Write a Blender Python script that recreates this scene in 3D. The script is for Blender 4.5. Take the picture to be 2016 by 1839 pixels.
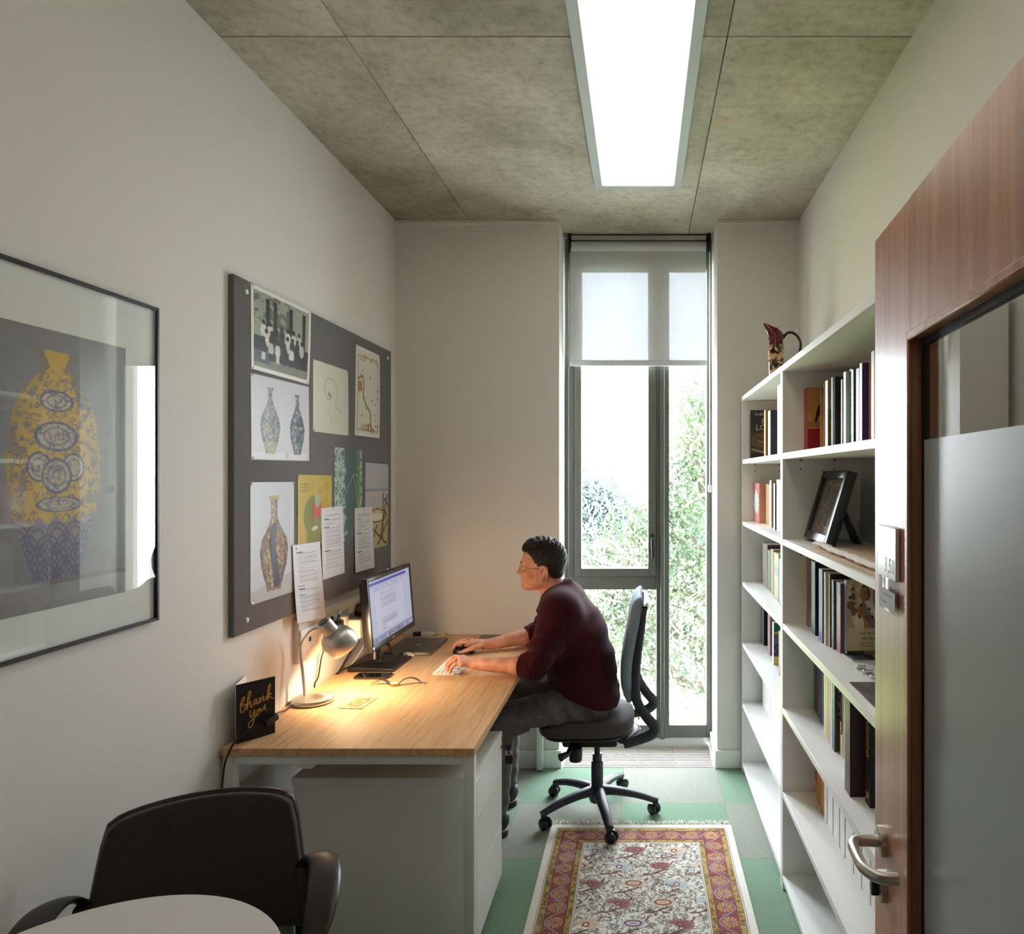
import bpy, bmesh, math, random
import numpy as np
from mathutils import Vector, Matrix

# ---------------------------------------------------------------- camera, sky, light, exposure
SC = bpy.context.scene
for _o in list(bpy.data.objects):
    bpy.data.objects.remove(_o)
random.seed(7)
RNG = np.random.RandomState(11)
CAMZ = 1.6
cam_d = bpy.data.cameras.new('camera')
cam = bpy.data.objects.new('camera', cam_d)
SC.collection.objects.link(cam)
cam.location = (0, 0, CAMZ)
cam.rotation_euler = (math.radians(90), 0, 0)
cam_d.sensor_fit = 'HORIZONTAL'
cam_d.sensor_width = 36.0
cam_d.lens = 1385.0 / 2016.0 * 36.0
cam_d.shift_x = -(1261 - 1008) / 2016.0
cam_d.shift_y = (937 - 919.5) / 2016.0
cam_d.clip_start = 0.02
cam_d.clip_end = 600
SC.camera = cam

SKY_STRENGTH = 22.0
PANEL_STRENGTH = 2.45
LAMP_WATTS = 11.0
world = bpy.data.worlds.new('overcast_sky')
SC.world = world
world.use_nodes = True
_nt = world.node_tree
_bg = _nt.nodes['Background']
_tc = _nt.nodes.new('ShaderNodeTexCoord')
_sep = _nt.nodes.new('ShaderNodeSeparateXYZ')
_rmp = _nt.nodes.new('ShaderNodeValToRGB')
_rmp.color_ramp.elements[0].position = 0.0
_rmp.color_ramp.elements[0].color = (0.93, 0.965, 1.0, 1)
_rmp.color_ramp.elements[1].position = 1.0
_rmp.color_ramp.elements[1].color = (0.80, 0.885, 1.0, 1)
_nt.links.new(_tc.outputs['Generated'], _sep.inputs[0])
_nt.links.new(_sep.outputs['Z'], _rmp.inputs[0])
_nt.links.new(_rmp.outputs[0], _bg.inputs['Color'])
_bg.inputs['Strength'].default_value = SKY_STRENGTH

# daylight portal in the window opening (guides sampling of the sky, gives off nothing itself)
_pd = bpy.data.lights.new('window_portal', 'AREA')
_pd.shape = 'RECTANGLE'
_pd.size, _pd.size_y = 0.88, 2.96
_pd.cycles.is_portal = True
_po = bpy.data.objects.new('window_portal', _pd)
SC.collection.objects.link(_po)
_po.location = (-0.012, 4.27, 1.52)
_po.rotation_euler = (math.radians(-90), 0, 0)
_po['kind'] = 'helper'

SC.view_settings.view_transform = 'Standard'
SC.view_settings.look = 'None'
SC.view_settings.gamma = 1.0
SC.view_settings.use_curve_mapping = False
SC.view_settings.exposure = 0.25
SC.cycles.use_denoising = True
SC.cycles.max_bounces = 8
SC.cycles.diffuse_bounces = 4
SC.cycles.use_adaptive_sampling = True
SC.cycles.adaptive_threshold = 0.05
SC.cycles.glossy_bounces = 4
SC.cycles.transparent_max_bounces = 16
SC.cycles.sample_clamp_indirect = 8.0
SC.cycles.caustics_reflective = False
SC.cycles.caustics_refractive = False

# ---------------------------------------------------------------- helpers
def lin(c):
    def f(v):
        return v / 12.92 if v <= 0.04045 else ((v + 0.055) / 1.055) ** 2.4
    return tuple(f(v / 255.0) for v in c[:3])

MATS = {}
def new_mat(name):
    m = bpy.data.materials.new(name)
    m.use_nodes = True
    return m, m.node_tree, m.node_tree.nodes['Principled BSDF']

def M(name, rgb=(200, 200, 200), rough=0.5, metal=0.0, spec=0.5, var=0.0, vscale=8.0, bump=0.0, bscale=200.0,
      stretch=None, coat=0.0, aniso=0.0, sheen=0.0, emit=0.0, trans=0.0):
    """plain surface with optional noise in colour and relief"""
    if name in MATS:
        return MATS[name]
    m, nt, b = new_mat(name)
    col = lin(rgb)
    b.inputs['Base Color'].default_value = (*col, 1)
    b.inputs['Roughness'].default_value = rough
    b.inputs['Metallic'].default_value = metal
    b.inputs['Specular IOR Level'].default_value = spec
    if coat: b.inputs['Coat Weight'].default_value = coat; b.inputs['Coat Roughness'].default_value = 0.08
    if sheen: b.inputs['Sheen Weight'].default_value = sheen
    if trans: b.inputs['Transmission Weight'].default_value = trans
    if aniso: b.inputs['Anisotropic'].default_value = aniso
    if emit:
        b.inputs['Emission Color'].default_value = (*col, 1); b.inputs['Emission Strength'].default_value = emit
    if var or bump:
        tc = nt.nodes.new('ShaderNodeTexCoord'); mp = nt.nodes.new('ShaderNodeMapping')
        nt.links.new(tc.outputs['Object'], mp.inputs[0])
        if stretch: mp.inputs['Scale'].default_value = stretch
        if var:
            n = nt.nodes.new('ShaderNodeTexNoise'); n.inputs['Scale'].default_value = vscale; n.inputs['Detail'].default_value = 5
            nt.links.new(mp.outputs[0], n.inputs['Vector'])
            mr = nt.nodes.new('ShaderNodeMapRange')
            mr.inputs['From Min'].default_value = 0.3; mr.inputs['From Max'].default_value = 0.7
            mr.inputs['To Min'].default_value = 1 - var; mr.inputs['To Max'].default_value = 1 + var
            nt.links.new(n.outputs['Fac'], mr.inputs['Value'])
            mx = nt.nodes.new('ShaderNodeVectorMath'); mx.operation = 'SCALE'
            mx.inputs[0].default_value = col
            nt.links.new(mr.outputs[0], mx.inputs['Scale'])
            nt.links.new(mx.outputs[0], b.inputs['Base Color'])
        if bump:
            n2 = nt.nodes.new('ShaderNodeTexNoise'); n2.inputs['Scale'].default_value = bscale; n2.inputs['Detail'].default_value = 3
            nt.links.new(mp.outputs[0], n2.inputs['Vector'])
            bp = nt.nodes.new('ShaderNodeBump'); bp.inputs['Strength'].default_value = bump; bp.inputs['Distance'].default_value = 0.002
            nt.links.new(n2.outputs['Fac'], bp.inputs['Height'])
            nt.links.new(bp.outputs[0], b.inputs['Normal'])
    MATS[name] = m
    return m

def nd(nt, t, **kw):
    n = nt.nodes.new(t)
    for k, v in kw.items():
        if k in n.inputs: n.inputs[k].default_value = v
        else: setattr(n, k, v)
    return n

def ramp(nt, stops):
    r = nt.nodes.new('ShaderNodeValToRGB')
    el = r.color_ramp.elements
    while len(el) < len(stops): el.new(0.5)
    for e, (p, c) in zip(el, stops):
        e.position = p; e.color = (*lin(c), 1)
    return r

def wood_mat(name, dark, mid, light, rough, grain_axis='Y', scale=1.0, coat=0.0, spec=0.5):
    m, nt, b = new_mat(name)
    tc = nd(nt, 'ShaderNodeTexCoord'); mp = nd(nt, 'ShaderNodeMapping')
    s = {'X': (1.2, 26, 26), 'Y': (26, 1.2, 26), 'Z': (26, 26, 1.0)}[grain_axis]
    mp.inputs['Scale'].default_value = tuple(v * scale for v in s)
    nt.links.new(tc.outputs['Object'], mp.inputs[0])
    n1 = nd(nt, 'ShaderNodeTexNoise', Scale=1.3, Detail=6.0, Roughness=0.62, Distortion=0.5)
    n2 = nd(nt, 'ShaderNodeTexNoise', Scale=7.0, Detail=4.0, Roughness=0.7)
    nt.links.new(mp.outputs[0], n1.inputs['Vector']); nt.links.new(mp.outputs[0], n2.inputs['Vector'])
    mx = nd(nt, 'ShaderNodeMath', operation='MULTIPLY_ADD'); mx.inputs[1].default_value = 0.35
    nt.links.new(n2.outputs['Fac'], mx.inputs[0]); nt.links.new(n1.outputs['Fac'], mx.inputs[2])
    r = ramp(nt, [(0.45, dark), (0.66, mid), (0.88, light)])
    nt.links.new(mx.outputs[0], r.inputs[0]); nt.links.new(r.outputs[0], b.inputs['Base Color'])
    bp = nd(nt, 'ShaderNodeBump', Strength=0.08, Distance=0.001)
    nt.links.new(mx.outputs[0], bp.inputs['Height']); nt.links.new(bp.outputs[0], b.inputs['Normal'])
    b.inputs['Roughness'].default_value = rough
    b.inputs['Specular IOR Level'].default_value = spec
    if coat:
        b.inputs['Coat Weight'].default_value = coat; b.inputs['Coat Roughness'].default_value = 0.16
    MATS[name] = m
    return m

def glass_mat(name, tint=(1, 1, 1), gloss_rough=0.0, ior=1.5):
    m = bpy.data.materials.new(name); m.use_nodes = True
    nt = m.node_tree; nt.nodes.clear()
    out = nd(nt, 'ShaderNodeOutputMaterial'); mix = nd(nt, 'ShaderNodeMixShader')
    tr = nd(nt, 'ShaderNodeBsdfTransparent'); tr.inputs[0].default_value = (*tint, 1)
    gl = nd(nt, 'ShaderNodeBsdfGlossy'); gl.inputs['Roughness'].default_value = gloss_rough
    fr = nd(nt, 'ShaderNodeFresnel'); fr.inputs[0].default_value = ior
    ge = nd(nt, 'ShaderNodeNewGeometry'); iv = nd(nt, 'ShaderNodeMath', operation='SUBTRACT'); iv.inputs[0].default_value = 1.0
    mu = nd(nt, 'ShaderNodeMath', operation='MULTIPLY')       # one reflection per pane, at the face the light enters
    nt.links.new(ge.outputs['Backfacing'], iv.inputs[1]); nt.links.new(fr.outputs[0], mu.inputs[0]); nt.links.new(iv.outputs[0], mu.inputs[1])
    nt.links.new(mu.outputs[0], mix.inputs[0]); nt.links.new(tr.outputs[0], mix.inputs[1]); nt.links.new(gl.outputs[0], mix.inputs[2])
    nt.links.new(mix.outputs[0], out.inputs[0])
    MATS[name] = m
    return m

def print_mat(rough=0.6, coat=0.0, name='printed_paper'):
    """flat print: ink colours are stored on the sheet itself"""
    if name in MATS: return MATS[name]
    m, nt, b = new_mat(name)
    a = nd(nt, 'ShaderNodeVertexColor', layer_name='ink')
    nt.links.new(a.outputs['Color'], b.inputs['Base Color'])
    b.inputs['Roughness'].default_value = rough
    b.inputs['Specular IOR Level'].default_value = 0.3
    if coat: b.inputs['Coat Weight'].default_value = coat
    MATS[name] = m
    return m

COL = SC.collection
def tag(o, label=None, cat=None, group=None, kind=None):
    if label: o['label'] = label
    if cat: o['category'] = cat
    if group: o['group'] = group
    if kind: o['kind'] = kind
    return o

def thing(name, label, cat, loc=(0, 0, 0), rotz=0.0, group=None, kind=None):
    o = bpy.data.objects.new(name, None)
    COL.objects.link(o)
    o.empty_display_size = 0.05
    o.location = loc; o.rotation_euler = (0, 0, rotz)
    return tag(o, label, cat, group, kind)

def finish(me, smooth=True, angle=38):
    if smooth:
        me.polygons.foreach_set('use_smooth', [True] * len(me.polygons))
        me.set_sharp_from_angle(angle=math.radians(angle))

def ob(name, bm, mat, parent=None, smooth=True, local=False, angle=38, label=None, cat=None, group=None, kind=None):
    """link a bmesh (or mesh) as one object; coordinates are world ones unless local"""
    if isinstance(bm, bpy.types.Mesh):
        me = bm
    else:
        bmesh.ops.recalc_face_normals(bm, faces=bm.faces)
        me = bpy.data.meshes.new(name); bm.to_mesh(me); bm.free()
        finish(me, smooth, angle)
    if mat is not None and not me.materials:
        me.materials.append(mat)
    o = bpy.data.objects.new(name, me)
    COL.objects.link(o)
    if parent is not None:
        o.parent = parent
        if not local and parent.type == 'EMPTY':
            o.matrix_parent_inverse = Matrix.Translation(-Vector(parent.location))
    return tag(o, label, cat, group, kind)

def nb():
    return bmesh.new()

def box(bm, x0, x1, y0, y1, z0, z1, bev=0.0, seg=2):
    vs = [bm.verts.new((x, y, z)) for x in (x0, x1) for y in (y0, y1) for z in (z0, z1)]
    idx = [(0, 1, 3, 2), (4, 6, 7, 5), (0, 4, 5, 1), (2, 3, 7, 6), (0, 2, 6, 4), (1, 5, 7, 3)]
    fs = [bm.faces.new([vs[i] for i in f]) for f in idx]
    if bev:
        es = set(e for f in fs for e in f.edges)
        bmesh.ops.bevel(bm, geom=list(es), offset=bev, segments=seg, affect='EDGES', profile=0.5)
    return bm

def bx(x0, x1, y0, y1, z0, z1, bev=0.0, seg=2):
    return box(nb(), x0, x1, y0, y1, z0, z1, bev, seg)

def catmull(pts, n=6):
    P = [Vector(p) for p in pts]
    out = []
    for i in range(len(P) - 1):
        p0 = P[max(i - 1, 0)]; p1 = P[i]; p2 = P[i + 1]; p3 = P[min(i + 2, len(P) - 1)]
        for k in range(n):
            t = k / n
            out.append(0.5 * ((2 * p1) + (-p0 + p2) * t + (2 * p0 - 5 * p1 + 4 * p2 - p3) * t * t + (-p0 + 3 * p1 - 3 * p2 + p3) * t ** 3))
    out.append(P[-1])
    return out

def tube(bm, pts, r, n=10, cap=True, ell=None, up=None):
    """sweep a round (or elliptic, ell=(a,b) about up) section along pts; r number or list"""
    P = [Vector(p) for p in pts]
    if not isinstance(r, (list, tuple)): r = [r] * len(P)
    if len(r) != len(P):
        r = [float(np.interp(i / (len(P) - 1), np.linspace(0, 1, len(r)), r)) for i in range(len(P))]
    T = []
    for i in range(len(P)):
        a = P[max(i - 1, 0)]; b = P[min(i + 1, len(P) - 1)]
        d = (b - a)
        T.append(d.normalized() if d.length > 1e-9 else Vector((0, 0, 1)))
    ref = Vector(up) if up is not None else (Vector((0, 0, 1)) if abs(T[0].z) < 0.9 else Vector((1, 0, 0)))
    N = (ref - T[0] * ref.dot(T[0])).normalized()
    rings = []
    for i, p in enumerate(P):
        if up is not None:
            N = (ref - T[i] * ref.dot(T[i]))
            N = N.normalized() if N.length > 1e-6 else Vector((1, 0, 0))
        elif i:
            N = (N - T[i] * N.dot(T[i]))
            N = N.normalized() if N.length > 1e-6 else Vector((1, 0, 0))
        B = T[i].cross(N)
        ea, eb = ell if ell else (1, 1)
        rings.append([bm.verts.new(p + (N * math.cos(2 * math.pi * k / n) * ea + B * math.sin(2 * math.pi * k / n) * eb) * r[i]) for k in range(n)])
    for a, b in zip(rings, rings[1:]):
        for k in range(n):
            bm.faces.new((a[k], a[(k + 1) % n], b[(k + 1) % n], b[k]))
    if cap:
        bm.faces.new(rings[0][::-1]); bm.faces.new(rings[-1])
    return bm

def lathe(bm, prof, n=32, mtx=None, closed_ends=True):
    """prof: list of (r, z) from one end to the other"""
    mtx = mtx or Matrix.Identity(4)
    rings = []
    for r, z in prof:
        if r < 1e-5:
            rings.append([bm.verts.new(mtx @ Vector((0, 0, z)))])
        else:
            rings.append([bm.verts.new(mtx @ Vector((r * math.cos(2 * math.pi * k / n), r * math.sin(2 * math.pi * k / n), z))) for k in range(n)])
    for a, b in zip(rings, rings[1:]):
        if len(a) == 1 and len(b) == 1: continue
        for k in range(n):
            k2 = (k + 1) % n
            if len(a) == 1: bm.faces.new((a[0], b[k2], b[k]))
            elif len(b) == 1: bm.faces.new((a[k], a[k2], b[0]))
            else: bm.faces.new((a[k], a[k2], b[k2], b[k]))
    if closed_ends:
        if len(rings[0]) > 1: bm.faces.new(rings[0][::-1])
        if len(rings[-1]) > 1: bm.faces.new(rings[-1])
    return bm

def prism(bm, poly, f, t0, t1, bev=0.0):
    """poly of (a, b) extruded from t0 to t1; f(a, b, t) gives the point"""
    A = [bm.verts.new(f(a, b, t0)) for a, b in poly]
    B = [bm.verts.new(f(a, b, t1)) for a, b in poly]
    n = len(poly)
    fs = [bm.faces.new(A[::-1]), bm.faces.new(B)]
    for i in range(n):
        fs.append(bm.faces.new((A[i], A[(i + 1) % n], B[(i + 1) % n], B[i])))
    if bev:
        es = set(fs[0].edges) | set(fs[1].edges)
        bmesh.ops.bevel(bm, geom=list(es), offset=bev, segments=2, affect='EDGES', profile=0.5)
    return bm

def axis_mtx(origin, zdir, xhint=(1, 0, 0)):
    z = Vector(zdir).normalized(); x = Vector(xhint)
    x = (x - z * x.dot(z))
    if x.length < 1e-4:
        x = Vector((0, 1, 0)); x = x - z * x.dot(z)
    x.normalize(); y = z.cross(x)
    return Matrix(((x.x, y.x, z.x, origin[0]), (x.y, y.y, z.y, origin[1]), (x.z, y.z, z.z, origin[2]), (0, 0, 0, 1)))

def rrect(w, h, r, n=5):
    pts = []
    for cx, cy, a0 in ((w / 2 - r, h / 2 - r, 0), (-w / 2 + r, h / 2 - r, 90), (-w / 2 + r, -h / 2 + r, 180), (w / 2 - r, -h / 2 + r, 270)):
        for k in range(n + 1):
            a = math.radians(a0 + 90 * k / n)
            pts.append((cx + r * math.cos(a), cy + r * math.sin(a)))
    return pts

def text_mesh(body, size, mtx, extrude=0.0003, align='LEFT', font_scale=(1, 1)):
    cu = bpy.data.curves.new('lettering', 'FONT')
    cu.body = body; cu.size = size; cu.extrude = extrude; cu.align_x = align; cu.resolution_u = 2
    o = bpy.data.objects.new('lettering', cu)
    me = bpy.data.meshes.new_from_object(o)
    bpy.data.objects.remove(o)
    me.transform(mtx @ Matrix.Diagonal((font_scale[0], font_scale[1], 1, 1)))
    return me

# ---- ink on a sheet: a fine grid whose points carry print colours
class Ink:
    def __init__(s, w, h, bg=(255, 255, 255)):
        s.w, s.h = w, h
        s.a = np.zeros((h, w, 3)); s.a[:] = bg
        s.yy, s.xx = np.mgrid[0:h, 0:w]
        s.u = s.xx / (w - 1.0); s.v = s.yy / (h - 1.0)      # v runs down the sheet
    def put(s, mask, c, al=1.0):
        mk = (np.clip(mask.astype(float), 0, 1) * np.clip(al, 0, 1))[..., None]
        s.a = s.a * (1 - mk) + np.array(c) * mk
        return s
    def rect(s, u0, u1, v0, v1, c, al=1.0):
        return s.put((s.u >= u0) & (s.u <= u1) & (s.v >= v0) & (s.v <= v1), c, al)
    def ell(s, cu, cv, ru, rv, c, al=1.0):
        return s.put(((s.u - cu) / ru) ** 2 + ((s.v - cv) / rv) ** 2 <= 1, c, al)
    def ring(s, cu, cv, ru, rv, t, c, al=1.0):
        q = np.sqrt(((s.u - cu) / ru) ** 2 + ((s.v - cv) / rv) ** 2)
        return s.put(np.abs(q - 1) < t, c, al)
    def line(s, pts, width, c, al=1.0, asp=1.0):
        """polyline; width in u units, asp = height / width of the sheet"""
        m = width / 2 + 2.0 / s.w
        us = [p[0] for p in pts]; vs = [p[1] for p in pts]
        i0 = max(0, int((min(us) - m) * (s.w - 1))); i1 = min(s.w, int((max(us) + m) * (s.w - 1)) + 2)
        j0 = max(0, int((min(vs) - m / asp) * (s.h - 1))); j1 = min(s.h, int((max(vs) + m / asp) * (s.h - 1)) + 2)
        if i1 <= i0 or j1 <= j0: return s
        U, V = s.u[j0:j1, i0:i1], s.v[j0:j1, i0:i1] * asp
        d = np.full(U.shape, 1e9)
        for (x0, y0), (x1, y1) in zip(pts, pts[1:]):
            ax, ay, bx_, by = x0, y0 * asp, x1, y1 * asp
            dx, dy = bx_ - ax, by - ay
            L = dx * dx + dy * dy + 1e-12
            t = np.clip(((U - ax) * dx + (V - ay) * dy) / L, 0, 1)
            d = np.minimum(d, np.hypot(U - ax - t * dx, V - ay - t * dy))
        mk = (np.clip((width / 2 - d) * s.w + 0.5, 0, 1) * al)[..., None]
        s.a[j0:j1, i0:i1] = s.a[j0:j1, i0:i1] * (1 - mk) + np.array(c) * mk
        return s
    def noise(s, sc, seed=0, oct_=3):
        r = np.random.RandomState(seed); out = np.zeros((s.h, s.w)); amp = 1.0; tot = 0
        for o in range(oct_):
            n = max(2, int(sc * 2 ** o)); m = max(2, int(n * s.h / s.w))
            g = r.rand(m + 2, n + 2)
            x = s.u * n; y = s.v * m
            xi = x.astype(int); yi = y.astype(int); fx = x - xi; fy = y - yi
            fx = fx * fx * (3 - 2 * fx); fy = fy * fy * (3 - 2 * fy)
            out += amp * ((g[yi, xi] * (1 - fx) + g[yi, xi + 1] * fx) * (1 - fy) + (g[yi + 1, xi] * (1 - fx) + g[yi + 1, xi + 1] * fx) * fy)
            tot += amp; amp *= 0.55
        return out / tot
    def blur(s, n=1):
        for _ in range(n):
            p = np.pad(s.a, ((1, 1), (1, 1), (0, 0)), mode='edge')
            s.a = (p[:-2, 1:-1] + p[2:, 1:-1] + p[1:-1, :-2] + p[1:-1, 2:] + 2 * p[1:-1, 1:-1]) / 6.0
        return s
    def grain(s, amt, seed=1):
        s.a = s.a * (1 + amt * (np.random.RandomState(seed).rand(s.h, s.w, 1) - 0.5)); return s
    def textlines(s, u0, u1, v0, v1, n, c=(70, 70, 75), seed=0, heads=()):
        r = random.Random(seed)
        for i in range(n):
            v = v0 + (v1 - v0) * i / max(1, n - 1)
            if i in heads:
                s.rect(u0, u0 + 0.22, v, v + 0.010, (25, 25, 30))
            elif (i + 1) in heads: continue
            else:
                e = u1 if r.random() < 0.6 else u0 + (u1 - u0) * r.uniform(0.35, 0.9)
                s.put((s.u >= u0 + 0.04) & (s.u <= e) & (np.abs(s.v - v) < 0.0030) & (((s.xx * 7 + i * 3) % 11) > 1), c, 0.6)
        return s

def sheet_mesh(name, ink, f, thick=0.0):
    """f(u, v) -> point, u right, v down; returns a mesh with the print"""
    w, h = ink.w, ink.h
    vs = np.empty((h * w, 3))
    k = 0
    for j in range(h):
        for i in range(w):
            vs[k] = f(i / (w - 1.0), j / (h - 1.0)); k += 1
    idx = np.arange(h * w).reshape(h, w)
    q = np.stack([idx[:-1, :-1], idx[1:, :-1], idx[1:, 1:], idx[:-1, 1:]], -1).reshape(-1, 4)
    me = bpy.data.meshes.new(name)
    me.from_pydata(vs.tolist(), [], q.tolist())
    c = np.clip(ink.a.reshape(-1, 3) / 255.0, 0, 1)
    c = np.where(c <= 0.04045, c / 12.92, ((c + 0.055) / 1.055) ** 2.4)
    at = me.color_attributes.new('ink', 'FLOAT_COLOR', 'POINT')
    at.data.foreach_set('color', np.concatenate([c, np.ones((len(c), 1))], 1).astype(np.float32).ravel())
    me.polygons.foreach_set('use_smooth', [True] * len(me.polygons))
    return me

def copy_tree(o, parent=None):
    c = o.copy(); COL.objects.link(c); c.parent = parent
    for ch in o.children:
        copy_tree(ch, c)
    return c

def wy(px, X):
    """depth at which a line at sideways distance X shows at column px"""
    return 1385.0 * X / (px - 1261.0)
# ---------------------------------------------------------------- materials of the room
XL, XR, YF, YB, ZC = -1.342, 0.866, 0.40, 3.858, 3.0
WX0, WX1, WY = -0.4457, 0.4206, 4.15
PAINT = M('white_wall_paint', (226, 223, 219), rough=0.85, spec=0.25, bump=0.12, bscale=260)
SATIN = M('white_satin_paint', (232, 234, 230), rough=0.4, spec=0.4)
SHELFW = M('white_shelf_laminate', (236, 236, 233), rough=0.42, spec=0.4)
DESKW = M('white_powder_coat', (226, 230, 224), rough=0.38, spec=0.45)
OAK = wood_mat('oak_laminate', (190, 144, 100), (208, 166, 122), (220, 182, 140), 0.58, 'Y', 2.1, spec=0.25)
VENEER = wood_mat('door_veneer', (148, 92, 60), (176, 116, 82), (198, 142, 104), 0.42, 'Z', 1.0, coat=0.45)
VENEER.node_tree.nodes['Principled BSDF'].inputs['Coat Roughness'].default_value = 0.26
ALU = M('grey_green_window_aluminium', (104, 108, 100), rough=0.42, metal=0.35, spec=0.5)
STEEL = M('brushed_steel', (200, 196, 190), rough=0.36, metal=1.0, aniso=0.5, bump=0.03, bscale=400)
CHROME = M('chrome', (220, 220, 222), rough=0.1, metal=1.0)
BLACKP = M('black_plastic', (26, 27, 30), rough=0.45, spec=0.4, bump=0.05, bscale=900)
DARKP = M('dark_charcoal_plastic', (44, 48, 56), rough=0.45, spec=0.45, bump=0.05, bscale=900)
RUBBER = M('black_rubber', (20, 20, 21), rough=0.7)
WHITEP = M('white_plastic', (236, 232, 224), rough=0.35)
GLASS = glass_mat('window_glass', (0.97, 0.985, 0.98))
PICGLASS = glass_mat('picture_glass', (0.97, 0.98, 0.98), ior=1.55)

def concrete(name, seed):
    m, nt, b = new_mat(name)
    tc = nd(nt, 'ShaderNodeTexCoord'); mp = nd(nt, 'ShaderNodeMapping')
    mp.inputs['Location'].default_value = (seed * 3.1, seed * 1.7, 0)
    nt.links.new(tc.outputs['Object'], mp.inputs[0])
    n1 = nd(nt, 'ShaderNodeTexNoise', Scale=2.1, Detail=8.0, Roughness=0.62, Distortion=0.4)
    n2 = nd(nt, 'ShaderNodeTexNoise', Scale=26.0, Detail=5.0, Roughness=0.7)
    n3 = nd(nt, 'ShaderNodeTexNoise', Scale=3.6, Detail=2.0, Roughness=0.5)
    mp2 = nd(nt, 'ShaderNodeMapping'); mp2.inputs['Location'].default_value = (9 + seed, 4, 0)
    nt.links.new(tc.outputs['Object'], mp2.inputs[0])
    nt.links.new(mp.outputs[0], n1.inputs['Vector']); nt.links.new(mp.outputs[0], n2.inputs['Vector']); nt.links.new(mp2.outputs[0], n3.inputs['Vector'])
    r1 = ramp(nt, [(0.30, (150, 146, 124)), (0.5, (182, 178, 156)), (0.70, (206, 202, 180))])
    nt.links.new(n1.outputs['Fac'], r1.inputs[0])
    r2 = ramp(nt, [(0.32, (150, 150, 146)), (0.5, (214, 214, 214)), (0.72, (240, 240, 240))])
    nt.links.new(n2.outputs['Fac'], r2.inputs[0])
    mul = nd(nt, 'ShaderNodeMixRGB', blend_type='MULTIPLY'); mul.inputs[0].default_value = 0.55
    nt.links.new(r1.outputs[0], mul.inputs[1]); nt.links.new(r2.outputs[0], mul.inputs[2])
    r3 = nd(nt, 'ShaderNodeMapRange'); r3.inputs['From Min'].default_value = 0.66; r3.inputs['From Max'].default_value = 0.80; r3.inputs['To Max'].default_value = 0.55
    nt.links.new(n3.outputs['Fac'], r3.inputs['Value'])
    mx = nd(nt, 'ShaderNodeMixRGB'); mx.inputs[2].default_value = (*lin((176, 132, 78)), 1)
    nt.links.new(r3.outputs[0], mx.inputs[0]); nt.links.new(mul.outputs[0], mx.inputs[1])
    # scattered air holes and scuffs
    vo = nd(nt, 'ShaderNodeTexVoronoi', Scale=13.0); nt.links.new(mp.outputs[0], vo.inputs['Vector'])
    vr = nd(nt, 'ShaderNodeMapRange'); vr.inputs['From Min'].default_value = 0.018; vr.inputs['From Max'].default_value = 0.034; vr.inputs['To Min'].default_value = 0.55; vr.inputs['To Max'].default_value = 0.0
    nt.links.new(vo.outputs['Distance'], vr.inputs['Value'])
    mp4 = nd(nt, 'ShaderNodeMapping'); mp4.inputs['Scale'].default_value = (6, 22, 1); mp4.inputs['Location'].default_value = (seed, 2, 0)
    nt.links.new(tc.outputs['Object'], mp4.inputs[0])
    n4 = nd(nt, 'ShaderNodeTexNoise', Scale=2.2, Detail=6.0, Roughness=0.75); nt.links.new(mp4.outputs[0], n4.inputs['Vector'])
    r4 = nd(nt, 'ShaderNodeMapRange'); r4.inputs['From Min'].default_value = 0.68; r4.inputs['From Max'].default_value = 0.78; r4.inputs['To Max'].default_value = 0.4
    nt.links.new(n4.outputs['Fac'], r4.inputs['Value'])
    ad = nd(nt, 'ShaderNodeMath', operation='MAXIMUM'); nt.links.new(vr.outputs[0], ad.inputs[0]); nt.links.new(r4.outputs[0], ad.inputs[1])
    mx2 = nd(nt, 'ShaderNodeMixRGB'); mx2.inputs[2].default_value = (*lin((96, 82, 66)), 1)
    nt.links.new(ad.outputs[0], mx2.inputs[0]); nt.links.new(mx.outputs[0], mx2.inputs[1])
    nt.links.new(mx2.outputs[0], b.inputs['Base Color'])
    b.inputs['Roughness'].default_value = 0.75
    bp = nd(nt, 'ShaderNodeBump', Strength=0.25, Distance=0.004)
    nt.links.new(n1.outputs['Fac'], bp.inputs['Height']); nt.links.new(bp.outputs[0], b.inputs['Normal'])
    return m

def carpet(name, base, fleck, rib):
    m, nt, b = new_mat(name)
    tc = nd(nt, 'ShaderNodeTexCoord')
    mp = nd(nt, 'ShaderNodeMapping'); mp.inputs['Scale'].default_value = (1, 1, 1)
    nt.links.new(tc.outputs['Object'], mp.inputs[0])
    n = nd(nt, 'ShaderNodeTexNoise', Scale=230.0, Detail=3.0, Roughness=0.8)
    nt.links.new(mp.outputs[0], n.inputs['Vector'])
    w = nd(nt, 'ShaderNodeTexWave', wave_type='BANDS', bands_direction=rib, Scale=62.0, Distortion=1.5, Detail=2.0)
    w.inputs['Detail Scale'].default_value = 3.0
    nt.links.new(mp.outputs[0], w.inputs['Vector'])
    mu = nd(nt, 'ShaderNodeMath', operation='MULTIPLY_ADD'); mu.inputs[1].default_value = 0.35
    nt.links.new(w.outputs['Fac'], mu.inputs[0]); nt.links.new(n.outputs['Fac'], mu.inputs[2])
    r = ramp(nt, [(0.42, base), (0.9, fleck)])
    nt.links.new(mu.outputs[0], r.inputs[0]); nt.links.new(r.outputs[0], b.inputs['Base Color'])
    b.inputs['Roughness'].default_value = 0.95; b.inputs['Specular IOR Level'].default_value = 0.1
    b.inputs['Sheen Weight'].default_value = 0.2
    bp = nd(nt, 'ShaderNodeBump', Strength=0.6, Distance=0.003)
    nt.links.new(mu.outputs[0], bp.inputs['Height']); nt.links.new(bp.outputs[0], b.inputs['Normal'])
    return m
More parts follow.
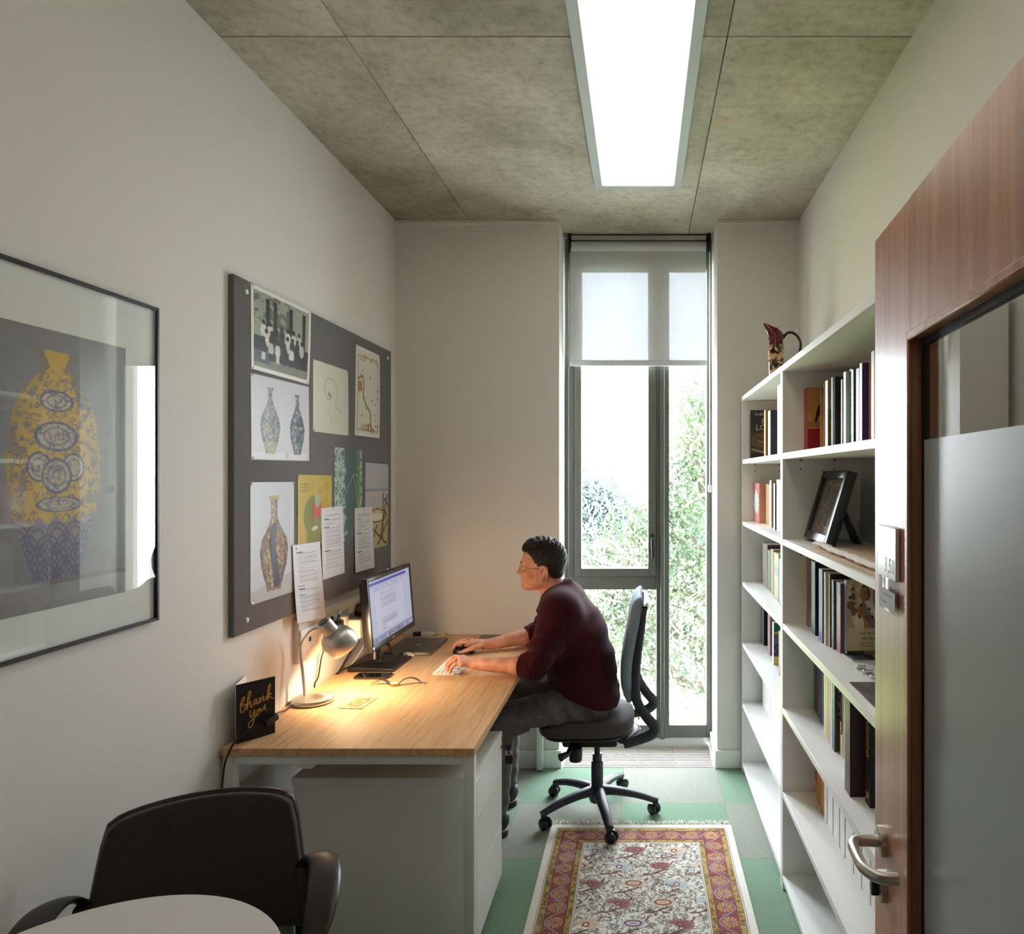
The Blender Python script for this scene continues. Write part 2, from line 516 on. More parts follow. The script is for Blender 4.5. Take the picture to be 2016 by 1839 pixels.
CARPET_G = carpet('green_loop_carpet', (78, 108, 84), (146, 174, 150), 'Y')
CARPET_K = carpet('grey_rib_carpet', (92, 98, 88), (172, 174, 160), 'X')
UNDER = M('carpet_backing', (60, 62, 58), rough=0.9)

# ---------------------------------------------------------------- room shell
def struct(name, bm, mat, parent=None, **kw):
    o = ob(name, bm, mat, parent, **kw)
    if parent is None: o['kind'] = 'structure'
    return o

floor = struct('floor', bx(XL, XR, YF - 0.15, 3.858, -0.12, -0.007), UNDER)
xs = [-1.598, -1.096, -0.594, -0.092, 0.410, 0.912]
ys = [-0.07, 0.432, 0.934, 1.436, 1.938, 2.440, 2.941, 3.441, 3.941]
for i in range(len(xs) - 1):
    for j in range(len(ys) - 1):
        x0, x1 = max(xs[i], XL), min(xs[i + 1], XR)
        y0, y1 = max(ys[j], YF - 0.14), min(ys[j + 1], YB - 0.001)
        if x1 - x0 < 0.01 or y1 - y0 < 0.01: continue
        green = (i + j) % 2 == 1
        bm = bx(x0 + 0.0006, x1 - 0.0006, y0 + 0.0006, y1 - 0.0006, -0.007, 0.0)
        ob('carpet_tile', bm, CARPET_G if green else CARPET_K, floor, smooth=False)

ceiling = struct('ceiling', bx(XL, XR, YF - 0.15, 4.40, ZC + 0.02, ZC + 0.2), M('slab_concrete', (110, 105, 92), rough=0.8))
cx = [XL, -0.94, 0.277, XR]; cy = [YF - 0.15, 2.242, 4.40]
for i in range(3):
    for j in range(2):
        g = 0.0016
        bm = bx(cx[i] + (g if i else 0), cx[i + 1] - (g if i < 2 else 0), cy[j] + (g if j else 0), cy[j + 1] - (g if j < 1 else 0), ZC, ZC + 0.02, 0.0012, 1)
        ob('concrete_panel', bm, concrete('cast_concrete', i * 2 + j + 1), ceiling, smooth=False)

struct('wall_left', bx(XL - 0.12, XL, YF - 0.15, 4.4, -0.12, ZC + 0.2), PAINT)
struct('wall_right', bx(XR, XR + 0.12, YF - 0.15, 4.4, -0.12, ZC + 0.2), PAINT)
wb = struct('wall_back', bx(XL, WX0, YB, 4.30, 0, ZC), PAINT)
wb2 = ob('pier', bx(WX1, XR, YB, 4.30, 0, ZC), PAINT, wb)
ob('underside', bx(WX0, WX1, YB, 4.30, -0.12, -0.03), PAINT, wb)
# front wall with the doorway, and the corridor that the camera stands in
wf = struct('wall_front', bx(XL, -0.60, YF - 0.15, YF, 0, ZC), PAINT)
ob('pier', bx(0.42, XR, YF - 0.15, YF, 0, ZC), PAINT, wf)
ob('lintel', bx(-0.60, 0.42, YF - 0.15, YF, 2.08, ZC), PAINT, wf)
t = struct('trim_1', bx(-0.60, -0.56, YF - 0.17, YF + 0.005, 0, 2.08), VENEER)
ob('jamb', bx(0.38, 0.42, YF - 0.17, YF - 0.012, 0, 2.08), VENEER, t)
ob('head', bx(-0.56, 0.38, YF - 0.17, YF + 0.005, 2.045, 2.08), VENEER, t)
struct('wall_corridor_rear', bx(-2.6, 2.6, -1.62, -1.5, -0.12, 2.7), PAINT)
struct('wall_corridor_left', bx(-2.72, -2.6, -1.62, 0.25, -0.12, 2.7), PAINT)
struct('wall_corridor_right', bx(2.6, 2.72, -1.62, 0.25, -0.12, 2.7), PAINT)
struct('wall_corridor_near', bx(-2.6, XL, 0.13, 0.25, -0.12, 2.7), PAINT)
struct('wall_corridor_far', bx(XR, 2.6, 0.13, 0.25, -0.12, 2.7), PAINT)
struct('floor_corridor', bx(-2.6, 2.6, -1.5, 0.25, -0.12, 0.0), CARPET_K)
struct('ceiling_corridor', bx(-2.6, 2.6, -1.5, 0.25, 2.6, 2.7), PAINT)
# skirting boards and the lip at the head of the back wall
def skirt(name, bm): struct(name, bm, SATIN)
def skbm(x0, x1, y0, y1): return bx(x0, x1, y0, y1, 0.0, 0.098, 0.003, 1)
skirt('baseboard_left', skbm(XL, XL + 0.014, YF, YB))
skirt('baseboard_right', skbm(XR - 0.014, XR, YF, YB))
bb = struct('baseboard_back', skbm(XL + 0.014, WX0 + 0.013, YB - 0.014, YB), SATIN)
ob('return_board', skbm(WX0, WX0 + 0.013, YB, 4.14), SATIN, bb)
bb = struct('baseboard_pier', skbm(WX1 - 0.013, XR - 0.014, YB - 0.014, YB), SATIN)
ob('return_board', skbm(WX1 - 0.013, WX1, YB, 4.14), SATIN, bb)
tr = struct('trim_2', bx(XL, WX0 - 0.004, YB - 0.012, YB, ZC - 0.022, ZC, 0.002, 1), PAINT)
ob('lip', bx(WX1 + 0.004, XR, YB - 0.012, YB, ZC - 0.022, ZC, 0.002, 1), PAINT, tr)

# ---------------------------------------------------------------- window
win = tag(bpy.data.objects.new('window_1', None), kind='structure'); COL.objects.link(win)
fy0, fy1 = WY, WY + 0.075
def wbar(name, x0, x1, z0, z1, y0=None, y1=None, parent=win, mat=ALU):
    return ob(name, bx(x0, x1, y0 or fy0, y1 or fy1, z0, z1, 0.002, 1), mat, parent)
G1L, G1R, G2L, G2R = -0.3485, 0.045, 0.1693, 0.3896
ZGT, ZGB1, ZSB, ZTB, ZGB2, ZFB = 2.82, 1.0546, 1.005, 0.9287, 0.1287, 0.055
wbar('outer_frame', WX0, -0.3938, ZFB, ZC)
wbar('outer_frame', G2R, WX1, ZFB, ZC)
wbar('outer_frame', -0.3938, G2R, ZGT + 0.05, ZC)
wbar('outer_frame', -0.3938, G2R, ZFB, ZGB2)
wbar('mullion', 0.0929, G2L, ZFB, ZGT + 0.05, WY - 0.006)
ob('mullion_rib', bx(0.117, 0.141, WY - 0.03, WY - 0.006, ZFB, ZC, 0.003, 1), ALU, win)
wbar('transom', -0.3938, 0.0929, ZTB, ZSB)
wbar('outer_frame', G2L, G2R, ZGT, ZGT + 0.05)
sash = ob('sash', bx(-0.3925, G1L, WY - 0.012, fy1, ZSB + 0.002, ZGT + 0.048, 0.002, 1), ALU, win)
ob('sash_stile', bx(G1R, 0.0915, WY - 0.012, fy1, ZSB + 0.002, ZGT + 0.048, 0.002, 1), ALU, sash)
ob('sash_rail', bx(G1L, G1R, WY - 0.012, fy1, ZSB + 0.002, ZGB1, 0.002, 1), ALU, sash)
ob('sash_rail', bx(G1L, G1R, WY - 0.012, fy1, ZGT, ZGT + 0.048, 0.002, 1), ALU, sash)
bm = nb()
prism(bm, rrect(0.022, 0.135, 0.01), lambda a, b, t: Vector((0.07 + a, t, 1.19 + b)), WY - 0.022, WY - 0.012, 0.002)
tube(bm, [(0.07, WY - 0.02, 1.235), (0.07, WY - 0.05, 1.235), (0.07, WY - 0.055, 1.215), (0.07, WY - 0.052, 1.115)], [0.009, 0.009, 0.010, 0.006], 10)
ob('window_handle', bm, BLACKP, sash)
ob('lock_button', lathe(nb(), [(0.005, 0), (0.005, 0.003), (0, 0.003)], 12, axis_mtx((0.07, WY - 0.063, 1.235), (0, -1, 0))), CHROME, sash)
for nme, a, b_, c, d in (('pane', G1L, G1R, ZGB1, ZGT), ('pane', -0.3938, 0.0929, ZGB2, ZTB), ('pane', G2L, G2R, ZGB2, ZGT)):
    ob(nme, bx(a - 0.006, b_ + 0.006, WY + 0.032, WY + 0.038, c - 0.006, d + 0.006), GLASS, win, smooth=False)
# raised sill board at the foot of the window
ob('sill', bx(WX0, WX1, 4.165, 4.30, -0.03, ZFB, 0.003, 1), SATIN, win)

# floor grille in the window recess
gr = thing('floor_grille', 'pale linear floor grille of thin slats below the tall window', 'floor grille', (0, 4.0, 0))
GRM = M('grille_aluminium', (188, 178, 170), rough=0.45, metal=0.3)
ob('tray', bx(-0.43, 0.405, 3.862, 4.163, -0.028, -0.022), M('grille_shadow_tray', (40, 38, 36), rough=0.8), gr)
for sx in (-0.43, 0.397):
    ob('edge_bar', bx(sx, sx + 0.008, 3.862, 4.163, -0.022, 0.0015), GRM, gr)
ngs = 13
sl = None
for k in range(ngs):
    y = 3.866 + k * 0.0228
    ob('slat', bx(-0.422, 0.397, y, y + 0.0135, -0.010, 0.0, 0.001, 1), GRM, gr)
for x in (-0.225, -0.02, 0.185):
    ob('cross_bar', bx(x, x + 0.003, 3.864, 4.16, -0.0015, 0.0006), M('grille_joint', (120, 114, 108), rough=0.5), gr)

# roller blind
bl = thing('roller_blind', 'half drawn pale grey roller blind over the top of the window', 'blind', (0, 4.085, 2.93))
def blind_fabric():
    m = bpy.data.materials.new('screen_blind_fabric'); m.use_nodes = True
    nt = m.node_tree; nt.nodes.clear()
    out = nd(nt, 'ShaderNodeOutputMaterial')
    tr = nd(nt, 'ShaderNodeBsdfTransparent'); tr.inputs[0].default_value = (0.92, 0.95, 1.0, 1)
    df = nd(nt, 'ShaderNodeBsdfDiffuse'); df.inputs[0].default_value = (*lin((205, 205, 200)), 1)
    tl = nd(nt, 'ShaderNodeBsdfTranslucent'); tl.inputs[0].default_value = (*lin((190, 192, 190)), 1)
    tc = nd(nt, 'ShaderNodeTexCoord'); n = nd(nt, 'ShaderNodeTexNoise', Scale=330.0, Detail=2.0)
    nt.links.new(tc.outputs['Object'], n.inputs['Vector'])
    mr = nd(nt, 'ShaderNodeMapRange'); mr.inputs['From Min'].default_value = 0.3; mr.inputs['From Max'].default_value = 0.7
    mr.inputs['To Min'].default_value = 0.145; mr.inputs['To Max'].default_value = 0.178   # two faces of cloth in turn
    nt.links.new(n.outputs['Fac'], mr.inputs['Value'])
    m1 = nd(nt, 'ShaderNodeMixShader'); m1.inputs[0].default_value = 0.10
    nt.links.new(df.outputs[0], m1.inputs[1]); nt.links.new(tl.outputs[0], m1.inputs[2])
    m2 = nd(nt, 'ShaderNodeMixShader')
    nt.links.new(mr.outputs[0], m2.inputs[0]); nt.links.new(m1.outputs[0], m2.inputs[1]); nt.links.new(tr.outputs[0], m2.inputs[2])
    nt.links.new(m2.outputs[0], out.inputs[0])
    return m
BLF = blind_fabric()
ob('fabric', bx(-0.41, 0.381, 4.0835, 4.0843, 2.268, 2.925), BLF, bl, smooth=False)
ob('roller', lathe(nb(), [(0.0, -0.40), (0.029, -0.40), (0.029, 0.378), (0.0, 0.378)], 28, axis_mtx((0, 4.085, 2.932), (1, 0, 0)), False), M('blind_roll_fabric', (186, 188, 186), rough=0.8), bl)
ob('bottom_bar', bx(-0.412, 0.383, 4.077, 4.091, 2.238, 2.271, 0.004, 2), M('blind_bar', (200, 204, 206), rough=0.45), bl)
ob('head_rail', bx(-0.40, 0.38, 4.07, 4.12, 2.965, 2.992, 0.002, 1), M('blind_rail', (178, 184, 172), rough=0.4, metal=0.3), bl)
for x in (-0.422, 0.384):
    b = ob('bracket', bx(x, x + 0.022, 4.055, 4.125, 2.972, 2.999, 0.002, 1), BLACKP, bl)
    ob('bracket_arm', bx(x + 0.004, x + 0.014, 4.065, 4.105, 2.895, 2.974, 0.002, 1), BLACKP, b)
for x in (-0.418, 0.386):
    ob('side_cable', tube(nb(), [(x, 4.085, 2.9), (x, 4.085, 0.12)], 0.0016, 6), M('blind_cable', (90, 92, 90), rough=0.4, metal=0.6), bl)
bm = nb()
for yy in (4.075, 4.096):
    tube(bm, [(0.402, yy, 2.9), (0.402, yy, 1.53)], 0.0012, 6)
for k in range(230):
    z = 1.53 + k * 0.00596
    for yy in (4.075, 4.096):
        bmesh.ops.create_icosphere(bm, subdivisions=1, radius=0.0026, matrix=Matrix.Translation((0.402, yy, z)))
ch = ob('bead_chain', bm, M('white_bead_plastic', (225, 225, 222), rough=0.4), bl, kind='stuff')
ob('chain_tidy', bx(0.394, 0.411, 4.07, 4.1, 1.505, 1.545, 0.004, 2), WHITEP, bl)

# ceiling light
lt = thing('ceiling_light', 'long rectangular ceiling light with glowing white diffuser on the concrete', 'ceiling light', (0, 2.4, 2.97))
lx0, lx1, ly0, ly1, lz = -0.219, 0.196, 0.66, 3.36, 2.968  # near end lengthened out of view to brighten the foreground
FR = M('light_frame_enamel', (158, 166, 162), rough=0.45)
ob('frame', bx(lx0, lx0 + 0.038, ly0, ly1, lz, ZC - 0.0005, 0.002, 1), FR, lt)
ob('frame', bx(lx1 - 0.038, lx1, ly0, ly1, lz, ZC - 0.0005, 0.002, 1), FR, lt)
ob('frame', bx(lx0 + 0.038, lx1 - 0.038, ly0, ly0 + 0.03, lz, ZC - 0.0005, 0.002, 1), FR, lt)
ob('frame', bx(lx0 + 0.038, lx1 - 0.038, ly1 - 0.03, ly1, lz, ZC - 0.0005, 0.002, 1), FR, lt)
dm, dnt, db = new_mat('glowing_diffuser')
db.inputs['Base Color'].default_value = (0.9, 0.9, 0.88, 1)
db.inputs['Emission Color'].default_value = (1.0, 0.89, 0.75, 1)
db.inputs['Emission Strength'].default_value = PANEL_STRENGTH
db.inputs['Roughness'].default_value = 0.15
ob('diffuser', bx(lx0 + 0.038, lx1 - 0.038, ly0 + 0.03, ly1 - 0.03, lz + 0.006, lz + 0.010), dm, lt, smooth=False)

# ---------------------------------------------------------------- outside: ground, lawn, hedge of trees
grd = struct('ground', bx(-60, 60, 5.2, 240, -9.2, -9.0), M('pale_paving', (214, 212, 204), rough=0.9, var=0.08, vscale=0.6))
lw = struct('ground_lawn', bx(-30, -0.6, 14, 46, -9.0, -8.97), M('lawn', (150, 168, 84), rough=0.95, var=0.15, vscale=1.5))
# ---------------------------------------------------------------- door (open into the room, outer face towards the camera)
DW, DH, DT = 0.926, 2.04, 0.044
ang = math.radians(90) - math.atan(0.0664)
door = tag(bpy.data.objects.new('door_1', None), kind='structure'); COL.objects.link(door)
door.location = (0.3514 + 0.0664 * 0.393, 0.393, 0.0); door.rotation_euler = (0, 0, ang)
def dpart(name, bm, mat, parent=door, **kw): return ob(name, bm, mat, parent, local=True, **kw)
U0, U1, V0, V1 = 0.211, 0.715, 0.25, 1.815
dpart('stile', bx(U1, DW, -DT, 0, 0.006, DH, 0.0015, 1), VENEER)
dpart('stile', bx(0.0, U0, -DT, 0, 0.006, DH, 0.0015, 1), VENEER)
dpart('rail', bx(U0, U1, -DT, 0, V1, DH), VENEER)
dpart('rail', bx(U0, U1, -DT, 0, 0.006, V0), VENEER)
for a, b, c, d in ((U1 - 0.002, U1 + 0.012, V0 - 0.012, V1 + 0.012), (U0 - 0.012, U0 + 0.002, V0 - 0.012, V1 + 0.012), (U0, U1, V1 - 0.002, V1 + 0.012), (U0, U1, V0 - 0.012, V0 + 0.002)):
    dpart('glazing_bead', bx(a, b, -0.002, 0.006, c, d, 0.002, 1), VENEER)
for a, b, c, d in ((U1 - 0.011, U1, V0, V1), (U0, U0 + 0.011, V0, V1), (U0 + 0.011, U1 - 0.011, V1 - 0.011, V1), (U0 + 0.011, U1 - 0.011, V0, V0 + 0.011)):
    dpart('gasket', bx(a, b, -0.026, -0.0165, c, d), RUBBER)
dpart('pane', bx(U0, U1, -0.024, -0.018, V0, V1), glass_mat('door_glass', (0.93, 0.96, 0.95)), smooth=False)
def frosted():
    m = bpy.data.materials.new('frosted_film'); m.use_nodes = True
    nt = m.node_tree; nt.nodes.clear()
    out = nd(nt, 'ShaderNodeOutputMaterial')
    df = nd(nt, 'ShaderNodeBsdfDiffuse'); df.inputs[0].default_value = (*lin((205, 216, 222)), 1)
    tl = nd(nt, 'ShaderNodeBsdfTranslucent'); tl.inputs[0].default_value = (*lin((205, 216, 222)), 1)
    gl = nd(nt, 'ShaderNodeBsdfGlossy'); gl.inputs['Roughness'].default_value = 0.32
    m1 = nd(nt, 'ShaderNodeMixShader'); m1.inputs[0].default_value = 0.4
    nt.links.new(df.outputs[0], m1.inputs[1]); nt.links.new(tl.outputs[0], m1.inputs[2])
    m2 = nd(nt, 'ShaderNodeMixShader'); fr = nd(nt, 'ShaderNodeFresnel'); fr.inputs[0].default_value = 1.6
    nt.links.new(fr.outputs[0], m2.inputs[0]); nt.links.new(m1.outputs[0], m2.inputs[1]); nt.links.new(gl.outputs[0], m2.inputs[2])
    nt.links.new(m2.outputs[0], out.inputs[0])
    return m
dpart('frosted_film', bx(U0 + 0.001, U1 - 0.011, -0.0178, -0.0172, V0 + 0.011, 1.656), frosted(), smooth=False)
# lever handle, cylinder rose
hu, hz = 0.868, 0.946
rose = dpart('handle_rose', lathe(nb(), [(0.0, 0.0), (0.0265, 0.0), (0.0265, 0.009), (0.0235, 0.0105), (0.0, 0.0105)], 32, axis_mtx((hu, 0, hz), (0, 1, 0)), False), STEEL)
pts = [(hu, 0.008, hz), (hu, 0.038, hz), (hu - 0.004, 0.050, hz), (hu - 0.016, 0.057, hz), (hu - 0.03, 0.0585, hz), (hu - 0.075, 0.0585, hz), (hu - 0.095, 0.055, hz), (hu - 0.112, 0.044, hz), (hu - 0.119, 0.028, hz), (hu - 0.12, 0.010, hz)]
dpart('lever', tube(nb(), catmull(pts, 4), 0.0098, 14), STEEL, rose)
r2 = dpart('lock_rose', lathe(nb(), [(0.0, 0.0), (0.0265, 0.0), (0.0265, 0.009), (0.0235, 0.0105), (0.0, 0.0105)], 32, axis_mtx((hu, 0, 0.866), (0, 1, 0)), False), STEEL)
dpart('lock_cylinder', prism(nb(), rrect(0.017, 0.033, 0.008), lambda a, b, t: Vector((hu + a, t, 0.866 + b)), 0.010, 0.022, 0.001), BLACKP, r2)
# room sign
sg = thing('door_sign', 'white room number plate 3.50 with clear name card holder on the door', 'sign')
sg.location = door.location; sg.rotation_euler = door.rotation_euler
SGU0, SGU1 = 0.768, 0.874
def sp(name, bm, mat, parent=sg, **kw): return ob(name, bm, mat, parent, local=True, **kw)
sp('number_plate', bx(SGU0, SGU1, 0.001, 0.008, 1.424, 1.513, 0.001, 1), M('sign_white_enamel', (240, 243, 242), rough=0.22))
TXT = M('sign_grey_lettering', (150, 174, 164), rough=0.5)
sp('lettering', text_mesh('3.50', 0.036, axis_mtx((SGU0 + 0.066, 0.0081, 1.435), (0, 1, 0), (-1, 0, 0)), 0.00004), TXT)
sp('card_holder', bx(SGU0, SGU1, 0.001, 0.0065, 1.366, 1.424, 0.002, 2), glass_mat('clear_acrylic', (0.93, 0.95, 0.95)))
card = sp('name_card', bx(SGU0 + 0.006, SGU1 - 0.004, 0.0068, 0.0074, 1.372, 1.404), M('grey_card', (178, 174, 182), rough=0.6))
for k, (a, w) in enumerate(((0.075, 0.05), (0.09, 0.035))):
    sp('text_line', bx(SGU0 + a - w, SGU0 + a, 0.0074, 0.0076, 1.394 - k * 0.014, 1.396 - k * 0.014), M('name_ink', (110, 106, 116), rough=0.6), card)

# ---------------------------------------------------------------- bookcases
BX0, BX1 = 0.549, 0.848
BZ = [0.057, 0.380, 0.704, 1.030, 1.356, 1.688]
def bookcase(y0, y1, label):
    t = thing('bookcase', label, 'bookcase', ((BX0 + BX1) / 2, (y0 + y1) / 2, 0))
    for a in (y0, y1 - 0.018):
        ob('side_panel', bx(BX0, BX1, a, a + 0.018, 0, 2.004, 0.0008, 1), SHELFW, t)
    ob('top_board', bx(BX0 - 0.002, BX1, y0 + 0.0005, y1 - 0.0005, 2.004, 2.028, 0.001, 1), SHELFW, t)
    for k, z in enumerate(BZ):
        ob('shelf', bx(BX0 + 0.001, BX1 - 0.007, y0 + 0.0185, y1 - 0.0185, z - 0.0235, z, 0.0008, 1), SHELFW, t)
    ob('back_panel', bx(BX1 - 0.006, BX1, y0 + 0.0185, y1 - 0.0185, 0.03, 2.003), SHELFW, t)
    ob('plinth', bx(BX0 + 0.02, BX0 + 0.038, y0 + 0.0185, y1 - 0.0185, 0, 0.033), SHELFW, t)
    PIN = M('shelf_pin_metal', (130, 118, 100), rough=0.35, metal=0.9)
    for z in BZ[1:]:
        for x in (BX0 + 0.07, BX0 + 0.20):
            ob('shelf_pin', lathe(nb(), [(0, 0), (0.004, 0), (0.004, 0.012), (0, 0.012)], 8, axis_mtx((x, y1 - 0.0175, z - 0.028), (0, -1, 0)), False), PIN, t)
            ob('pin_hole', lathe(nb(), [(0, 0), (0.003, 0), (0.003, 0.0006), (0, 0.0006)], 8, axis_mtx((x, y1 - 0.0181, z - 0.062), (0, -1, 0)), False), RUBBER, t)
    return t
B2 = (1.62, 2.7375); B1 = (2.7415, 3.815)
bookcase(*B1, 'white bookcase beside the window with jug on top, farther of the two')
bookcase(*B2, 'white bookcase partly hidden by the open wooden door, nearer of the two')

# ---------------------------------------------------------------- books
PAGES = M('book_pages', (214, 196, 164), rough=0.85, var=0.1, vscale=60, stretch=(1, 30, 1))
PAGEW = M('white_book_pages', (228, 224, 214), rough=0.85)
def cov(rgb, r=0.45):
    return M('book_cover_%02x%02x%02x' % tuple(rgb), rgb, rough=r, spec=0.4, var=0.06, vscale=14)
def book(label, y0, y1, z, h, xs, depth=0.15, rgb=(120, 60, 50), hard=True, spine_rgb=None, band=None, group='books on the shelves', name='book', round_spine=False, pages=None, bands=()):
    """a closed book standing with its spine at X = xs, from y0 (near) to y1 (far)"""
    t = thing(name, label, 'book', (xs + depth / 2, (y0 + y1) / 2, z), group=group)
    th = y1 - y0; c = min(0.0024, th * 0.16) if hard else min(0.0008, th * 0.1)
    z += 0.0003
    ob('front_cover', bx(xs + c, xs + depth, y0, y0 + c, z, z + h), cov(rgb), t, smooth=False)
    ob('back_cover', bx(xs + c, xs + depth, y1 - c, y1, z, z + h), cov(rgb), t, smooth=False)
    sb = nb()
    if round_spine:
        pts = []
        n = 8
        for k in range(n + 1):
            a = math.pi * k / n
            pts.append((xs + c + 0.004 - 0.008 * math.sin(a), (y0 + y1) / 2 - th / 2 * math.cos(a)))
        prism(sb, pts, lambda a, b, q: Vector((a, b, q)), z, z + h)
    else:
        box(sb, xs, xs + c, y0, y1, z, z + h, min(0.0006, th * 0.1), 1)
    ob('spine', sb, cov(spine_rgb or rgb), t)
    e = 0.003 if hard else 0.0004
    ob('pages', bx(xs + c + 0.0045 if round_spine else xs + c, xs + depth - e, y0 + c, y1 - c, z + e, z + h - e), pages or PAGES, t, smooth=False)
    for (b0, b1, rgb2) in bands:
        ob('spine_band', bx(xs - 0.0005, xs + 0.0006, y0 + 0.0002, y1 - 0.0002, z + h * b0, z + h * b1), cov(rgb2), t, smooth=False)
    return t
LAST = {}
def fit(key, y0, y1, far_limit):
    lim = LAST.get(key, far_limit)
    if y1 > lim - 0.0004:
        y0 -= y1 - (lim - 0.0004); y1 = lim - 0.0004
    LAST[key] = y0
    return y0, y1
NEAR_LIM, FAR_LIM = 2.7375 - 0.0185, 3.815 - 0.0185
def spine_text(t, s, size, xs, y, z, rgb, down=True, fs=(1, 1)):
    d = -1 if down else 1
    m = axis_mtx((xs - 0.0004, y, z), (-1, 0, 0), (0, 0, d))
    ob('lettering', text_mesh(s, size, m, 0.0002, 'LEFT', fs), M('foil_%02x%02x%02x' % tuple(rgb), rgb, rough=0.4), t, smooth=False)
def cover_text(t, s, size, x, y, z, rgb, align='LEFT', fs=(1, 1)):
    m = axis_mtx((x, y - 0.0006, z), (0, -1, 0), (1, 0, 0))
    ob('lettering', text_mesh(s, size, m, 0.0002, align, fs), M('ink_%02x%02x%02x' % tuple(rgb), rgb, rough=0.5), t, smooth=False)
def cover_print(t, ink, x0, x1, y, z0, z1, name='cover_picture'):
    me = sheet_mesh(name, ink, lambda u, v: (x0 + (x1 - x0) * u, y - 0.0004, z1 - (z1 - z0) * v))
    ob(name, me, print_mat(0.4, 0.0), t)

# ---- near bookcase, top shelf (names say where each stands in the row)
z = BZ[5]
def row(px0, px1, X): return wy(px1, X), wy(px0, X)     # near, far depth
X = 0.632; y0, y1 = fit('n5', *row(1580.7, 1586.6, X), NEAR_LIM)
t = book('red and tan paperback showing a standing soldier on its cover', y0, y1, z, 0.247, X, 0.15, (196, 148, 84), False, (178, 52, 54))
ik = Ink(60, 100, (200, 156, 92))
ik.put(ik.noise(4, 3) > 0.55, (186, 140, 80), 0.6); ik.rect(0, 1, 0.63, 1, (158, 36, 46)); ik.rect(0, 1, 0.52, 0.61, (150, 116, 76), 0.7)
ik.ell(0.45, 0.2, 0.10, 0.045, (50, 36, 28)); ik.ell(0.45, 0.24, 0.06, 0.035, (120, 88, 60)); ik.ell(0.45, 0.36, 0.17, 0.12, (52, 40, 32)); ik.rect(0.36, 0.43, 0.44, 0.58, (60, 46, 36)); ik.rect(0.48, 0.55, 0.44, 0.58, (50, 38, 30))
ik.line([(0.3, 0.3), (0.22, 0.5)], 0.07, (50, 40, 32)); ik.line([(0.6, 0.3), (0.66, 0.48)], 0.07, (50, 40, 32))
cover_print(t, ik, X + 0.002, X + 0.149, y0, z + 0.001, z + 0.246)
cover_text(t, 'Cap', 0.03, X + 0.055, y0 - 0.001, z + 0.06, (226, 190, 150))
spine_text(t, 'Gentlemen and SAVAGES', 0.011, X, y1 - 0.0035, z + 0.235, (232, 190, 170))
specs = [
 # px0, px1, X, top px, depth, rgb, spine rgb, hard, label
 (1611.5, 1613.8, 0.690, 764.8, 0.13, (30, 28, 28), (206, 170, 84), False, 'thin black booklet with mottled yellow spine, right after the soldier cover'),
 (1614.2, 1618.0, 0.672, 765.0, 0.13, (214, 158, 96), (214, 158, 96), False, 'tan paperback with a black top edge beside the mottled thin booklet'),
 (1620.2, 1623.2, 0.664, 753.0, 0.14, (92, 62, 74), (196, 140, 92), False, 'slim plum paperback with orange brown spine on the top shelf'),
 (1624.5, 1629.6, 0.632, 750.8, 0.13, (196, 164, 104), (238, 240, 238), False, 'glossy white spined paperback with tan and green cover'),
 (1635.4, 1641.8, 0.630, 745.0, 0.15, (44, 44, 48), (108, 120, 138), True, 'dark hardback with rounded slate blue spine on the top shelf'),
 (1649.0, 1652.6, 0.652, 750.7, 0.13, (206, 132, 76), (206, 132, 76), False, 'slim orange paperback after the dark hardback'),
 (1653.0, 1655.4, 0.650, 755.0, 0.13, (226, 232, 236), (226, 232, 236), False, 'very thin white booklet next to the slim orange paperback'),
 (1655.7, 1658.0, 0.642, 747.5, 0.14, (70, 72, 70), (232, 236, 238), False, 'thin paperback with white spine and mottled dark cover'),
 (1660.6, 1665.3, 0.630, 733.5, 0.15, (240, 240, 238), (240, 240, 238), False, 'bright white paperback just before the green philosophy book'),
 (1665.6, 1671.2, 0.640, 727.9, 0.15, (26, 110, 84), (32, 122, 92), True, 'green hardback titled theories and philosophies'),
 (1676.0, 1680.2, 0.628, 729.0, 0.14, (48, 50, 66), (236, 238, 240), False, 'white spined book with dark blue cover right of the green hardback'),
 (1685.2, 1691.5, 0.630, 727.0, 0.14, (214, 206, 192), (198, 202, 204), False, 'pale grey paperback before the purple book'),
 (1692.3, 1697.0, 0.606, 716.4, 0.15, (56, 44, 104), (240, 242, 244), False, 'purple hardback with white spine on the top shelf'),
 (1706.6, 1710.4, 0.624, 713.7, 0.14, (206, 142, 82), (210, 150, 90), False, 'tan orange paperback close to the door on the top shelf'),
 (1715.0, 1721.0, 0.604, 693.0, 0.15, (206, 180, 148), (238, 236, 228), True, 'tall white spined book nearest the door on the top shelf')]
for (p0, p1, X, tp, dp, rgb, sr, hard, lab) in specs:
    y0, y1 = fit('n5', *row(p0, p1, X), NEAR_LIM)
    ym = (y0 + y1) / 2
    h = min(0.30, CAMZ + (937 - tp) * y1 / 1385.0 - z)
    t = book(lab, y0, y1, z, h, X, dp, rgb, hard, sr, round_spine=('rounded' in lab), pages=PAGEW if 'white' in lab else None)
    if 'green hardback' in lab:
        spine_text(t, 'THEORIES AND PHILOSOPHIES', 0.0155, X, ym + 0.006, z + h - 0.018, (230, 236, 228), fs=(0.86, 1))
    if 'tan and green' in lab:
        ob('cover_block', bx(X + 0.001, X + dp, y0 - 0.0006, y0, z + 0.001, z + h * 0.58), cov((110, 118, 52)), t)
    if 'black top edge' in lab:
        ob('cover_block', bx(X + 0.001, X + dp, y0 - 0.0006, y0, z + h * 0.86, z + h), cov((24, 22, 22)), t)

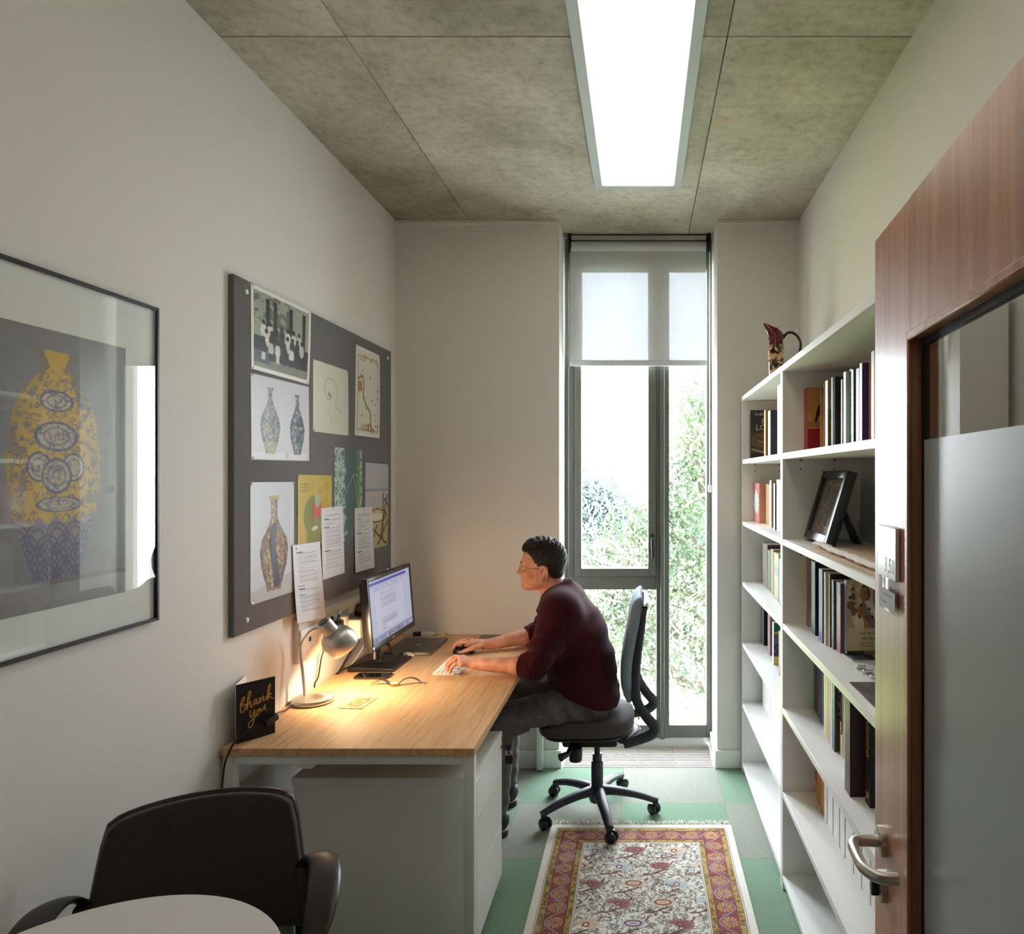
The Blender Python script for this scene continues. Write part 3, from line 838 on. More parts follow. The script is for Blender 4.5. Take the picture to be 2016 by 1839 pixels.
# ---- near bookcase, shelf with the leaning picture: handled below
# ---- near bookcase, third shelf down
z = BZ[3]
specs = [
 (1573.0, 1576.6, 0.640, 0.300, 0.15, (186, 176, 40), (190, 182, 46), False, 'thin yellow green booklet at the window end of its shelf'),
 (1577.0, 1580.3, 0.634, 0.302, 0.17, (196, 190, 190), (160, 84, 92), False, 'thin book with pink red spine and tangled black ring on grey cover'),
 (1597.2, 1604.5, 0.622, 0.262, 0.15, (40, 36, 38), (52, 50, 54), True, 'thick black hardback on the shelf of the frontier book'),
 (1612.0, 1619.0, 0.618, 0.250, 0.14, (44, 46, 104), (60, 72, 132), False, 'royal blue paperback beside the thick black hardback'),
 (1619.6, 1623.4, 0.622, 0.245, 0.14, (196, 184, 164), (200, 190, 172), False, 'cream paperback after the royal blue one'),
 (1623.8, 1627.4, 0.630, 0.243, 0.13, (38, 38, 38), (206, 204, 192), False, 'slim dark book with whitish spine two before the maroon one'),
 (1627.8, 1632.6, 0.634, 0.226, 0.13, (70, 76, 84), (84, 90, 98), False, 'slate grey paperback just before the maroon one'),
 (1633.4, 1642.6, 0.640, 0.225, 0.13, (112, 62, 70), (116, 68, 78), False, 'maroon paperback with navy head touching the frontier book'),
 (1643.2, 1646.8, 0.652, 0.237, 0.165, (182, 160, 122), (142, 164, 182), True, 'paperback with crowd painting on its cover titled the frontier in British India')]
for (p0, p1, X, h, dp, rgb, sr, hard, lab) in specs:
    y0, y1 = fit('n3', *row(p0, p1, X), NEAR_LIM)
    t = book(lab, y0, y1, z, h, X, dp, rgb, hard, sr, bands=((0.84, 1.0, (34, 34, 70)),) if 'navy head' in lab else ())
    if 'tangled' in lab:
        ik = Ink(70, 110, (188, 182, 180)); r = random.Random(5)
        for k in range(46):
            a = r.uniform(0, 6.28); b = a + r.uniform(0.6, 2.4)
            ik.line([(0.42 + 0.36 * math.cos(q), 0.6 + 0.22 * math.sin(q) + r.uniform(-0.02, 0.02)) for q in np.linspace(a, b, 5)], 0.012, (36, 34, 34), 0.8)
            ik.line([(r.uniform(0.12, 0.72), r.uniform(0.42, 0.78)), (r.uniform(0.12, 0.72), r.uniform(0.42, 0.78))], 0.010, (44, 40, 40), 0.8)
        cover_print(t, ik, X + 0.002, X + dp, y0, z + 0.001, z + h)
    if 'frontier' in lab and 'titled' in lab:
        ik = Ink(96, 138, (190, 168, 128)); r = random.Random(2)
        nz = ik.noise(6, 1, 4); ik.put(nz > 0.52, (166, 140, 100), 0.7); ik.put(nz < 0.42, (206, 188, 150), 0.8)
        for k in range(34):
            u, v = r.uniform(0.02, 0.98), r.uniform(0.12, 0.62)
            c = r.choice([(96, 66, 44), (60, 48, 42), (206, 180, 140), (150, 96, 58), (84, 88, 90), (222, 204, 168)])
            ik.ell(u, v, r.uniform(0.04, 0.09), r.uniform(0.05, 0.12), c, 0.85)
            ik.ell(u, v - 0.1, 0.032, 0.024, r.choice([(70, 46, 34), (130, 88, 60), (40, 32, 28)]), 0.95)
        for k in range(8):
            u = r.uniform(0.05, 0.95); ik.line([(u, 0.04), (u + r.uniform(-0.05, 0.05), 0.3)], 0.012, (84, 70, 50), 0.7)
        ik.rect(0, 1, 0.63, 0.94, (200, 182, 140), 0.72); ik.rect(0, 0.33, 0.94, 1, (70, 60, 48)); ik.rect(0.33, 1, 0.94, 1, (120, 88, 60), 0.8)
        cover_print(t, ik, X + 0.003, X + dp, y0, z + 0.001, z + h)
        cx_ = X + 0.088
        cover_text(t, 'THE FRONTIER IN', 0.0122, cx_, y0, z + 0.066, (34, 30, 26), 'CENTER')
        cover_text(t, 'BRITISH INDIA', 0.0122, cx_, y0, z + 0.051, (34, 30, 26), 'CENTER')
        cover_text(t, 'SPACE, SCIENCE, AND POWER IN', 0.0062, cx_, y0, z + 0.038, (60, 52, 44), 'CENTER')
        cover_text(t, 'THE NINETEENTH CENTURY', 0.0066, cx_, y0, z + 0.028, (60, 52, 44), 'CENTER')

# ---- near bookcase, fourth shelf down
z = BZ[2]
specs = [
 (1594.2, 1598.8, 0.668, 0.300, 0.15, (70, 140, 52), (72, 146, 56), False, 'grass green paperback at the window end, two shelves below the frontier book'),
 (1599.4, 1606.6, 0.664, 0.300, 0.15, (88, 36, 40), (92, 40, 44), True, 'dark red hardback beside the grass green paperback'),
 (1607.0, 1613.6, 0.660, 0.298, 0.15, (62, 80, 120), (70, 92, 136), True, 'denim blue hardback after the dark red one'),
 (1614.2, 1621.4, 0.655, 0.292, 0.15, (64, 72, 78), (70, 80, 88), True, 'slate hardback after the denim blue one'),
 (1622.0, 1625.0, 0.640, 0.290, 0.15, (232, 232, 228), (236, 236, 232), False, 'thin white book between the slate hardback and yellow booklet'),
 (1625.4, 1629.4, 0.637, 0.285, 0.15, (206, 186, 84), (212, 194, 96), False, 'thin pale yellow booklet two shelves below the frontier book'),
 (1629.8, 1634.6, 0.635, 0.285, 0.15, (186, 152, 142), (196, 164, 152), False, 'dusty pink booklet between pale yellow and lilac spines'),
 (1635.0, 1638.0, 0.632, 0.285, 0.15, (206, 212, 230), (206, 212, 232), False, 'thin pale lilac booklet beside the patterned olive book'),
 (1638.4, 1643.0, 0.630, 0.290, 0.15, (66, 68, 40), (60, 66, 84), True, 'olive hardback patterned in blue and white over its upper cover'),
 (1653.6, 1658.6, 0.642, 0.278, 0.14, (222, 214, 196), (206, 186, 150), False, 'cream paperback with a dark looped drawing on its spine'),
 (1662.2, 1665.2, 0.618, 0.280, 0.15, (238, 240, 238), (238, 240, 238), False, 'first of two slim white books before the big maroon binder'),
 (1665.8, 1669.6, 0.610, 0.282, 0.15, (232, 236, 232), (228, 232, 228), False, 'second slim white book touching the big maroon binder'),
 (1671.0, 1672.6, 0.584, 0.310, 0.24, (58, 26, 32), (64, 30, 36), True, 'big dark maroon slipcase standing proud of the row by the door'),
 (1707.2, 1712.8, 0.632, 0.292, 0.15, (196, 164, 152), (206, 176, 164), False, 'pinkish paperback between maroon slipcase and black spine'),
 (1713.2, 1722.0, 0.618, 0.294, 0.15, (20, 20, 22), (24, 24, 28), True, 'black spine with tall yellow lettering nearest the door')]
for (p0, p1, X, h, dp, rgb, sr, hard, lab) in specs:
    y0, y1 = row(p0, p1, X)
    if 'slipcase' in lab: y0, y1 = 1.962, 2.012
    if 'pinkish' in lab: y0, y1 = 1.940, 1.958
    if 'nearest the door' in lab: y0, y1 = 1.895, 1.936
    y0, y1 = fit('n2', y0, y1, NEAR_LIM)
    t = book(lab, y0, y1, z, h, X, dp, rgb, hard, sr, pages=PAGEW if 'white' in lab else None)
    if 'patterned' in lab:
        ik = Ink(60, 110, (66, 68, 40)); nz = ik.noise(9, 4, 2)
        up = ik.v < 0.62
        ik.put(up, (44, 46, 100)); 
        for k in range(5):
            ik.put(up & (np.abs(np.sin(nz * 26 + ik.v * 40)) < 0.35), (190, 196, 214), 0.7)
        cover_print(t, ik, X + 0.012, X + dp, y0, z + 0.001, z + h)
        cover_text(t, 'Dar', 0.02, X + 0.03, y0, z + 0.04, (220, 216, 190)); cover_text(t, 'Ag', 0.02, X + 0.03, y0, z + 0.016, (220, 216, 190))
    if 'looped' in lab:
        pts = [(X - 0.0008, (y0 + y1) / 2 + 0.008 * math.sin(q), z + 0.16 + 0.05 * math.cos(q)) for q in np.linspace(0.3, 6.0, 18)]
        pts += [(X - 0.0008, y0 + 0.004, z + 0.09), (X - 0.0008, y0 + 0.012, z + 0.07)]
        ob('loop_drawing', tube(nb(), pts, 0.0016, 6), M('loop_ink', (60, 34, 22), rough=0.5), t)
    if 'yellow lettering' in lab:
        spine_text(t, 'LIVE VISIONS', 0.030, X, y1 - 0.012, z + h - 0.002, (214, 190, 60), fs=(0.95, 1.0))
        spine_text(t, 'R', 0.034, X, y1 - 0.008, z + 0.036, (214, 190, 60))

# ---- near bookcase, low shelf: three ochre volumes and a run of white ones
z = BZ[1]
for k, (p0, p1, X, lab) in enumerate(((1599.5, 1607.5, 0.676, 'ochre cloth volume with dark red label, first on the low shelf'),
                                    (1608.0, 1615.5, 0.664, 'ochre cloth volume with gilt lettering, middle one on the low shelf'),
                                    (1616.0, 1621.6, 0.656, 'ochre cloth volume touching the run of white volumes'))):
    y0, y1 = fit('n1', *row(p0, p1, X), NEAR_LIM)
    t = book(lab, y0, y1, z, 0.285, X, 0.15, (186, 128, 56), True, (190, 132, 60), bands=((0.18, 0.62, (122, 40, 34)),) if k == 0 else ())
    spine_text(t, 'VOL', 0.018, X - 0.0004, (y0 + y1) / 2 - 0.006, z + 0.27, (236, 214, 150))
def white_volume(label, group, y0, y1, z, h, X):
    t = book(label, y0, y1, z, h, X, 0.15, (214, 212, 212), False, (222, 221, 221), group=group, pages=PAGEW)
    return t
edges = [1622.2, 1628.0, 1633.5, 1639.6, 1643.8, 1652.4, 1658.6, 1663.4, 1672.2, 1679.8, 1687.6, 1695.8, 1704.0, 1713.4, 1722.5, 1731]
for k in range(len(edges) - 1):
    y0, y1 = fit('n1', *row(edges[k] + 0.3, edges[k + 1] - 0.3, 0.652), NEAR_LIM)
    t = white_volume('white volume in the uniform run on the low shelf behind the door handle', 'white volumes on the low shelf', y0, y1, z, 0.285 + 0.003 * (k % 3), 0.652 + 0.0015 * (k % 2))
    spine_text(t, 'PAPERS', 0.0085, 0.6515, (y0 + y1) / 2 + 0.003, z + 0.28, (160, 140, 100))
    spine_text(t, 'Boston', 0.0085, 0.6515, (y0 + y1) / 2 + 0.003, z + 0.19, (70, 72, 84))

# ---- far bookcase
def rowf(px0, px1, X):
    a, b = wy(px1, X), wy(px0, X)
    if b > 3.794: a -= b - 3.794; b = 3.794
    return a, b
z = BZ[5]
far = [
 (5, 1473.0, 1478.0, 0.585, 0.245, 0.17, (52, 54, 64), (150, 154, 160), False, 'black and white spined book at the window end of the top shelf'),
 (5, 1478.6, 1480.6, 0.586, 0.262, 0.22, (58, 54, 48), (64, 62, 60), True, 'large dark paperback with pale Collins lettering and a hand drawing'),
 (5, 1504.2, 1507.2, 0.612, 0.236, 0.18, (196, 134, 52), (206, 170, 110), True, 'amber orange hardback on the far top shelf'),
 (5, 1512.0, 1516.5, 0.612, 0.222, 0.17, (40, 38, 48), (150, 160, 164), True, 'midnight blue hardback with silvery spine on the far top shelf'),
 (5, 1530.5, 1538.0, 0.578, 0.292, 0.16, (226, 230, 236), (232, 236, 240), False, 'white book with black tick marks beside the bookcase divider'),
 (4, 1476.5, 1487.0, 0.610, 0.205, 0.14, (214, 150, 140), (206, 132, 126), False, 'paperback with pink spine and pale starburst'),
 (4, 1487.8, 1503.0, 0.640, 0.202, 0.13, (60, 34, 40), (196, 164, 112), True, 'fat book turned fore edge out showing tan pages'),
 (4, 1510.0, 1513.0, 0.618, 0.222, 0.15, (186, 152, 106), (238, 236, 224), False, 'tan book with narrow white spine on the far second shelf'),
 (4, 1515.8, 1518.6, 0.636, 0.196, 0.14, (62, 44, 66), (150, 84, 62), False, 'slim plum and brick booklet on the far second shelf'),
 (4, 1522.8, 1525.6, 0.606, 0.210, 0.15, (30, 34, 38), (206, 214, 228), False, 'black book with icy white spine edge on the far second shelf'),
 (4, 1528.8, 1536.0, 0.592, 0.228, 0.15, (104, 122, 128), (112, 132, 138), True, 'blue grey hardback next to the divider on the far second shelf'),
 (3, 1501.5, 1510.5, 0.642, 0.220, 0.14, (72, 54, 78), (150, 142, 130), True, 'purple book in a half torn picture jacket'),
 (3, 1511.0, 1516.8, 0.640, 0.200, 0.14, (110, 132, 112), (118, 140, 118), True, 'sage green old hardback on the far third shelf'),
 (3, 1517.6, 1522.6, 0.634, 0.216, 0.14, (150, 124, 104), (158, 134, 112), True, 'dusty brown hardback between sage and olive books'),
 (3, 1523.6, 1532.8, 0.624, 0.214, 0.14, (146, 142, 100), (154, 150, 108), True, 'olive hardback with faded lilac label on its spine'),
 (3, 1533.6, 1540.0, 0.612, 0.205, 0.14, (120, 150, 176), (128, 156, 184), False, 'light blue book beside the divider on the far third shelf'),
 (2, 1495.5, 1500.6, 0.650, 0.215, 0.14, (24, 24, 26), (120, 124, 130), False, 'black book with a small portrait on its cover'),
 (2, 1511.4, 1516.0, 0.645, 0.200, 0.14, (140, 104, 110), (150, 116, 128), False, 'mauve book between the black portrait book and landscape book'),
 (2, 1520.6, 1523.0, 0.630, 0.200, 0.14, (98, 108, 118), (236, 238, 232), False, 'book with misty landscape cover and white spine'),
 (2, 1533.0, 1539.0, 0.622, 0.200, 0.14, (120, 92, 130), (128, 98, 138), False, 'violet book beside the divider on the far fourth shelf')]
for (sh, p0, p1, X, h, dp, rgb, sr, hard, lab) in far:
    z = BZ[sh]
    y0, y1 = rowf(p0, p1, X)
    if 'Collins' in lab: y0, y1 = 3.748, 3.765
    elif 'window end of the top' in lab: y0, y1 = 3.766, 3.794
    y0, y1 = fit('f%d' % sh, y0, y1, FAR_LIM)
    t = book(lab, y0, y1, z, h, X, dp, rgb, hard, sr, bands=((0.53, 0.72, (130, 122, 140)),) if 'lilac label' in lab else ((0.42, 0.90, (150, 142, 130)),) if 'torn picture' in lab else tuple((0.12 + 0.13 * q, 0.13 + 0.13 * q, (30, 32, 38)) for q in range(6)) if 'tick marks' in lab else ())
    if 'Collins' in lab:
        ik = Ink(60, 100, (56, 54, 56)); nz = ik.noise(4, 2, 4)
        ik.put(nz > 0.5, (70, 66, 56), 0.7)
        ik.ell(0.36, 0.62, 0.36, 0.17, (104, 84, 66)); ik.ell(0.28, 0.66, 0.14, 0.05, (132, 108, 84)); ik.line([(0.05, 0.80), (0.3, 0.86), (0.6, 0.80)], 0.05, (150, 140, 118)); ik.rect(0, 1, 0.88, 1, (40, 38, 42))
        ik.line([(0.15, 0.55), (0.3, 0.62), (0.5, 0.58)], 0.025, (70, 54, 44)); ik.line([(0.1, 0.66), (0.3, 0.7), (0.5, 0.74)], 0.02, (76, 58, 46))
        cover_print(t, ik, X + 0.002, X + dp, y0, z + 0.001, z + h)
        cover_text(t, 'Collins', 0.022, X + 0.022, y0, z + h - 0.028, (226, 224, 220))
        cover_text(t, 'F', 0.044, X + 0.058, y0, z + h - 0.074, (206, 196, 176)); cover_text(t, 'LON', 0.042, X + 0.028, y0, z + h - 0.106, (206, 196, 176))
    if 'portrait' in lab and 'small' in lab:
        ik = Ink(40, 70, (24, 24, 26)); ik.ell(0.32, 0.42, 0.09, 0.06, (150, 136, 110)); ik.ell(0.34, 0.6, 0.16, 0.12, (70, 66, 58))
        cover_print(t, ik, X + 0.002, X + dp, y0, z + 0.001, z + h)
    if 'landscape cover' in lab:
        ik = Ink(40, 60, (92, 100, 116)); ik.rect(0, 1, 0, 0.22, (28, 104, 96)); ik.rect(0, 1, 0.22, 0.27, (190, 190, 40)); ik.rect(0, 1, 0.8, 1, (206, 200, 92)); ik.put((ik.v > 0.5) & (ik.v < 0.78) & (ik.noise(8, 3) > 0.48), (54, 56, 74))
        cover_print(t, ik, X + 0.002, X + dp, y0, z + 0.001, z + h)
    if 'starburst' in lab:
        st = []
        cz_ = z + h * 0.52; cy_ = (y0 + y1) / 2
        n = 14
        poly = []
        for q in range(n * 2):
            a = math.pi * q / n; rr = 1.0 if q % 2 else 0.72
            poly.append((cy_ + (y1 - y0) * 0.49 * rr * math.cos(a), cz_ + 0.07 * rr * math.sin(a)))
        ob('starburst', prism(nb(), poly, lambda a, b, q: Vector((q, a, b)), X - 0.0008, X - 0.0001), cov((206, 220, 214)), t, smooth=False)
z = BZ[1]
edges = [1501.0 + 2.75 * k for k in range(15)]
for k in range(len(edges) - 1):
    y0, y1 = fit('f1', *rowf(edges[k] + 0.15, edges[k + 1] - 0.15, 0.648 - 0.001 * (k % 2)), FAR_LIM)
    white_volume('white volume in the uniform run on the far bookcase low shelf', 'white volumes in the far bookcase', y0, y1, z, 0.255, 0.648 - 0.001 * (k % 2))

# ---------------------------------------------------------------- other things on the near bookcase
# leaning shadow-box picture
pf = thing('leaning_picture', 'black box frame with gold rimmed ovals leaning on an easel stand', 'framed picture', (0.66, 2.52, BZ[4]))
lean = math.radians(16.5)
fy_0, fy_1, fh = 2.388, 2.704, 0.262
def fp(y, s, d):
    """point on the frame: along y, s up the leaning face, d behind the face"""
    return Vector((0.628 + s * math.sin(lean) + d * math.cos(lean), y, BZ[4] + 0.012 + s * math.cos(lean) - d * math.sin(lean)))
BLK = M('black_frame_lacquer', (30, 31, 36), rough=0.35)
bw = 0.028
for a0, a1, s0, s1 in ((fy_0, fy_0 + bw, 0, fh), (fy_1 - bw, fy_1, 0, fh), (fy_0 + bw, fy_1 - bw, 0, bw), (fy_0 + bw, fy_1 - bw, fh - bw, fh)):
    ob('frame', prism(nb(), [(a0, s0), (a1, s0), (a1, s1), (a0, s1)], lambda a, b, q: fp(a, b, q), 0, 0.036, 0.001), BLK, pf)
ob('backing', prism(nb(), [(fy_0 + 0.01, 0.01), (fy_1 - 0.01, 0.01), (fy_1 - 0.01, fh - 0.01), (fy_0 + 0.01, fh - 0.01)], lambda a, b, q: fp(a, b, q), 0.022, 0.034), BLK, pf)
ik = Ink(110, 90, (128, 92, 74))
ik.put(ik.noise(5, 8) > 0.5, (120, 86, 70), 0.6)
def gold_ring(cu, cv, ru, rv): 
    ik.ell(cu, cv, ru, rv, (94, 74, 70)); ik.ring(cu, cv, ru, rv, 0.07, (214, 188, 140))
gold_ring(0.24, 0.28, 0.13, 0.21); gold_ring(0.24, 0.74, 0.12, 0.16)
ik.rect(0.47, 0.90, 0.10, 0.88, (214, 188, 140)); ik.rect(0.485, 0.885, 0.12, 0.86, (70, 58, 58))
ik.rect(0.6, 0.66, 0.90, 0.95, (206, 180, 130)); ik.rect(0.68, 0.74, 0.90, 0.95, (206, 180, 130))
me = sheet_mesh('mount', ik, lambda u, v: fp(fy_1 - bw - (fy_1 - fy_0 - 2 * bw) * u, fh - bw - (fh - 2 * bw) * v, 0.018))
ob('mount', me, print_mat(0.6), pf)
ob('glass', prism(nb(), [(fy_0 + bw, bw), (fy_1 - bw, bw), (fy_1 - bw, fh - bw), (fy_0 + bw, fh - bw)], lambda a, b, q: fp(a, b, q), 0.006, 0.008), PICGLASS, pf, smooth=False)
ob('easel_leg', prism(nb(), [(2.50, 0.165), (2.565, 0.165), (2.585, 0.0), (2.48, 0.0)], lambda a, b, q: Vector((0.716 + (0.165 - b) * 0.36 + q, a, BZ[4] + 0.001 + b * 0.86)), 0, 0.005), BLK, pf)
# folded paper and white scarf strip beside it
pm = bx(0.562, 0.80, 1.70, 2.36, BZ[4] + 0.0003, BZ[4] + 0.004, 0.001, 1)
o = ob('folded_map', pm, M('old_map_paper', (206, 178, 148), rough=0.8, var=0.08, vscale=9), label='folded buff paper map lying flat beside the leaning black frame', cat='map')
bm = nb(); pts = catmull([(0.60, 2.395, BZ[4] + 0.014), (0.603, 2.30, BZ[4] + 0.016), (0.597, 2.18, BZ[4] + 0.013), (0.60, 2.02, BZ[4] + 0.014), (0.596, 1.86, BZ[4] + 0.013), (0.604, 1.70, BZ[4] + 0.014)], 8)
rr = [0.010 * (1 + 0.18 * math.sin(i * 1.3)) for i in range(len(pts))]
tube(bm, pts, rr, 12, ell=(0.75, 1.5), up=(0, 0, 1))
ob('fabric_strip', bm, M('white_gauze', (232, 226, 222), rough=0.9, bump=0.5, bscale=120), label='twisted white gauze strip lying along the shelf edge on the buff map', cat='fabric strip')

z = BZ[3]
def flat_card(name, label, cat, quad, zz, th, ink):
    (a, b, c, d) = [Vector(q) for q in quad]          # far-left, far-right, near-right, near-left in X, Y
    t = thing(name, label, cat, ((a.x + c.x) / 2, (a.y + c.y) / 2, zz))
    def P(u, v, h): 
        p = (a * (1 - u) + b * u) * (1 - v) + (d * (1 - u) + c * u) * v
        return (p.x, p.y, zz + h)
    bm = nb(); bm2 = [bm.verts.new(P(u, v, h)) for h in (0.0002, th) for (u, v) in ((0, 0), (1, 0), (1, 1), (0, 1))]
    for f in ((3, 2, 1, 0), (4, 5, 6, 7), (0, 1, 5, 4), (1, 2, 6, 5), (2, 3, 7, 6), (3, 0, 4, 7)): bm.faces.new([bm2[i] for i in f])
    ob('card', bm, M('card_stock', (224, 220, 210), rough=0.6), t, smooth=False)
    ob('print', sheet_mesh('print', ink, lambda u, v: P(u, v, th + 0.0003)), print_mat(0.45), t)
    return t
ik = Ink(70, 60, (66, 74, 92)); r = random.Random(3)
ik.rect(0, 1, 0.44, 0.5, (34, 38, 48))
for k in range(16):
    u = r.uniform(0.05, 0.95); ik.rect(u, u + 0.02, 0.04, 0.40, (170, 176, 190), 0.7)
ik.rect(0.06, 0.1, 0.54, 0.94, (190, 196, 206)); ik.rect(0.2, 0.23, 0.54, 0.94, (160, 168, 180)); ik.rect(0.66, 0.95, 0.52, 0.98, (38, 42, 52)); ik.rect(0.3, 0.62, 0.56, 0.94, (88, 98, 118))
flat_card('booklet', 'dark blue grey printed booklet lying flat in front of the frontier book', 'booklet', ((0.640, 2.285), (0.722, 2.285), (0.735, 2.16), (0.652, 2.16)), z, 0.004, ik)
ik = Ink(40, 40, (150, 124, 92)); ik.put(ik.noise(5, 2) > 0.5, (104, 78, 54)); ik.rect(0, 1, 0.6, 1, (196, 186, 160))
flat_card('picture_card', 'small brown picture card propped flat behind the blue grey booklet', 'card', ((0.728, 2.30), (0.81, 2.30), (0.81, 2.18), (0.745, 2.18)), z, 0.003, ik)
ik = Ink(40, 40, (88, 78, 80)); ik.put(ik.noise(4, 9) > 0.5, (118, 108, 112), 0.7)
flat_card('brochure', 'dark slate brochure lying at the shelf edge close to the door', 'brochure', ((0.573, 1.935), (0.75, 1.935), (0.75, 1.70), (0.573, 1.70)), z, 0.003, ik)
for k, lab in enumerate(('small steel clip on the shelf, farthest of three in a row', 'small steel clip on the shelf, middle of three in a row', 'small steel clip on the shelf, nearest of three in a row')):
    x, y = 0.640 + k * 0.0045, 2.075 - k * 0.05
    bm = nb(); tube(bm, [(x, y, z + 0.006), (x + 0.024, y, z + 0.006)], 0.0055, 10)
    bmesh.ops.create_icosphere(bm, subdivisions=2, radius=0.0058, matrix=Matrix.Translation((x, y, z + 0.006)))
    box(bm, x + 0.004, x + 0.012, y - 0.003, y + 0.003, z + 0.0002, z + 0.004)
    ob('steel_clip', bm, CHROME, label=lab, cat='clip', group='steel clips on the shelf')

# ---------------------------------------------------------------- jug on the far bookcase
jx, jy, jz = 0.655, 3.40, 2.0285
jug = thing('jug', 'glazed ceramic jug with dark red spout and looped handle on the bookcase', 'jug', (jx, jy, jz))
def jug_mat():
    m, nt, b = new_mat('painted_jug_glaze')
    tc = nd(nt, 'ShaderNodeTexCoord'); sx = nd(nt, 'ShaderNodeSeparateXYZ'); nt.links.new(tc.outputs['Object'], sx.inputs[0])
    n = nd(nt, 'ShaderNodeTexNoise', Scale=26.0, Detail=4.0, Distortion=1.2); nt.links.new(tc.outputs['Object'], n.inputs['Vector'])
    r = ramp(nt, [(0.40, (38, 30, 28)), (0.47, (110, 84, 60)), (0.52, (206, 168, 120)), (0.66, (216, 186, 146))])
    nt.links.new(n.outputs['Fac'], r.inputs[0])
    red = ramp(nt, [(0.35, (66, 18, 22)), (0.6, (110, 32, 34)), (0.75, (60, 80, 92))]); nt.links.new(n.outputs['Fac'], red.inputs[0])
    mr = nd(nt, 'ShaderNodeMapRange'); mr.inputs['From Min'].default_value = 2.0285 + 0.196; mr.inputs['From Max'].default_value = 2.0285 + 0.206
    nt.links.new(sx.outputs['Z'], mr.inputs['Value'])
    mx = nd(nt, 'ShaderNodeMixRGB'); nt.links.new(mr.outputs[0], mx.inputs[0]); nt.links.new(r.outputs[0], mx.inputs[1]); nt.links.new(red.outputs[0], mx.inputs[2])
    nt.links.new(mx.outputs[0], b.inputs['Base Color']); b.inputs['Roughness'].default_value = 0.12
    return m
bm = nb()
prof = [(0.0, 0.0, 0), (0.034, 0.0, 0), (0.036, 0.02, 0), (0.034, 0.06, 0), (0.037, 0.12, 0), (0.040, 0.155, 0), (0.037, 0.19, 0), (0.034, 0.215, 0), (0.035, 0.24, 0.15), (0.036, 0.262, 0.5), (0.036, 0.283, 1.0)]
n = 28; rings = []
for r_, zz, spout in prof:
    ring = []
    for k in range(n):
        a = 2 * math.pi * k / n
        f = max(0.0, math.cos(a - math.pi))
        rr_ = r_ * (1 + spout * 0.75 * f ** 4 - spout * 0.25 * (1 - f) * abs(math.sin(a)))
        ring.append(bm.verts.new((jx + rr_ * math.cos(a), jy + rr_ * math.sin(a), jz + zz + spout * (0.024 * f ** 3 - 0.024 * max(0, math.cos(a))))) if r_ > 0 else None)
    rings.append(ring if r_ > 0 else [bm.verts.new((jx, jy, jz + zz))])
for a, b in zip(rings, rings[1:]):
    for k in range(n):
        k2 = (k + 1) % n
        if len(a) == 1: bm.faces.new((a[0], b[k2], b[k]))
        else: bm.faces.new((a[k], a[k2], b[k2], b[k]))
jb = ob('body', bm, jug_mat(), jug)
sm = jb.modifiers.new('wall', 'SOLIDIFY'); sm.thickness = 0.003
pts = catmull([(jx + 0.030, jy, jz + 0.232), (jx + 0.055, jy, jz + 0.262), (jx + 0.090, jy, jz + 0.258), (jx + 0.118, jy, jz + 0.215), (jx + 0.108, jy, jz + 0.15), (jx + 0.07, jy, jz + 0.09), (jx + 0.034, jy, jz + 0.062)], 6)
ob('handle', tube(nb(), pts, 0.0068, 12), M('dark_green_glaze', (48, 42, 34), rough=0.12), jug)
# ---------------------------------------------------------------- desk
DX0, DX1, DY0, DY1, DZ = -1.334, -0.528, 2.2335, 3.842, 0.734
desk = thing('desk', 'long oak topped desk with white metal frame against the left wall', 'desk', (-0.93, 3.04, 0))
ob('desk_top', bx(DX0, DX1, DY0, DY1, DZ - 0.0255, DZ, 0.0012, 1), OAK, desk)
LW = 0.034
for (x, y) in ((DX0 + 0.004, DY0 + 0.006), (DX1 - LW - 0.002, DY0 + 0.006), (DX0 + 0.018, DY1 - LW - 0.002), (DX1 - LW - 0.002, DY1 - LW - 0.002)):
    ob('leg', bx(x, x + LW, y, y + LW, 0.006, DZ - 0.026, 0.003, 2), DESKW, desk)
    ob('foot', lathe(nb(), [(0, 0), (0.014, 0), (0.014, 0.007), (0, 0.007)], 16, Matrix.Translation((x + LW / 2, y + LW / 2, 0)), False), BLACKP, desk)
for y in (DY0 + 0.006, DY1 - LW - 0.002):
    ob('end_rail', bx(DX0 + 0.004 + LW, DX1 - LW - 0.002, y, y + LW, DZ - 0.026 - 0.028, DZ - 0.026, 0.003, 2), DESKW, desk)
for x in (DX0 + 0.03, DX1 - 0.10):
    ob('side_rail', bx(x, x + 0.03, DY0 + 0.04, DY1 - 0.04, DZ - 0.052, DZ - 0.0265, 0.003, 2), DESKW, desk)
ob('cable_port_cap', prism(nb(), [(-1.105, 0), (-1.035, 0), (-1.048, -0.014), (-1.092, -0.014)], lambda a, b, q: Vector((a, q, DZ - 0.0545 + b)), DY0 + 0.012, DY0 + 0.03), WHITEP, desk)
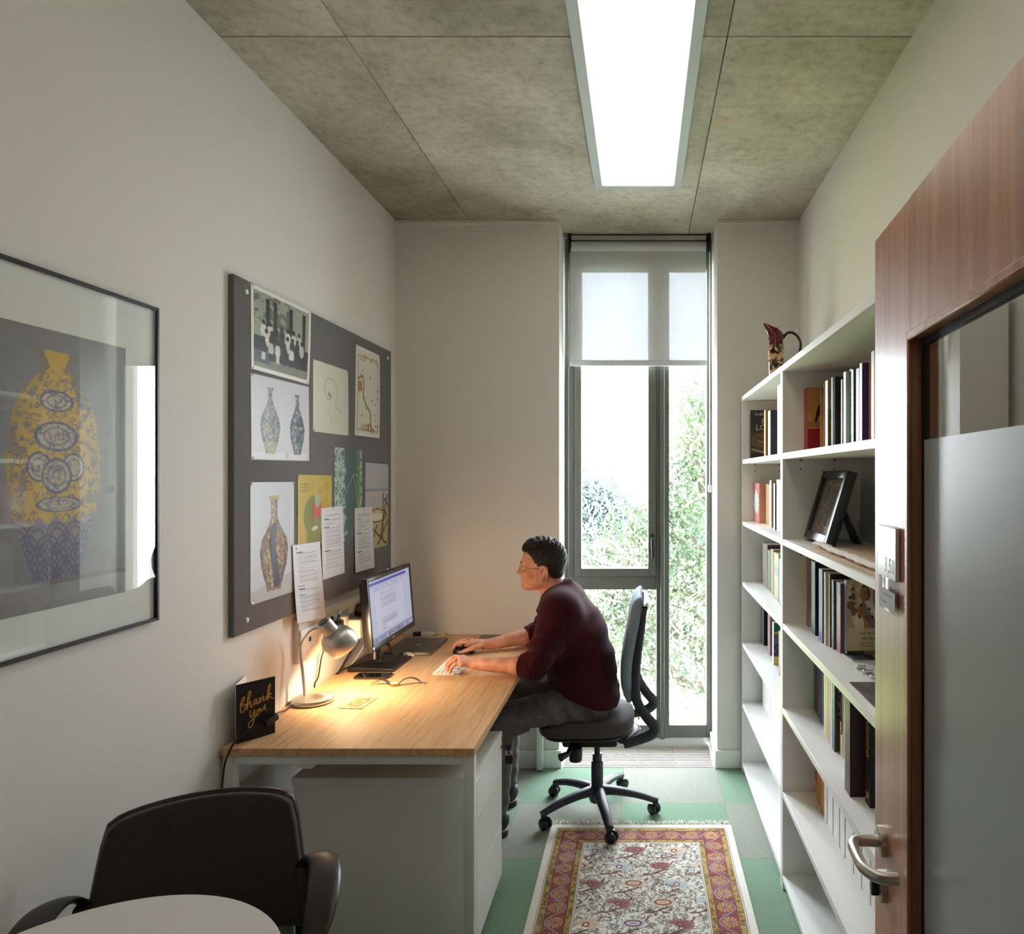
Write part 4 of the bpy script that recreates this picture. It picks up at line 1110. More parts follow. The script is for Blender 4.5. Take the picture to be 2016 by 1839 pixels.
# pedestal with three drawers facing the room
PX0, PX1, PY0, PY1, PZ = -1.156, -0.545, 2.337, 2.768, 0.596
ped = thing('drawer_pedestal', 'white three drawer pedestal cabinet under the near end of the desk', 'cabinet', (-0.85, 2.55, 0))
ob('carcass', bx(PX0, PX1 - 0.020, PY0 + 0.004, PY1 - 0.004, 0.03, PZ - 0.024, 0.001, 1), SHELFW, ped)
ob('top_panel', bx(PX0 - 0.004, PX1, PY0, PY1, PZ - 0.023, PZ, 0.001, 1), SHELFW, ped)
ob('plinth', bx(PX0 + 0.02, PX1 - 0.05, PY0 + 0.03, PY1 - 0.03, 0.0, 0.03), SHELFW, ped)
for k, (a, b) in enumerate(((0.444, 0.570), (0.240, 0.441), (0.036, 0.237))):
    d = ob('drawer_front', bx(PX1 - 0.019, PX1, PY0 + 0.004, PY1 - 0.004, a, b, 0.0012, 1), SHELFW, ped)
    if k == 0:
        ob('lock', lathe(nb(), [(0, 0), (0.009, 0), (0.009, 0.003), (0, 0.003)], 16, axis_mtx((PX1, PY1 - 0.03, 0.545), (1, 0, 0)), False), CHROME, d)
kf = thing('key_fob', 'small key with black fob hanging from the drawer lock', 'key', (PX1 + 0.012, PY1 - 0.03, 0.545))
bm = nb(); tube(bm, [(PX1 + 0.0032, PY1 - 0.03, 0.545), (PX1 + 0.022, PY1 - 0.03, 0.545)], 0.0022, 8)
prism(bm, rrect(0.022, 0.020, 0.008), lambda a, b, q: Vector((PX1 + 0.030 + b, PY1 - 0.03 + q, 0.543 + a)), -0.003, 0.003)
ob('key', bm, BLACKP, kf)
ring = [(PX1 + 0.032 + 0.009 * math.sin(q), PY1 - 0.03, 0.523 + 0.012 * math.cos(q)) for q in np.linspace(0, 2 * math.pi, 20)]
ob('ring', tube(nb(), ring, 0.0011, 6, cap=False), CHROME, kf)
ob('tag', prism(nb(), rrect(0.03, 0.032, 0.006), lambda a, b, q: Vector((PX1 + 0.034 + a, PY1 - 0.03 + q, 0.496 + b)), -0.004, 0.004, 0.001), BLACKP, kf)

# ---------------------------------------------------------------- desk lamp
lx, ly = -1.255, 2.695
lamp = thing('desk_lamp', 'lit brushed steel desk lamp with curved stem and bowl shade', 'desk lamp', (lx, ly, DZ))
ob('base', lathe(nb(), [(0.0, 0.0), (0.072, 0.0), (0.0765, 0.004), (0.0765, 0.014), (0.074, 0.018), (0.06, 0.0225), (0.035, 0.028), (0.012, 0.032), (0.0, 0.033)], 56, Matrix.Translation((lx, ly, DZ + 0.0003)), False), STEEL, lamp)
sx_, sy_ = lx - 0.030, ly - 0.004
hA = Vector((-1.212, 2.69, 1.040)); hD = Vector((0.42, 0.40, -0.80)).normalized()   # shade axis
stem = [(sx_, sy_, DZ + 0.026), (sx_ - 0.002, sy_, DZ + 0.06), (sx_ - 0.008, sy_, DZ + 0.12), (sx_ - 0.015, sy_, DZ + 0.18), (sx_ - 0.014, sy_, DZ + 0.215), (sx_ + 0.004, sy_ + 0.001, DZ + 0.25), (sx_ + 0.035, sy_ + 0.002, DZ + 0.278), tuple(hA + hD * 0.03)]
ob('stem', tube(nb(), catmull(stem, 8), 0.0056, 14), STEEL, lamp)
mt = axis_mtx(hA, hD)
sock = ob('lamp_socket', lathe(nb(), [(0.0, -0.004), (0.012, -0.004), (0.013, -0.001), (0.0275, -0.001), (0.0285, 0.002), (0.0285, 0.056), (0.0, 0.057)], 32, mt, False), STEEL, lamp)
ob('socket_cap', lathe(nb(), [(0, 0), (0.019, 0), (0.019, 0.0016), (0, 0.0016)], 24, axis_mtx(hA - hD * 0.0055, hD), False), M('dark_grey_cap', (70, 68, 66), rough=0.5), lamp)
shp = [(0.0285, 0.048), (0.038, 0.052), (0.049, 0.060), (0.058, 0.075), (0.0630, 0.094), (0.0645, 0.112), (0.0635, 0.126), (0.0610, 0.137)]
shade = ob('lamp_shade', lathe(nb(), shp, 48, mt, False), STEEL, lamp)
sm = shade.modifiers.new('wall', 'SOLIDIFY'); sm.thickness = 0.0016; sm.offset = -1
bc = hA + hD * 0.098
bulb = bpy.data.materials.new('warm_bulb'); bulb.use_nodes = True
bb_ = bulb.node_tree.nodes['Principled BSDF']; bb_.inputs['Emission Color'].default_value = (1.0, 0.70, 0.40, 1); bb_.inputs['Emission Strength'].default_value = 60
bm = nb(); bmesh.ops.create_uvsphere(bm, u_segments=20, v_segments=12, radius=0.021, matrix=Matrix.Translation(bc)); tube(bm, [hA + hD * 0.05, bc], 0.012, 12)
ob('bulb', bm, bulb, lamp)
ld = bpy.data.lights.new('lamp_light', 'POINT'); ld.energy = LAMP_WATTS; ld.color = (1.0, 0.68, 0.38); ld.shadow_soft_size = 0.02
lo = bpy.data.objects.new('lamp_light', ld); COL.objects.link(lo); lo.location = hA + hD * 0.126; lo.parent = lamp
lo.matrix_parent_inverse = Matrix.Translation(-Vector(lamp.location))
BLKC = M('black_cable', (22, 22, 24), rough=0.4)
swp = Vector((-1.232, 2.345, DZ + 0.052))
cord = [(lx - 0.045, ly - 0.062, DZ + 0.008), (-1.300, 2.56, DZ + 0.010), (-1.285, 2.50, DZ + 0.026), (-1.258, 2.42, DZ + 0.045), tuple(swp)]
sw2 = [tuple(swp), (-1.262, 2.300, DZ + 0.046), (-1.292, 2.250, DZ + 0.020), (-1.305, 2.221, DZ - 0.02), (-1.309, 2.205, DZ - 0.08), (-1.316, 2.200, DZ - 0.25), (-1.318, 2.205, 0.35), (-1.315, 2.21, 0.02)]
ob('lamp_cord', tube(nb(), catmull(cord, 6), 0.0024, 8), BLKC, lamp)
ob('lamp_cord', tube(nb(), catmull(sw2, 6), 0.0030, 8), BLKC, lamp)
d = Vector((0.30, 0.90, 0.2)).normalized()
mt2 = axis_mtx(swp, d, (0, 0, 1))
s = ob('cord_switch', prism(nb(), rrect(0.022, 0.017, 0.004), lambda a, b, q: mt2 @ Vector((a, b, q)), -0.024, 0.024, 0.002), BLACKP, lamp)
ob('rocker', lathe(nb(), [(0, 0), (0.006, 0), (0.006, 0.003), (0, 0.003)], 14, axis_mtx(mt2 @ Vector((0.002, -0.0085, 0.004)), mt2.to_3x3() @ Vector((0, -1, 0))), False), CHROME, s)

# ---------------------------------------------------------------- greeting card
gc = thing('greeting_card', 'black folded card with gold thank you lettering standing on the desk', 'greeting card', (-1.27, 2.32, DZ))
A, B, C = Vector((-1.305, 2.268, DZ + 0.0005)), Vector((-1.232, 2.371, DZ + 0.0005)), Vector((-1.337, 2.385, DZ + 0.0005))
H = 0.191
def panel(P, Q, name, mat):
    d = (Q - P); n = Vector((d.y, -d.x, 0)).normalized() * 0.0005
    bm = nb(); vs = [bm.verts.new(p) for p in (P - n, Q - n, Q + n, P + n)] + [bm.verts.new(p + Vector((0, 0, H))) for p in (P - n, Q - n, Q + n, P + n)]
    for f in ((0, 1, 2, 3), (7, 6, 5, 4), (0, 4, 5, 1), (1, 5, 6, 2), (2, 6, 7, 3), (3, 7, 4, 0)): bm.faces.new([vs[i] for i in f])
    return ob(name, bm, mat, gc, smooth=False)
WCARD = M('white_card', (238, 236, 230), rough=0.6)
panel(A, B, 'front_leaf', WCARD); panel(A + Vector((-0.001, 0.001, 0)), C, 'back_leaf', WCARD)
ik = Ink(126, 190, (34, 33, 38)); asp = 190 / 126.0
ik.put(ik.noise(40, 3) > 0.6, (42, 40, 44), 0.5)
GOLD = (212, 160, 70)
def sm_(pts, n=8):
    return [(p.x, p.y) for p in catmull([(a, b, 0) for a, b in pts], n)]
# letters traced as pen strokes: u right, v down (0..1 each) after undoing the slant of the standing card
K = lambda x, y: ((x - 118) / 925.0, (y - (290 - 240 * (x - 118) / 925.0)) / (1430 - 0 * x))
def stroke(pts, w): ik.line(sm_([K(*p) for p in pts]), w, GOLD, 1.0, asp)
stroke([(345, 745), (250, 800), (240, 780), (290, 690), (318, 600), (305, 580), (260, 650), (225, 790), (225, 920), (262, 955), (310, 890), (350, 800)], 0.030)
stroke([(350, 800), (420, 620), (458, 470), (440, 430), (410, 500), (388, 650), (378, 800), (368, 890), (400, 760), (445, 690), (462, 700), (450, 780), (470, 825), (510, 770)], 0.030)
stroke([(600, 640), (560, 640), (535, 690), (535, 760), (570, 730), (600, 650), (595, 720), (620, 750), (650, 690)], 0.028)
stroke([(660, 600), (678, 640), (678, 720), (700, 640), (750, 555), (765, 570), (755, 650), (790, 660), (830, 590)], 0.028)
stroke([(830, 590), (890, 450), (930, 290), (915, 250), (885, 320), (862, 480), (855, 650), (880, 560), (925, 480), (935, 500), (885, 560), (940, 590), (995, 605)], 0.028)
stroke([(450, 910), (445, 1000), (465, 1080), (510, 1010), (545, 890), (545, 1010), (530, 1180), (470, 1310), (415, 1315), (410, 1240), (480, 1150), (580, 1040)], 0.028)
stroke([(650, 880), (610, 920), (590, 1000), (620, 1030), (660, 960), (655, 890), (620, 900), (680, 880)], 0.026)
stroke([(690, 860), (700, 920), (740, 900), (800, 770), (790, 860), (825, 900)], 0.026)
dAB = B - A; nrm = Vector((dAB.y, -dAB.x, 0)).normalized() * 0.0009
me = sheet_mesh('front_print', ik, lambda u, v: tuple(A + dAB * u + Vector((0, 0, H * (1 - v))) + nrm))
ob('front_print', me, print_mat(0.5), gc)

# ---------------------------------------------------------------- monitor
mon = thing('monitor', 'black computer monitor showing a text document on the desk', 'monitor', (-1.19, 3.26, DZ))
MY0, MY1, MZ0, MZ1 = 2.985, 3.545, 0.848, 1.160
tilt = math.radians(4.6)
def mp_(y, s, d):
    """point on the monitor: y along, s up the face, d behind"""
    return Vector((-1.136 - s * math.sin(tilt) - d * math.cos(tilt), y, MZ0 + s * math.cos(tilt) - d * math.sin(tilt)))
MH = (MZ1 - MZ0) / math.cos(tilt)
MBK = M('monitor_black_plastic', (24, 22, 22), rough=0.32, spec=0.5)
fr = 0.017
for a0, a1, s0, s1 in ((MY0, MY0 + fr, 0, MH), (MY1 - fr, MY1, 0, MH), (MY0 + fr, MY1 - fr, 0, 0.024), (MY0 + fr, MY1 - fr, MH - fr, MH)):
    ob('bezel', prism(nb(), [(a0, s0), (a1, s0), (a1, s1), (a0, s1)], lambda a, b, q: mp_(a, b, q), 0, 0.026, 0.0012), MBK, mon)
ob('back_shell', prism(nb(), [(MY0 + 0.02, 0.02), (MY1 - 0.02, 0.02), (MY1 - 0.02, MH - 0.02), (MY0 + 0.02, MH - 0.02)], lambda a, b, q: mp_(a, b, q), 0.012, 0.046, 0.006), MBK, mon)
ik = Ink(180, 110, (206, 210, 236))
ik.rect(0, 1, 0, 0.065, (196, 202, 232)); ik.rect(0.02, 0.9, 0.03, 0.075, (70, 84, 190)); ik.rect(0.02, 1, 0.10, 0.125, (190, 196, 226)); r = random.Random(4)
for k in range(26):
    u = r.uniform(0.05, 0.7); ik.rect(u, u + 0.012, 0.135 + 0.03 * (k % 2), 0.145 + 0.03 * (k % 2), (130, 138, 180))
ik.rect(0.12, 0.80, 0.20, 0.86, (218, 221, 242))
for k, v in enumerate((0.235, 0.265, 0.32, 0.35, 0.38, 0.41, 0.44, 0.47, 0.66, 0.69, 0.72, 0.75, 0.78, 0.83)):
    e = 0.62 if k not in (0, 12, 13) else 0.34
    ik.put((ik.u > 0.24) & (ik.u < e) & (np.abs(ik.v - v) < 0.005) & ((ik.xx % 9) > 1), (96, 98, 120), 0.75)
ik.rect(0, 1, 0.905, 0.915, (60, 66, 110)); ik.rect(0, 1, 0.915, 1, (176, 182, 222))
for k in range(26):
    u = 0.03 + 0.036 * k; c = r.choice([(60, 60, 80), (90, 120, 190), (70, 140, 90), (190, 190, 210), (150, 80, 90), (40, 42, 60)])
    ik.rect(u, u + 0.02, 0.935, 0.985, c)
scr_m, snt, sb_ = new_mat('lit_screen')
va = nd(snt, 'ShaderNodeVertexColor', layer_name='ink')
snt.links.new(va.outputs['Color'], sb_.inputs['Emission Color']); sb_.inputs['Emission Strength'].default_value = 0.50
sb_.inputs['Base Color'].default_value = (0.02, 0.02, 0.025, 1); sb_.inputs['Roughness'].default_value = 0.35
me = sheet_mesh('screen', ik, lambda u, v: tuple(mp_(MY0 + fr + (MY1 - MY0 - 2 * fr) * u, 0.024 + (MH - fr - 0.024) * (1 - v), 0.004)))
ob('screen', me, scr_m, mon)
ob('maker_badge', prism(nb(), rrect(0.032, 0.006, 0.001), lambda a, b, q: mp_(3.24 + a, 0.011 + b, q), -0.0008, 0.0005), M('badge_silver', (200, 200, 205), rough=0.3, metal=0.7), mon)
LED = M('power_led_blue', (150, 210, 255), rough=0.3, emit=2.0)
ob('power_light', lathe(nb(), [(0, 0), (0.006, 0), (0.006, 0.001), (0, 0.001)], 16, axis_mtx(mp_(MY0 + 0.016, 0.014, 0.0), (1, 0, 0)), False), LED, mon)
for k in range(5):
    ob('button', prism(nb(), rrect(0.006, 0.003, 0.001), lambda a, b, q: mp_(3.45 + 0.017 * k + a, 0.009 + b, q), -0.0012, 0.0), M('button_grey', (120, 110, 100), rough=0.4), mon)
# stand
bm = nb()
poly = [(-1.292, 3.10), (-1.090, 3.10), (-1.086, 3.335), (-1.292, 3.335)]
prism(bm, poly, lambda a, b, q: Vector((a, b, DZ + 0.0004 + q * (1.0 if a < -1.2 else 0.55))), 0.0, 0.024, 0.002)
ob('foot', bm, MBK, mon)
ob('neck', lathe(nb(), [(0, 0), (0.036, 0.0), (0.030, 0.008), (0.0255, 0.016), (0.0255, 0.20), (0, 0.20)], 32, Matrix.Translation((-1.212, 3.215, DZ + 0.02)), False), MBK, mon)
ob('neck_mount', bx(-1.232, -1.18, 3.155, 3.275, 0.90, 1.03, 0.004, 2), MBK, mon)
def cable(name, label, pts, r, mat, cat='cable'):
    return ob(name, tube(nb(), catmull(pts, 7), r, 8), mat, label=label, cat=cat)
pc = tag(ob('video_cable', tube(nb(), catmull([(-1.165, 3.235, 0.846), (-1.150, 3.24, 0.80), (-1.145, 3.235, 0.775), (-1.18, 3.22, 0.765), (-1.235, 3.15, 0.765), (-1.29, 3.085, 0.757), (-1.318, 3.05, 0.742)], 7), 0.0042, 8), BLKC), 'black video cable curling from under the monitor round its neck', 'cable')
ob('plug', prism(nb(), rrect(0.018, 0.012, 0.003), lambda a, b, q: Vector((-1.165 + b, 3.235 + a, 0.846 + q)), -0.024, 0.004, 0.001), BLACKP, pc)

# ---------------------------------------------------------------- keyboard, mouse, laptop and small things on the desk
kb = thing('keyboard', 'slim white keyboard under the left hand of the seated man', 'keyboard', (-0.845, 3.2, DZ))
KX0, KX1, KY0, KY1 = -0.902, -0.786, 3.046, 3.330
bm = nb(); prism(bm, [(KX0, 0.0), (KX1, 0.0), (KX1, 0.0045), (KX0, 0.0105)], lambda a, b, q: Vector((a, q, DZ + 0.0003 + b)), KY0, KY1, 0.0008)
ob('case', bm, M('keyboard_aluminium', (206, 206, 204), rough=0.4, metal=0.3), kb)
KEYM = M('white_keycap', (240, 240, 238), rough=0.5)
rows_ = 6; pitch = 0.0188; kme = None
for r_ in range(rows_):
    x1 = KX1 - 0.003 - r_ * 0.0186; x0 = x1 - 0.016
    zt = DZ + 0.0048 + (KX1 - (x0 + x1) / 2) / 0.116 * 0.006
    if r_ == 0: spans = [(0, 3), (3, 1.2), (4.2, 5), (9.2, 1.2), (10.4, 1.2), (11.6, 1.0), (12.6, 1.2), (13.8, 0.9)]
    else: spans = [(0, 1.5)] + [(1.5 + q, 1) for q in range(12)] + [(13.5, 1.3)]
    for (s0, w) in spans:
        y0 = KY0 + 0.003 + s0 * pitch; y1 = min(y0 + w * pitch - 0.0026, KY1 - 0.003)
        if y1 - y0 < 0.004: continue
        ob('key', bx(x0, x1, y0, y1, zt, zt + 0.0026, 0.0006, 1), KEYM, kb)
def mouse(name, label, cx_, cy_, L, W, Hh, mat, rot=0.0):
    t = thing(name, label, 'mouse', (cx_, cy_, DZ), rot)
    bm = nb(); nu, nv = 20, 10; rings = []
    for j in range(nv + 1):
        a = (math.pi / 2) * j / nv; ring = []
        if j == nv: rings.append([bm.verts.new((0, 0, Hh))]); break
        for i in range(nu):
            b = 2 * math.pi * i / nu
            cb, sb2 = math.cos(b), math.sin(b)
            e = 0.75
            x = math.copysign(abs(cb) ** e, cb) * L / 2 * math.cos(a) ** 0.55
            y = math.copysign(abs(sb2) ** e, sb2) * W / 2 * math.cos(a) ** 0.55
            ring.append(bm.verts.new((x, y, 0.0006 + Hh * math.sin(a) * (1 - 0.25 * (x / L + 0.5)))))
        rings.append(ring)
    bm.faces.new(rings[0][::-1])
    for p, q in zip(rings, rings[1:]):
        for i in range(nu):
            i2 = (i + 1) % nu
            if len(q) == 1: bm.faces.new((p[i], p[i2], q[0]))
            else: bm.faces.new((p[i], p[i2], q[i2], q[i]))
    ob('shell', bm, mat, t, local=True)
    return t
mm = mouse('computer_mouse', 'black computer mouse under the right hand of the seated man', -0.862, 3.437, 0.108, 0.062, 0.034, M('mouse_black', (22, 18, 18), rough=0.35))
ob('scroll_wheel', lathe(nb(), [(0, -0.003), (0.009, -0.003), (0.009, 0.003), (0, 0.003)], 16, axis_mtx((-0.034, 0, 0.024), (0, 1, 0)), False), RUBBER, mm, local=True)
wm = mouse('white_gadget', 'small white rounded device lying between monitor foot and laptop', -1.115, 3.385, 0.062, 0.045, 0.017, M('mouse_white', (240, 232, 216), rough=0.25))
ob('sensor_dot', lathe(nb(), [(0, 0), (0.004, 0), (0.004, 0.001), (0, 0.001)], 12, axis_mtx((-0.004, -0.0205, 0.009), (0, -0.9, 0.4)), False), BLACKP, wm, local=True)
lap = thing('laptop', 'closed thin grey laptop lying behind the monitor', 'laptop', (-1.12, 3.55, DZ))
LPM = M('space_grey_aluminium', (112, 104, 98), rough=0.38, metal=0.75)
ob('base', bx(-1.240, -1.014, 3.385, 3.705, DZ + 0.0008, DZ + 0.0085, 0.003, 2), LPM, lap)
ob('lid', bx(-1.240, -1.014, 3.385, 3.705, DZ + 0.0092, DZ + 0.0150, 0.0025, 2), LPM, lap)
ob('lid_badge', bx(-1.135, -1.105, 3.53, 3.56, DZ + 0.0150, DZ + 0.0153), M('badge_grey', (150, 142, 134), rough=0.2, metal=0.8), lap)
nbk = thing('tablet', 'closed dark grey tablet at the far wall end of the desk', 'tablet', (-0.79, 3.72, DZ))
ob('body', prism(nb(), rrect(0.115, 0.17, 0.008), lambda a, b, q: Vector((-0.80 + a, 3.715 + b, DZ + q)), 0.0005, 0.0075, 0.001), LPM, nbk)
ob('screen', prism(nb(), rrect(0.108, 0.163, 0.006), lambda a, b, q: Vector((-0.80 + a, 3.715 + b, DZ + q)), 0.0075, 0.0079), M('tablet_glass', (52, 46, 44), rough=0.2), nbk)
ph = thing('phone', 'black phone lying face up in front of the monitor foot', 'phone', (-1.15, 3.035, DZ))
ob('case', prism(nb(), rrect(0.150, 0.073, 0.011), lambda a, b, q: Vector((-1.150 + a, 3.030 + b, DZ + q)), 0.0004, 0.0085, 0.0015), M('phone_case', (58, 46, 42), rough=0.4, metal=0.3), ph)
ob('screen', prism(nb(), rrect(0.142, 0.066, 0.009), lambda a, b, q: Vector((-1.150 + a, 3.030 + b, DZ + q)), 0.0085, 0.0089), M('phone_glass', (14, 13, 14), rough=0.05), ph)
# wristwatch with arched strap
wt = thing('wristwatch', 'wristwatch with arched brown leather strap lying on the desk', 'watch', (-1.01, 2.90, DZ))
wy0 = 2.905
def strap(pts):
    bm = nb(); tube(bm, catmull(pts, 6), 0.009, 12, ell=(0.16, 1.0), up=None if False else (0, 0, 1)); return bm
LEA = M('brown_strap_leather', (74, 44, 34), rough=0.4)
ob('strap', strap([(-0.998, wy0, DZ + 0.006), (-0.985, wy0 + 0.004, DZ + 0.020), (-0.955, wy0 + 0.010, DZ + 0.030), (-0.925, wy0 + 0.012, DZ + 0.022), (-0.905, wy0 + 0.010, DZ + 0.006)]), LEA, wt)
ob('strap', strap([(-1.036, wy0, DZ + 0.006), (-1.050, wy0 + 0.004, DZ + 0.018), (-1.075, wy0 + 0.008, DZ + 0.022), (-1.098, wy0 + 0.008, DZ + 0.012)]), LEA, wt)
ob('watch_case', lathe(nb(), [(0, 0), (0.017, 0), (0.0195, 0.003), (0.0195, 0.006), (0.017, 0.0085), (0, 0.009)], 32, Matrix.Translation((-1.017, wy0, DZ + 0.0006)), False), M('watch_gold', (206, 170, 60), rough=0.2, metal=1.0), wt)
ob('dial', lathe(nb(), [(0, 0), (0.0155, 0), (0.0155, 0.0005), (0, 0.0005)], 28, Matrix.Translation((-1.017, wy0, DZ + 0.0097)), False), M('watch_dial', (236, 226, 200), rough=0.3), wt)
bm = nb(); tube(bm, [(-1.100, wy0 - 0.003, DZ + 0.010), (-1.100, wy0 + 0.019, DZ + 0.010), (-1.112, wy0 + 0.019, DZ + 0.004), (-1.112, wy0 - 0.003, DZ + 0.004), (-1.100, wy0 - 0.003, DZ + 0.010)], 0.0012, 6)
ob('buckle', bm, CHROME, wt)
# small carpet-patterned coaster
ik = Ink(64, 96, (214, 190, 150)); 
ik.rect(0.06, 0.94, 0.05, 0.93, (176, 120, 92)); ik.rect(0.10, 0.90, 0.08, 0.90, (214, 176, 130)); ik.rect(0.18, 0.82, 0.14, 0.84, (190, 112, 82))
nz = ik.noise(14, 6, 2); ik.put((nz > 0.52) & (ik.u > 0.1) & (ik.u < 0.9) & (ik.v > 0.08) & (ik.v < 0.9), (134, 74, 60), 0.7); ik.ring(0.5, 0.49, 0.2, 0.2, 0.12, (226, 190, 140), 0.8)
ik.put((ik.v > 0.955) & ((ik.xx % 5) < 3), (90, 86, 60))
flat_card('coaster', 'small woven coaster patterned like a red carpet in the lamp light', 'coaster', ((-1.115, 2.750), (-1.024, 2.745), (-1.036, 2.610), (-1.122, 2.618)), DZ, 0.003, ik)
# adapters behind the laptop
ad = thing('cable_adapter', 'white adapter with black plug lying against the end wall', 'adapter', (-1.16, 3.80, DZ))
ob('adapter_body', prism(nb(), rrect(0.064, 0.022, 0.004), lambda a, b, q: Vector((-1.150 + a, 3.80 + q, DZ + 0.0118 + b)), -0.011, 0.011, 0.002), WHITEP, ad)
ob('plug', prism(nb(), rrect(0.042, 0.022, 0.003), lambda a, b, q: Vector((-1.205 + a, 3.80 + q, DZ + 0.0118 + b)), -0.012, 0.012, 0.002), M('navy_plug', (30, 30, 52), rough=0.4), ad)
ob('lead', tube(nb(), catmull([(-1.118, 3.80, DZ + 0.012), (-1.08, 3.81, DZ + 0.016), (-1.062, 3.795, DZ + 0.006), (-1.09, 3.765, DZ + 0.004), (-1.15, 3.745, DZ + 0.0035)], 6), 0.0026, 8), WHITEP, ad)

# ---------------------------------------------------------------- wall sockets above the desk
sk = thing('socket_trunking', 'white wall socket strip with plugs above the desk', 'socket', (XL, 3.1, 0.97))
ZS = 0.955
TRK = M('white_socket_plastic', (226, 220, 210), rough=0.4)
ob('trunking', bx(XL, XL + 0.02, 2.72, 3.46, ZS - 0.085, ZS + 0.085, 0.002, 1), TRK, sk)
for k, yc in enumerate((2.80, 2.98, 3.16, 3.36)):
    ob('socket_plate', bx(XL + 0.02, XL + 0.027, yc - 0.075, yc + 0.075, ZS - 0.045, ZS + 0.045, 0.003, 2), WHITEP, sk)
ob('data_port', bx(XL + 0.027, XL + 0.029, 2.79, 2.806, ZS - 0.012, ZS + 0.004), BLACKP, sk)
for k, (yc, zc) in enumerate(((2.955, ZS + 0.0), (3.02, ZS - 0.005))):
    p = ob('plug', bx(XL + 0.027, XL + 0.062, yc - 0.022, yc + 0.022, zc - 0.03, zc + 0.026, 0.005, 2), BLACKP, sk)
    ob('cable_boot', tube(nb(), [(XL + 0.045, yc, zc + 0.02), (XL + 0.048, yc, zc + 0.055)], [0.007, 0.005], 8), BLACKP, p)
chg = thing('charger', 'square white laptop charger plugged in beside the monitor', 'charger', (XL + 0.05, 3.19, ZS - 0.03))
ob('charger_body', bx(XL + 0.034, XL + 0.110, 3.09, 3.165, ZS - 0.075, ZS + 0.012, 0.008, 3), M('charger_white', (244, 234, 216), rough=0.3), chg)
ob('charger_pins', bx(XL + 0.0275, XL + 0.062, 3.05, 3.09, ZS - 0.04, ZS + 0.035, 0.006, 2), WHITEP, chg)
ob('lead', tube(nb(), catmull([(XL + 0.075, 3.16, ZS - 0.022), (XL + 0.08, 3.24, ZS - 0.022), (XL + 0.075, 3.30, ZS - 0.08), (XL + 0.05, 3.26, ZS - 0.16), (XL + 0.03, 3.18, ZS - 0.215)], 6), 0.0026, 8), WHITEP, chg)
bp_ = ob('plug', bx(XL + 0.027, XL + 0.075, 3.23, 3.285, ZS - 0.005, ZS + 0.055, 0.012, 3), M('brown_black_plug', (40, 26, 22), rough=0.35), sk)
cable('power_cable', 'thick black power cable running down the wall behind the monitor', [(XL + 0.05, 3.20, ZS - 0.09), (XL + 0.045, 3.17, ZS - 0.13), (XL + 0.03, 3.12, ZS - 0.18), (XL + 0.022, 3.08, DZ + 0.01), (XL + 0.004, 3.07, DZ - 0.012), (XL + 0.004, 3.065, DZ - 0.06), (XL + 0.008, 3.04, 0.3), (XL + 0.02, 3.0, 0.02)], 0.0036, BLKC)
cable('power_cable', 'thin dark power cable hanging straight behind the lamp shade', [(XL + 0.04, 2.92, ZS - 0.05), (XL + 0.028, 2.90, ZS - 0.1), (XL + 0.018, 2.89, ZS - 0.18), (XL + 0.004, 2.89, DZ + 0.01), (XL + 0.004, 2.89, DZ - 0.04), (XL + 0.010, 2.88, 0.35), (XL + 0.02, 2.86, 0.03)], 0.003, BLKC)
# ---------------------------------------------------------------- office chair
OC = Vector((-0.2055, 3.34, 0))
oc = thing('office_chair', 'black swivel office chair on castors that the man sits on', 'office chair', OC)
FABS = M('charcoal_seat_fabric', (62, 58, 57), rough=0.9, var=0.12, vscale=120, bump=0.25, bscale=900, sheen=0.2)
FABB = M('blue_black_back_fabric', (118, 132, 144), rough=0.8, var=0.08, vscale=140, bump=0.2, bscale=900)
CHP = M('chair_dark_plastic', (40, 44, 52), rough=0.42, spec=0.5)
R5 = 0.272
front = math.atan2(3.065 - 3.342, -0.135 + 0.2055)
hub = lathe(nb(), [(0, 0.058), (0.034, 0.058), (0.040, 0.075), (0.040, 0.125), (0.034, 0.135), (0, 0.135)], 28, Matrix.Translation(OC), False)
ob('hub', hub, CHP, oc)
for k in range(5):
    a = front + k * 2 * math.pi / 5
    d = Vector((math.cos(a), math.sin(a), 0))
    pts = [OC + d * 0.02 + Vector((0, 0, 0.112)), OC + d * 0.10 + Vector((0, 0, 0.108)), OC + d * 0.19 + Vector((0, 0, 0.094)), OC + d * 0.255 + Vector((0, 0, 0.076)), OC + d * 0.288 + Vector((0, 0, 0.066))]
    ob('base_arm', tube(nb(), catmull(pts, 5), [0.033, 0.027, 0.023, 0.020, 0.018], 14, ell=(0.72, 1.0), up=(0, 0, 1)), CHP, oc)
    sw = a + (0.9, 2.4, -0.6, 0.5, 1.9)[k]
    e = Vector((math.cos(sw), math.sin(sw), 0)); ax = Vector((-e.y, e.x, 0))
    c = OC + d * 0.278 + e * 0.012 + Vector((0, 0, 0.027))
    cs = ob('castor', tube(nb(), [OC + d * 0.278 + Vector((0, 0, 0.040)), OC + d * 0.278 + Vector((0, 0, 0.068))], 0.012, 12), CHP, oc)
    for sgn in (-1, 1):
        ob('castor_wheel', lathe(nb(), [(0, -0.008), (0.022, -0.008), (0.0262, -0.004), (0.0262, 0.005), (0.021, 0.009), (0, 0.009)], 24, axis_mtx(c + ax * 0.014 * sgn, ax * sgn), False), M('castor_black', (22, 23, 26), rough=0.4), cs)
ob('gas_lift', lathe(nb(), [(0, 0.05), (0.016, 0.05), (0.016, 0.10), (0.0285, 0.10), (0.0285, 0.245), (0.0275, 0.25), (0.023, 0.25), (0.022, 0.285), (0.014, 0.285), (0.014, 0.35), (0, 0.35)], 28, Matrix.Translation(OC), False), CHP, oc)
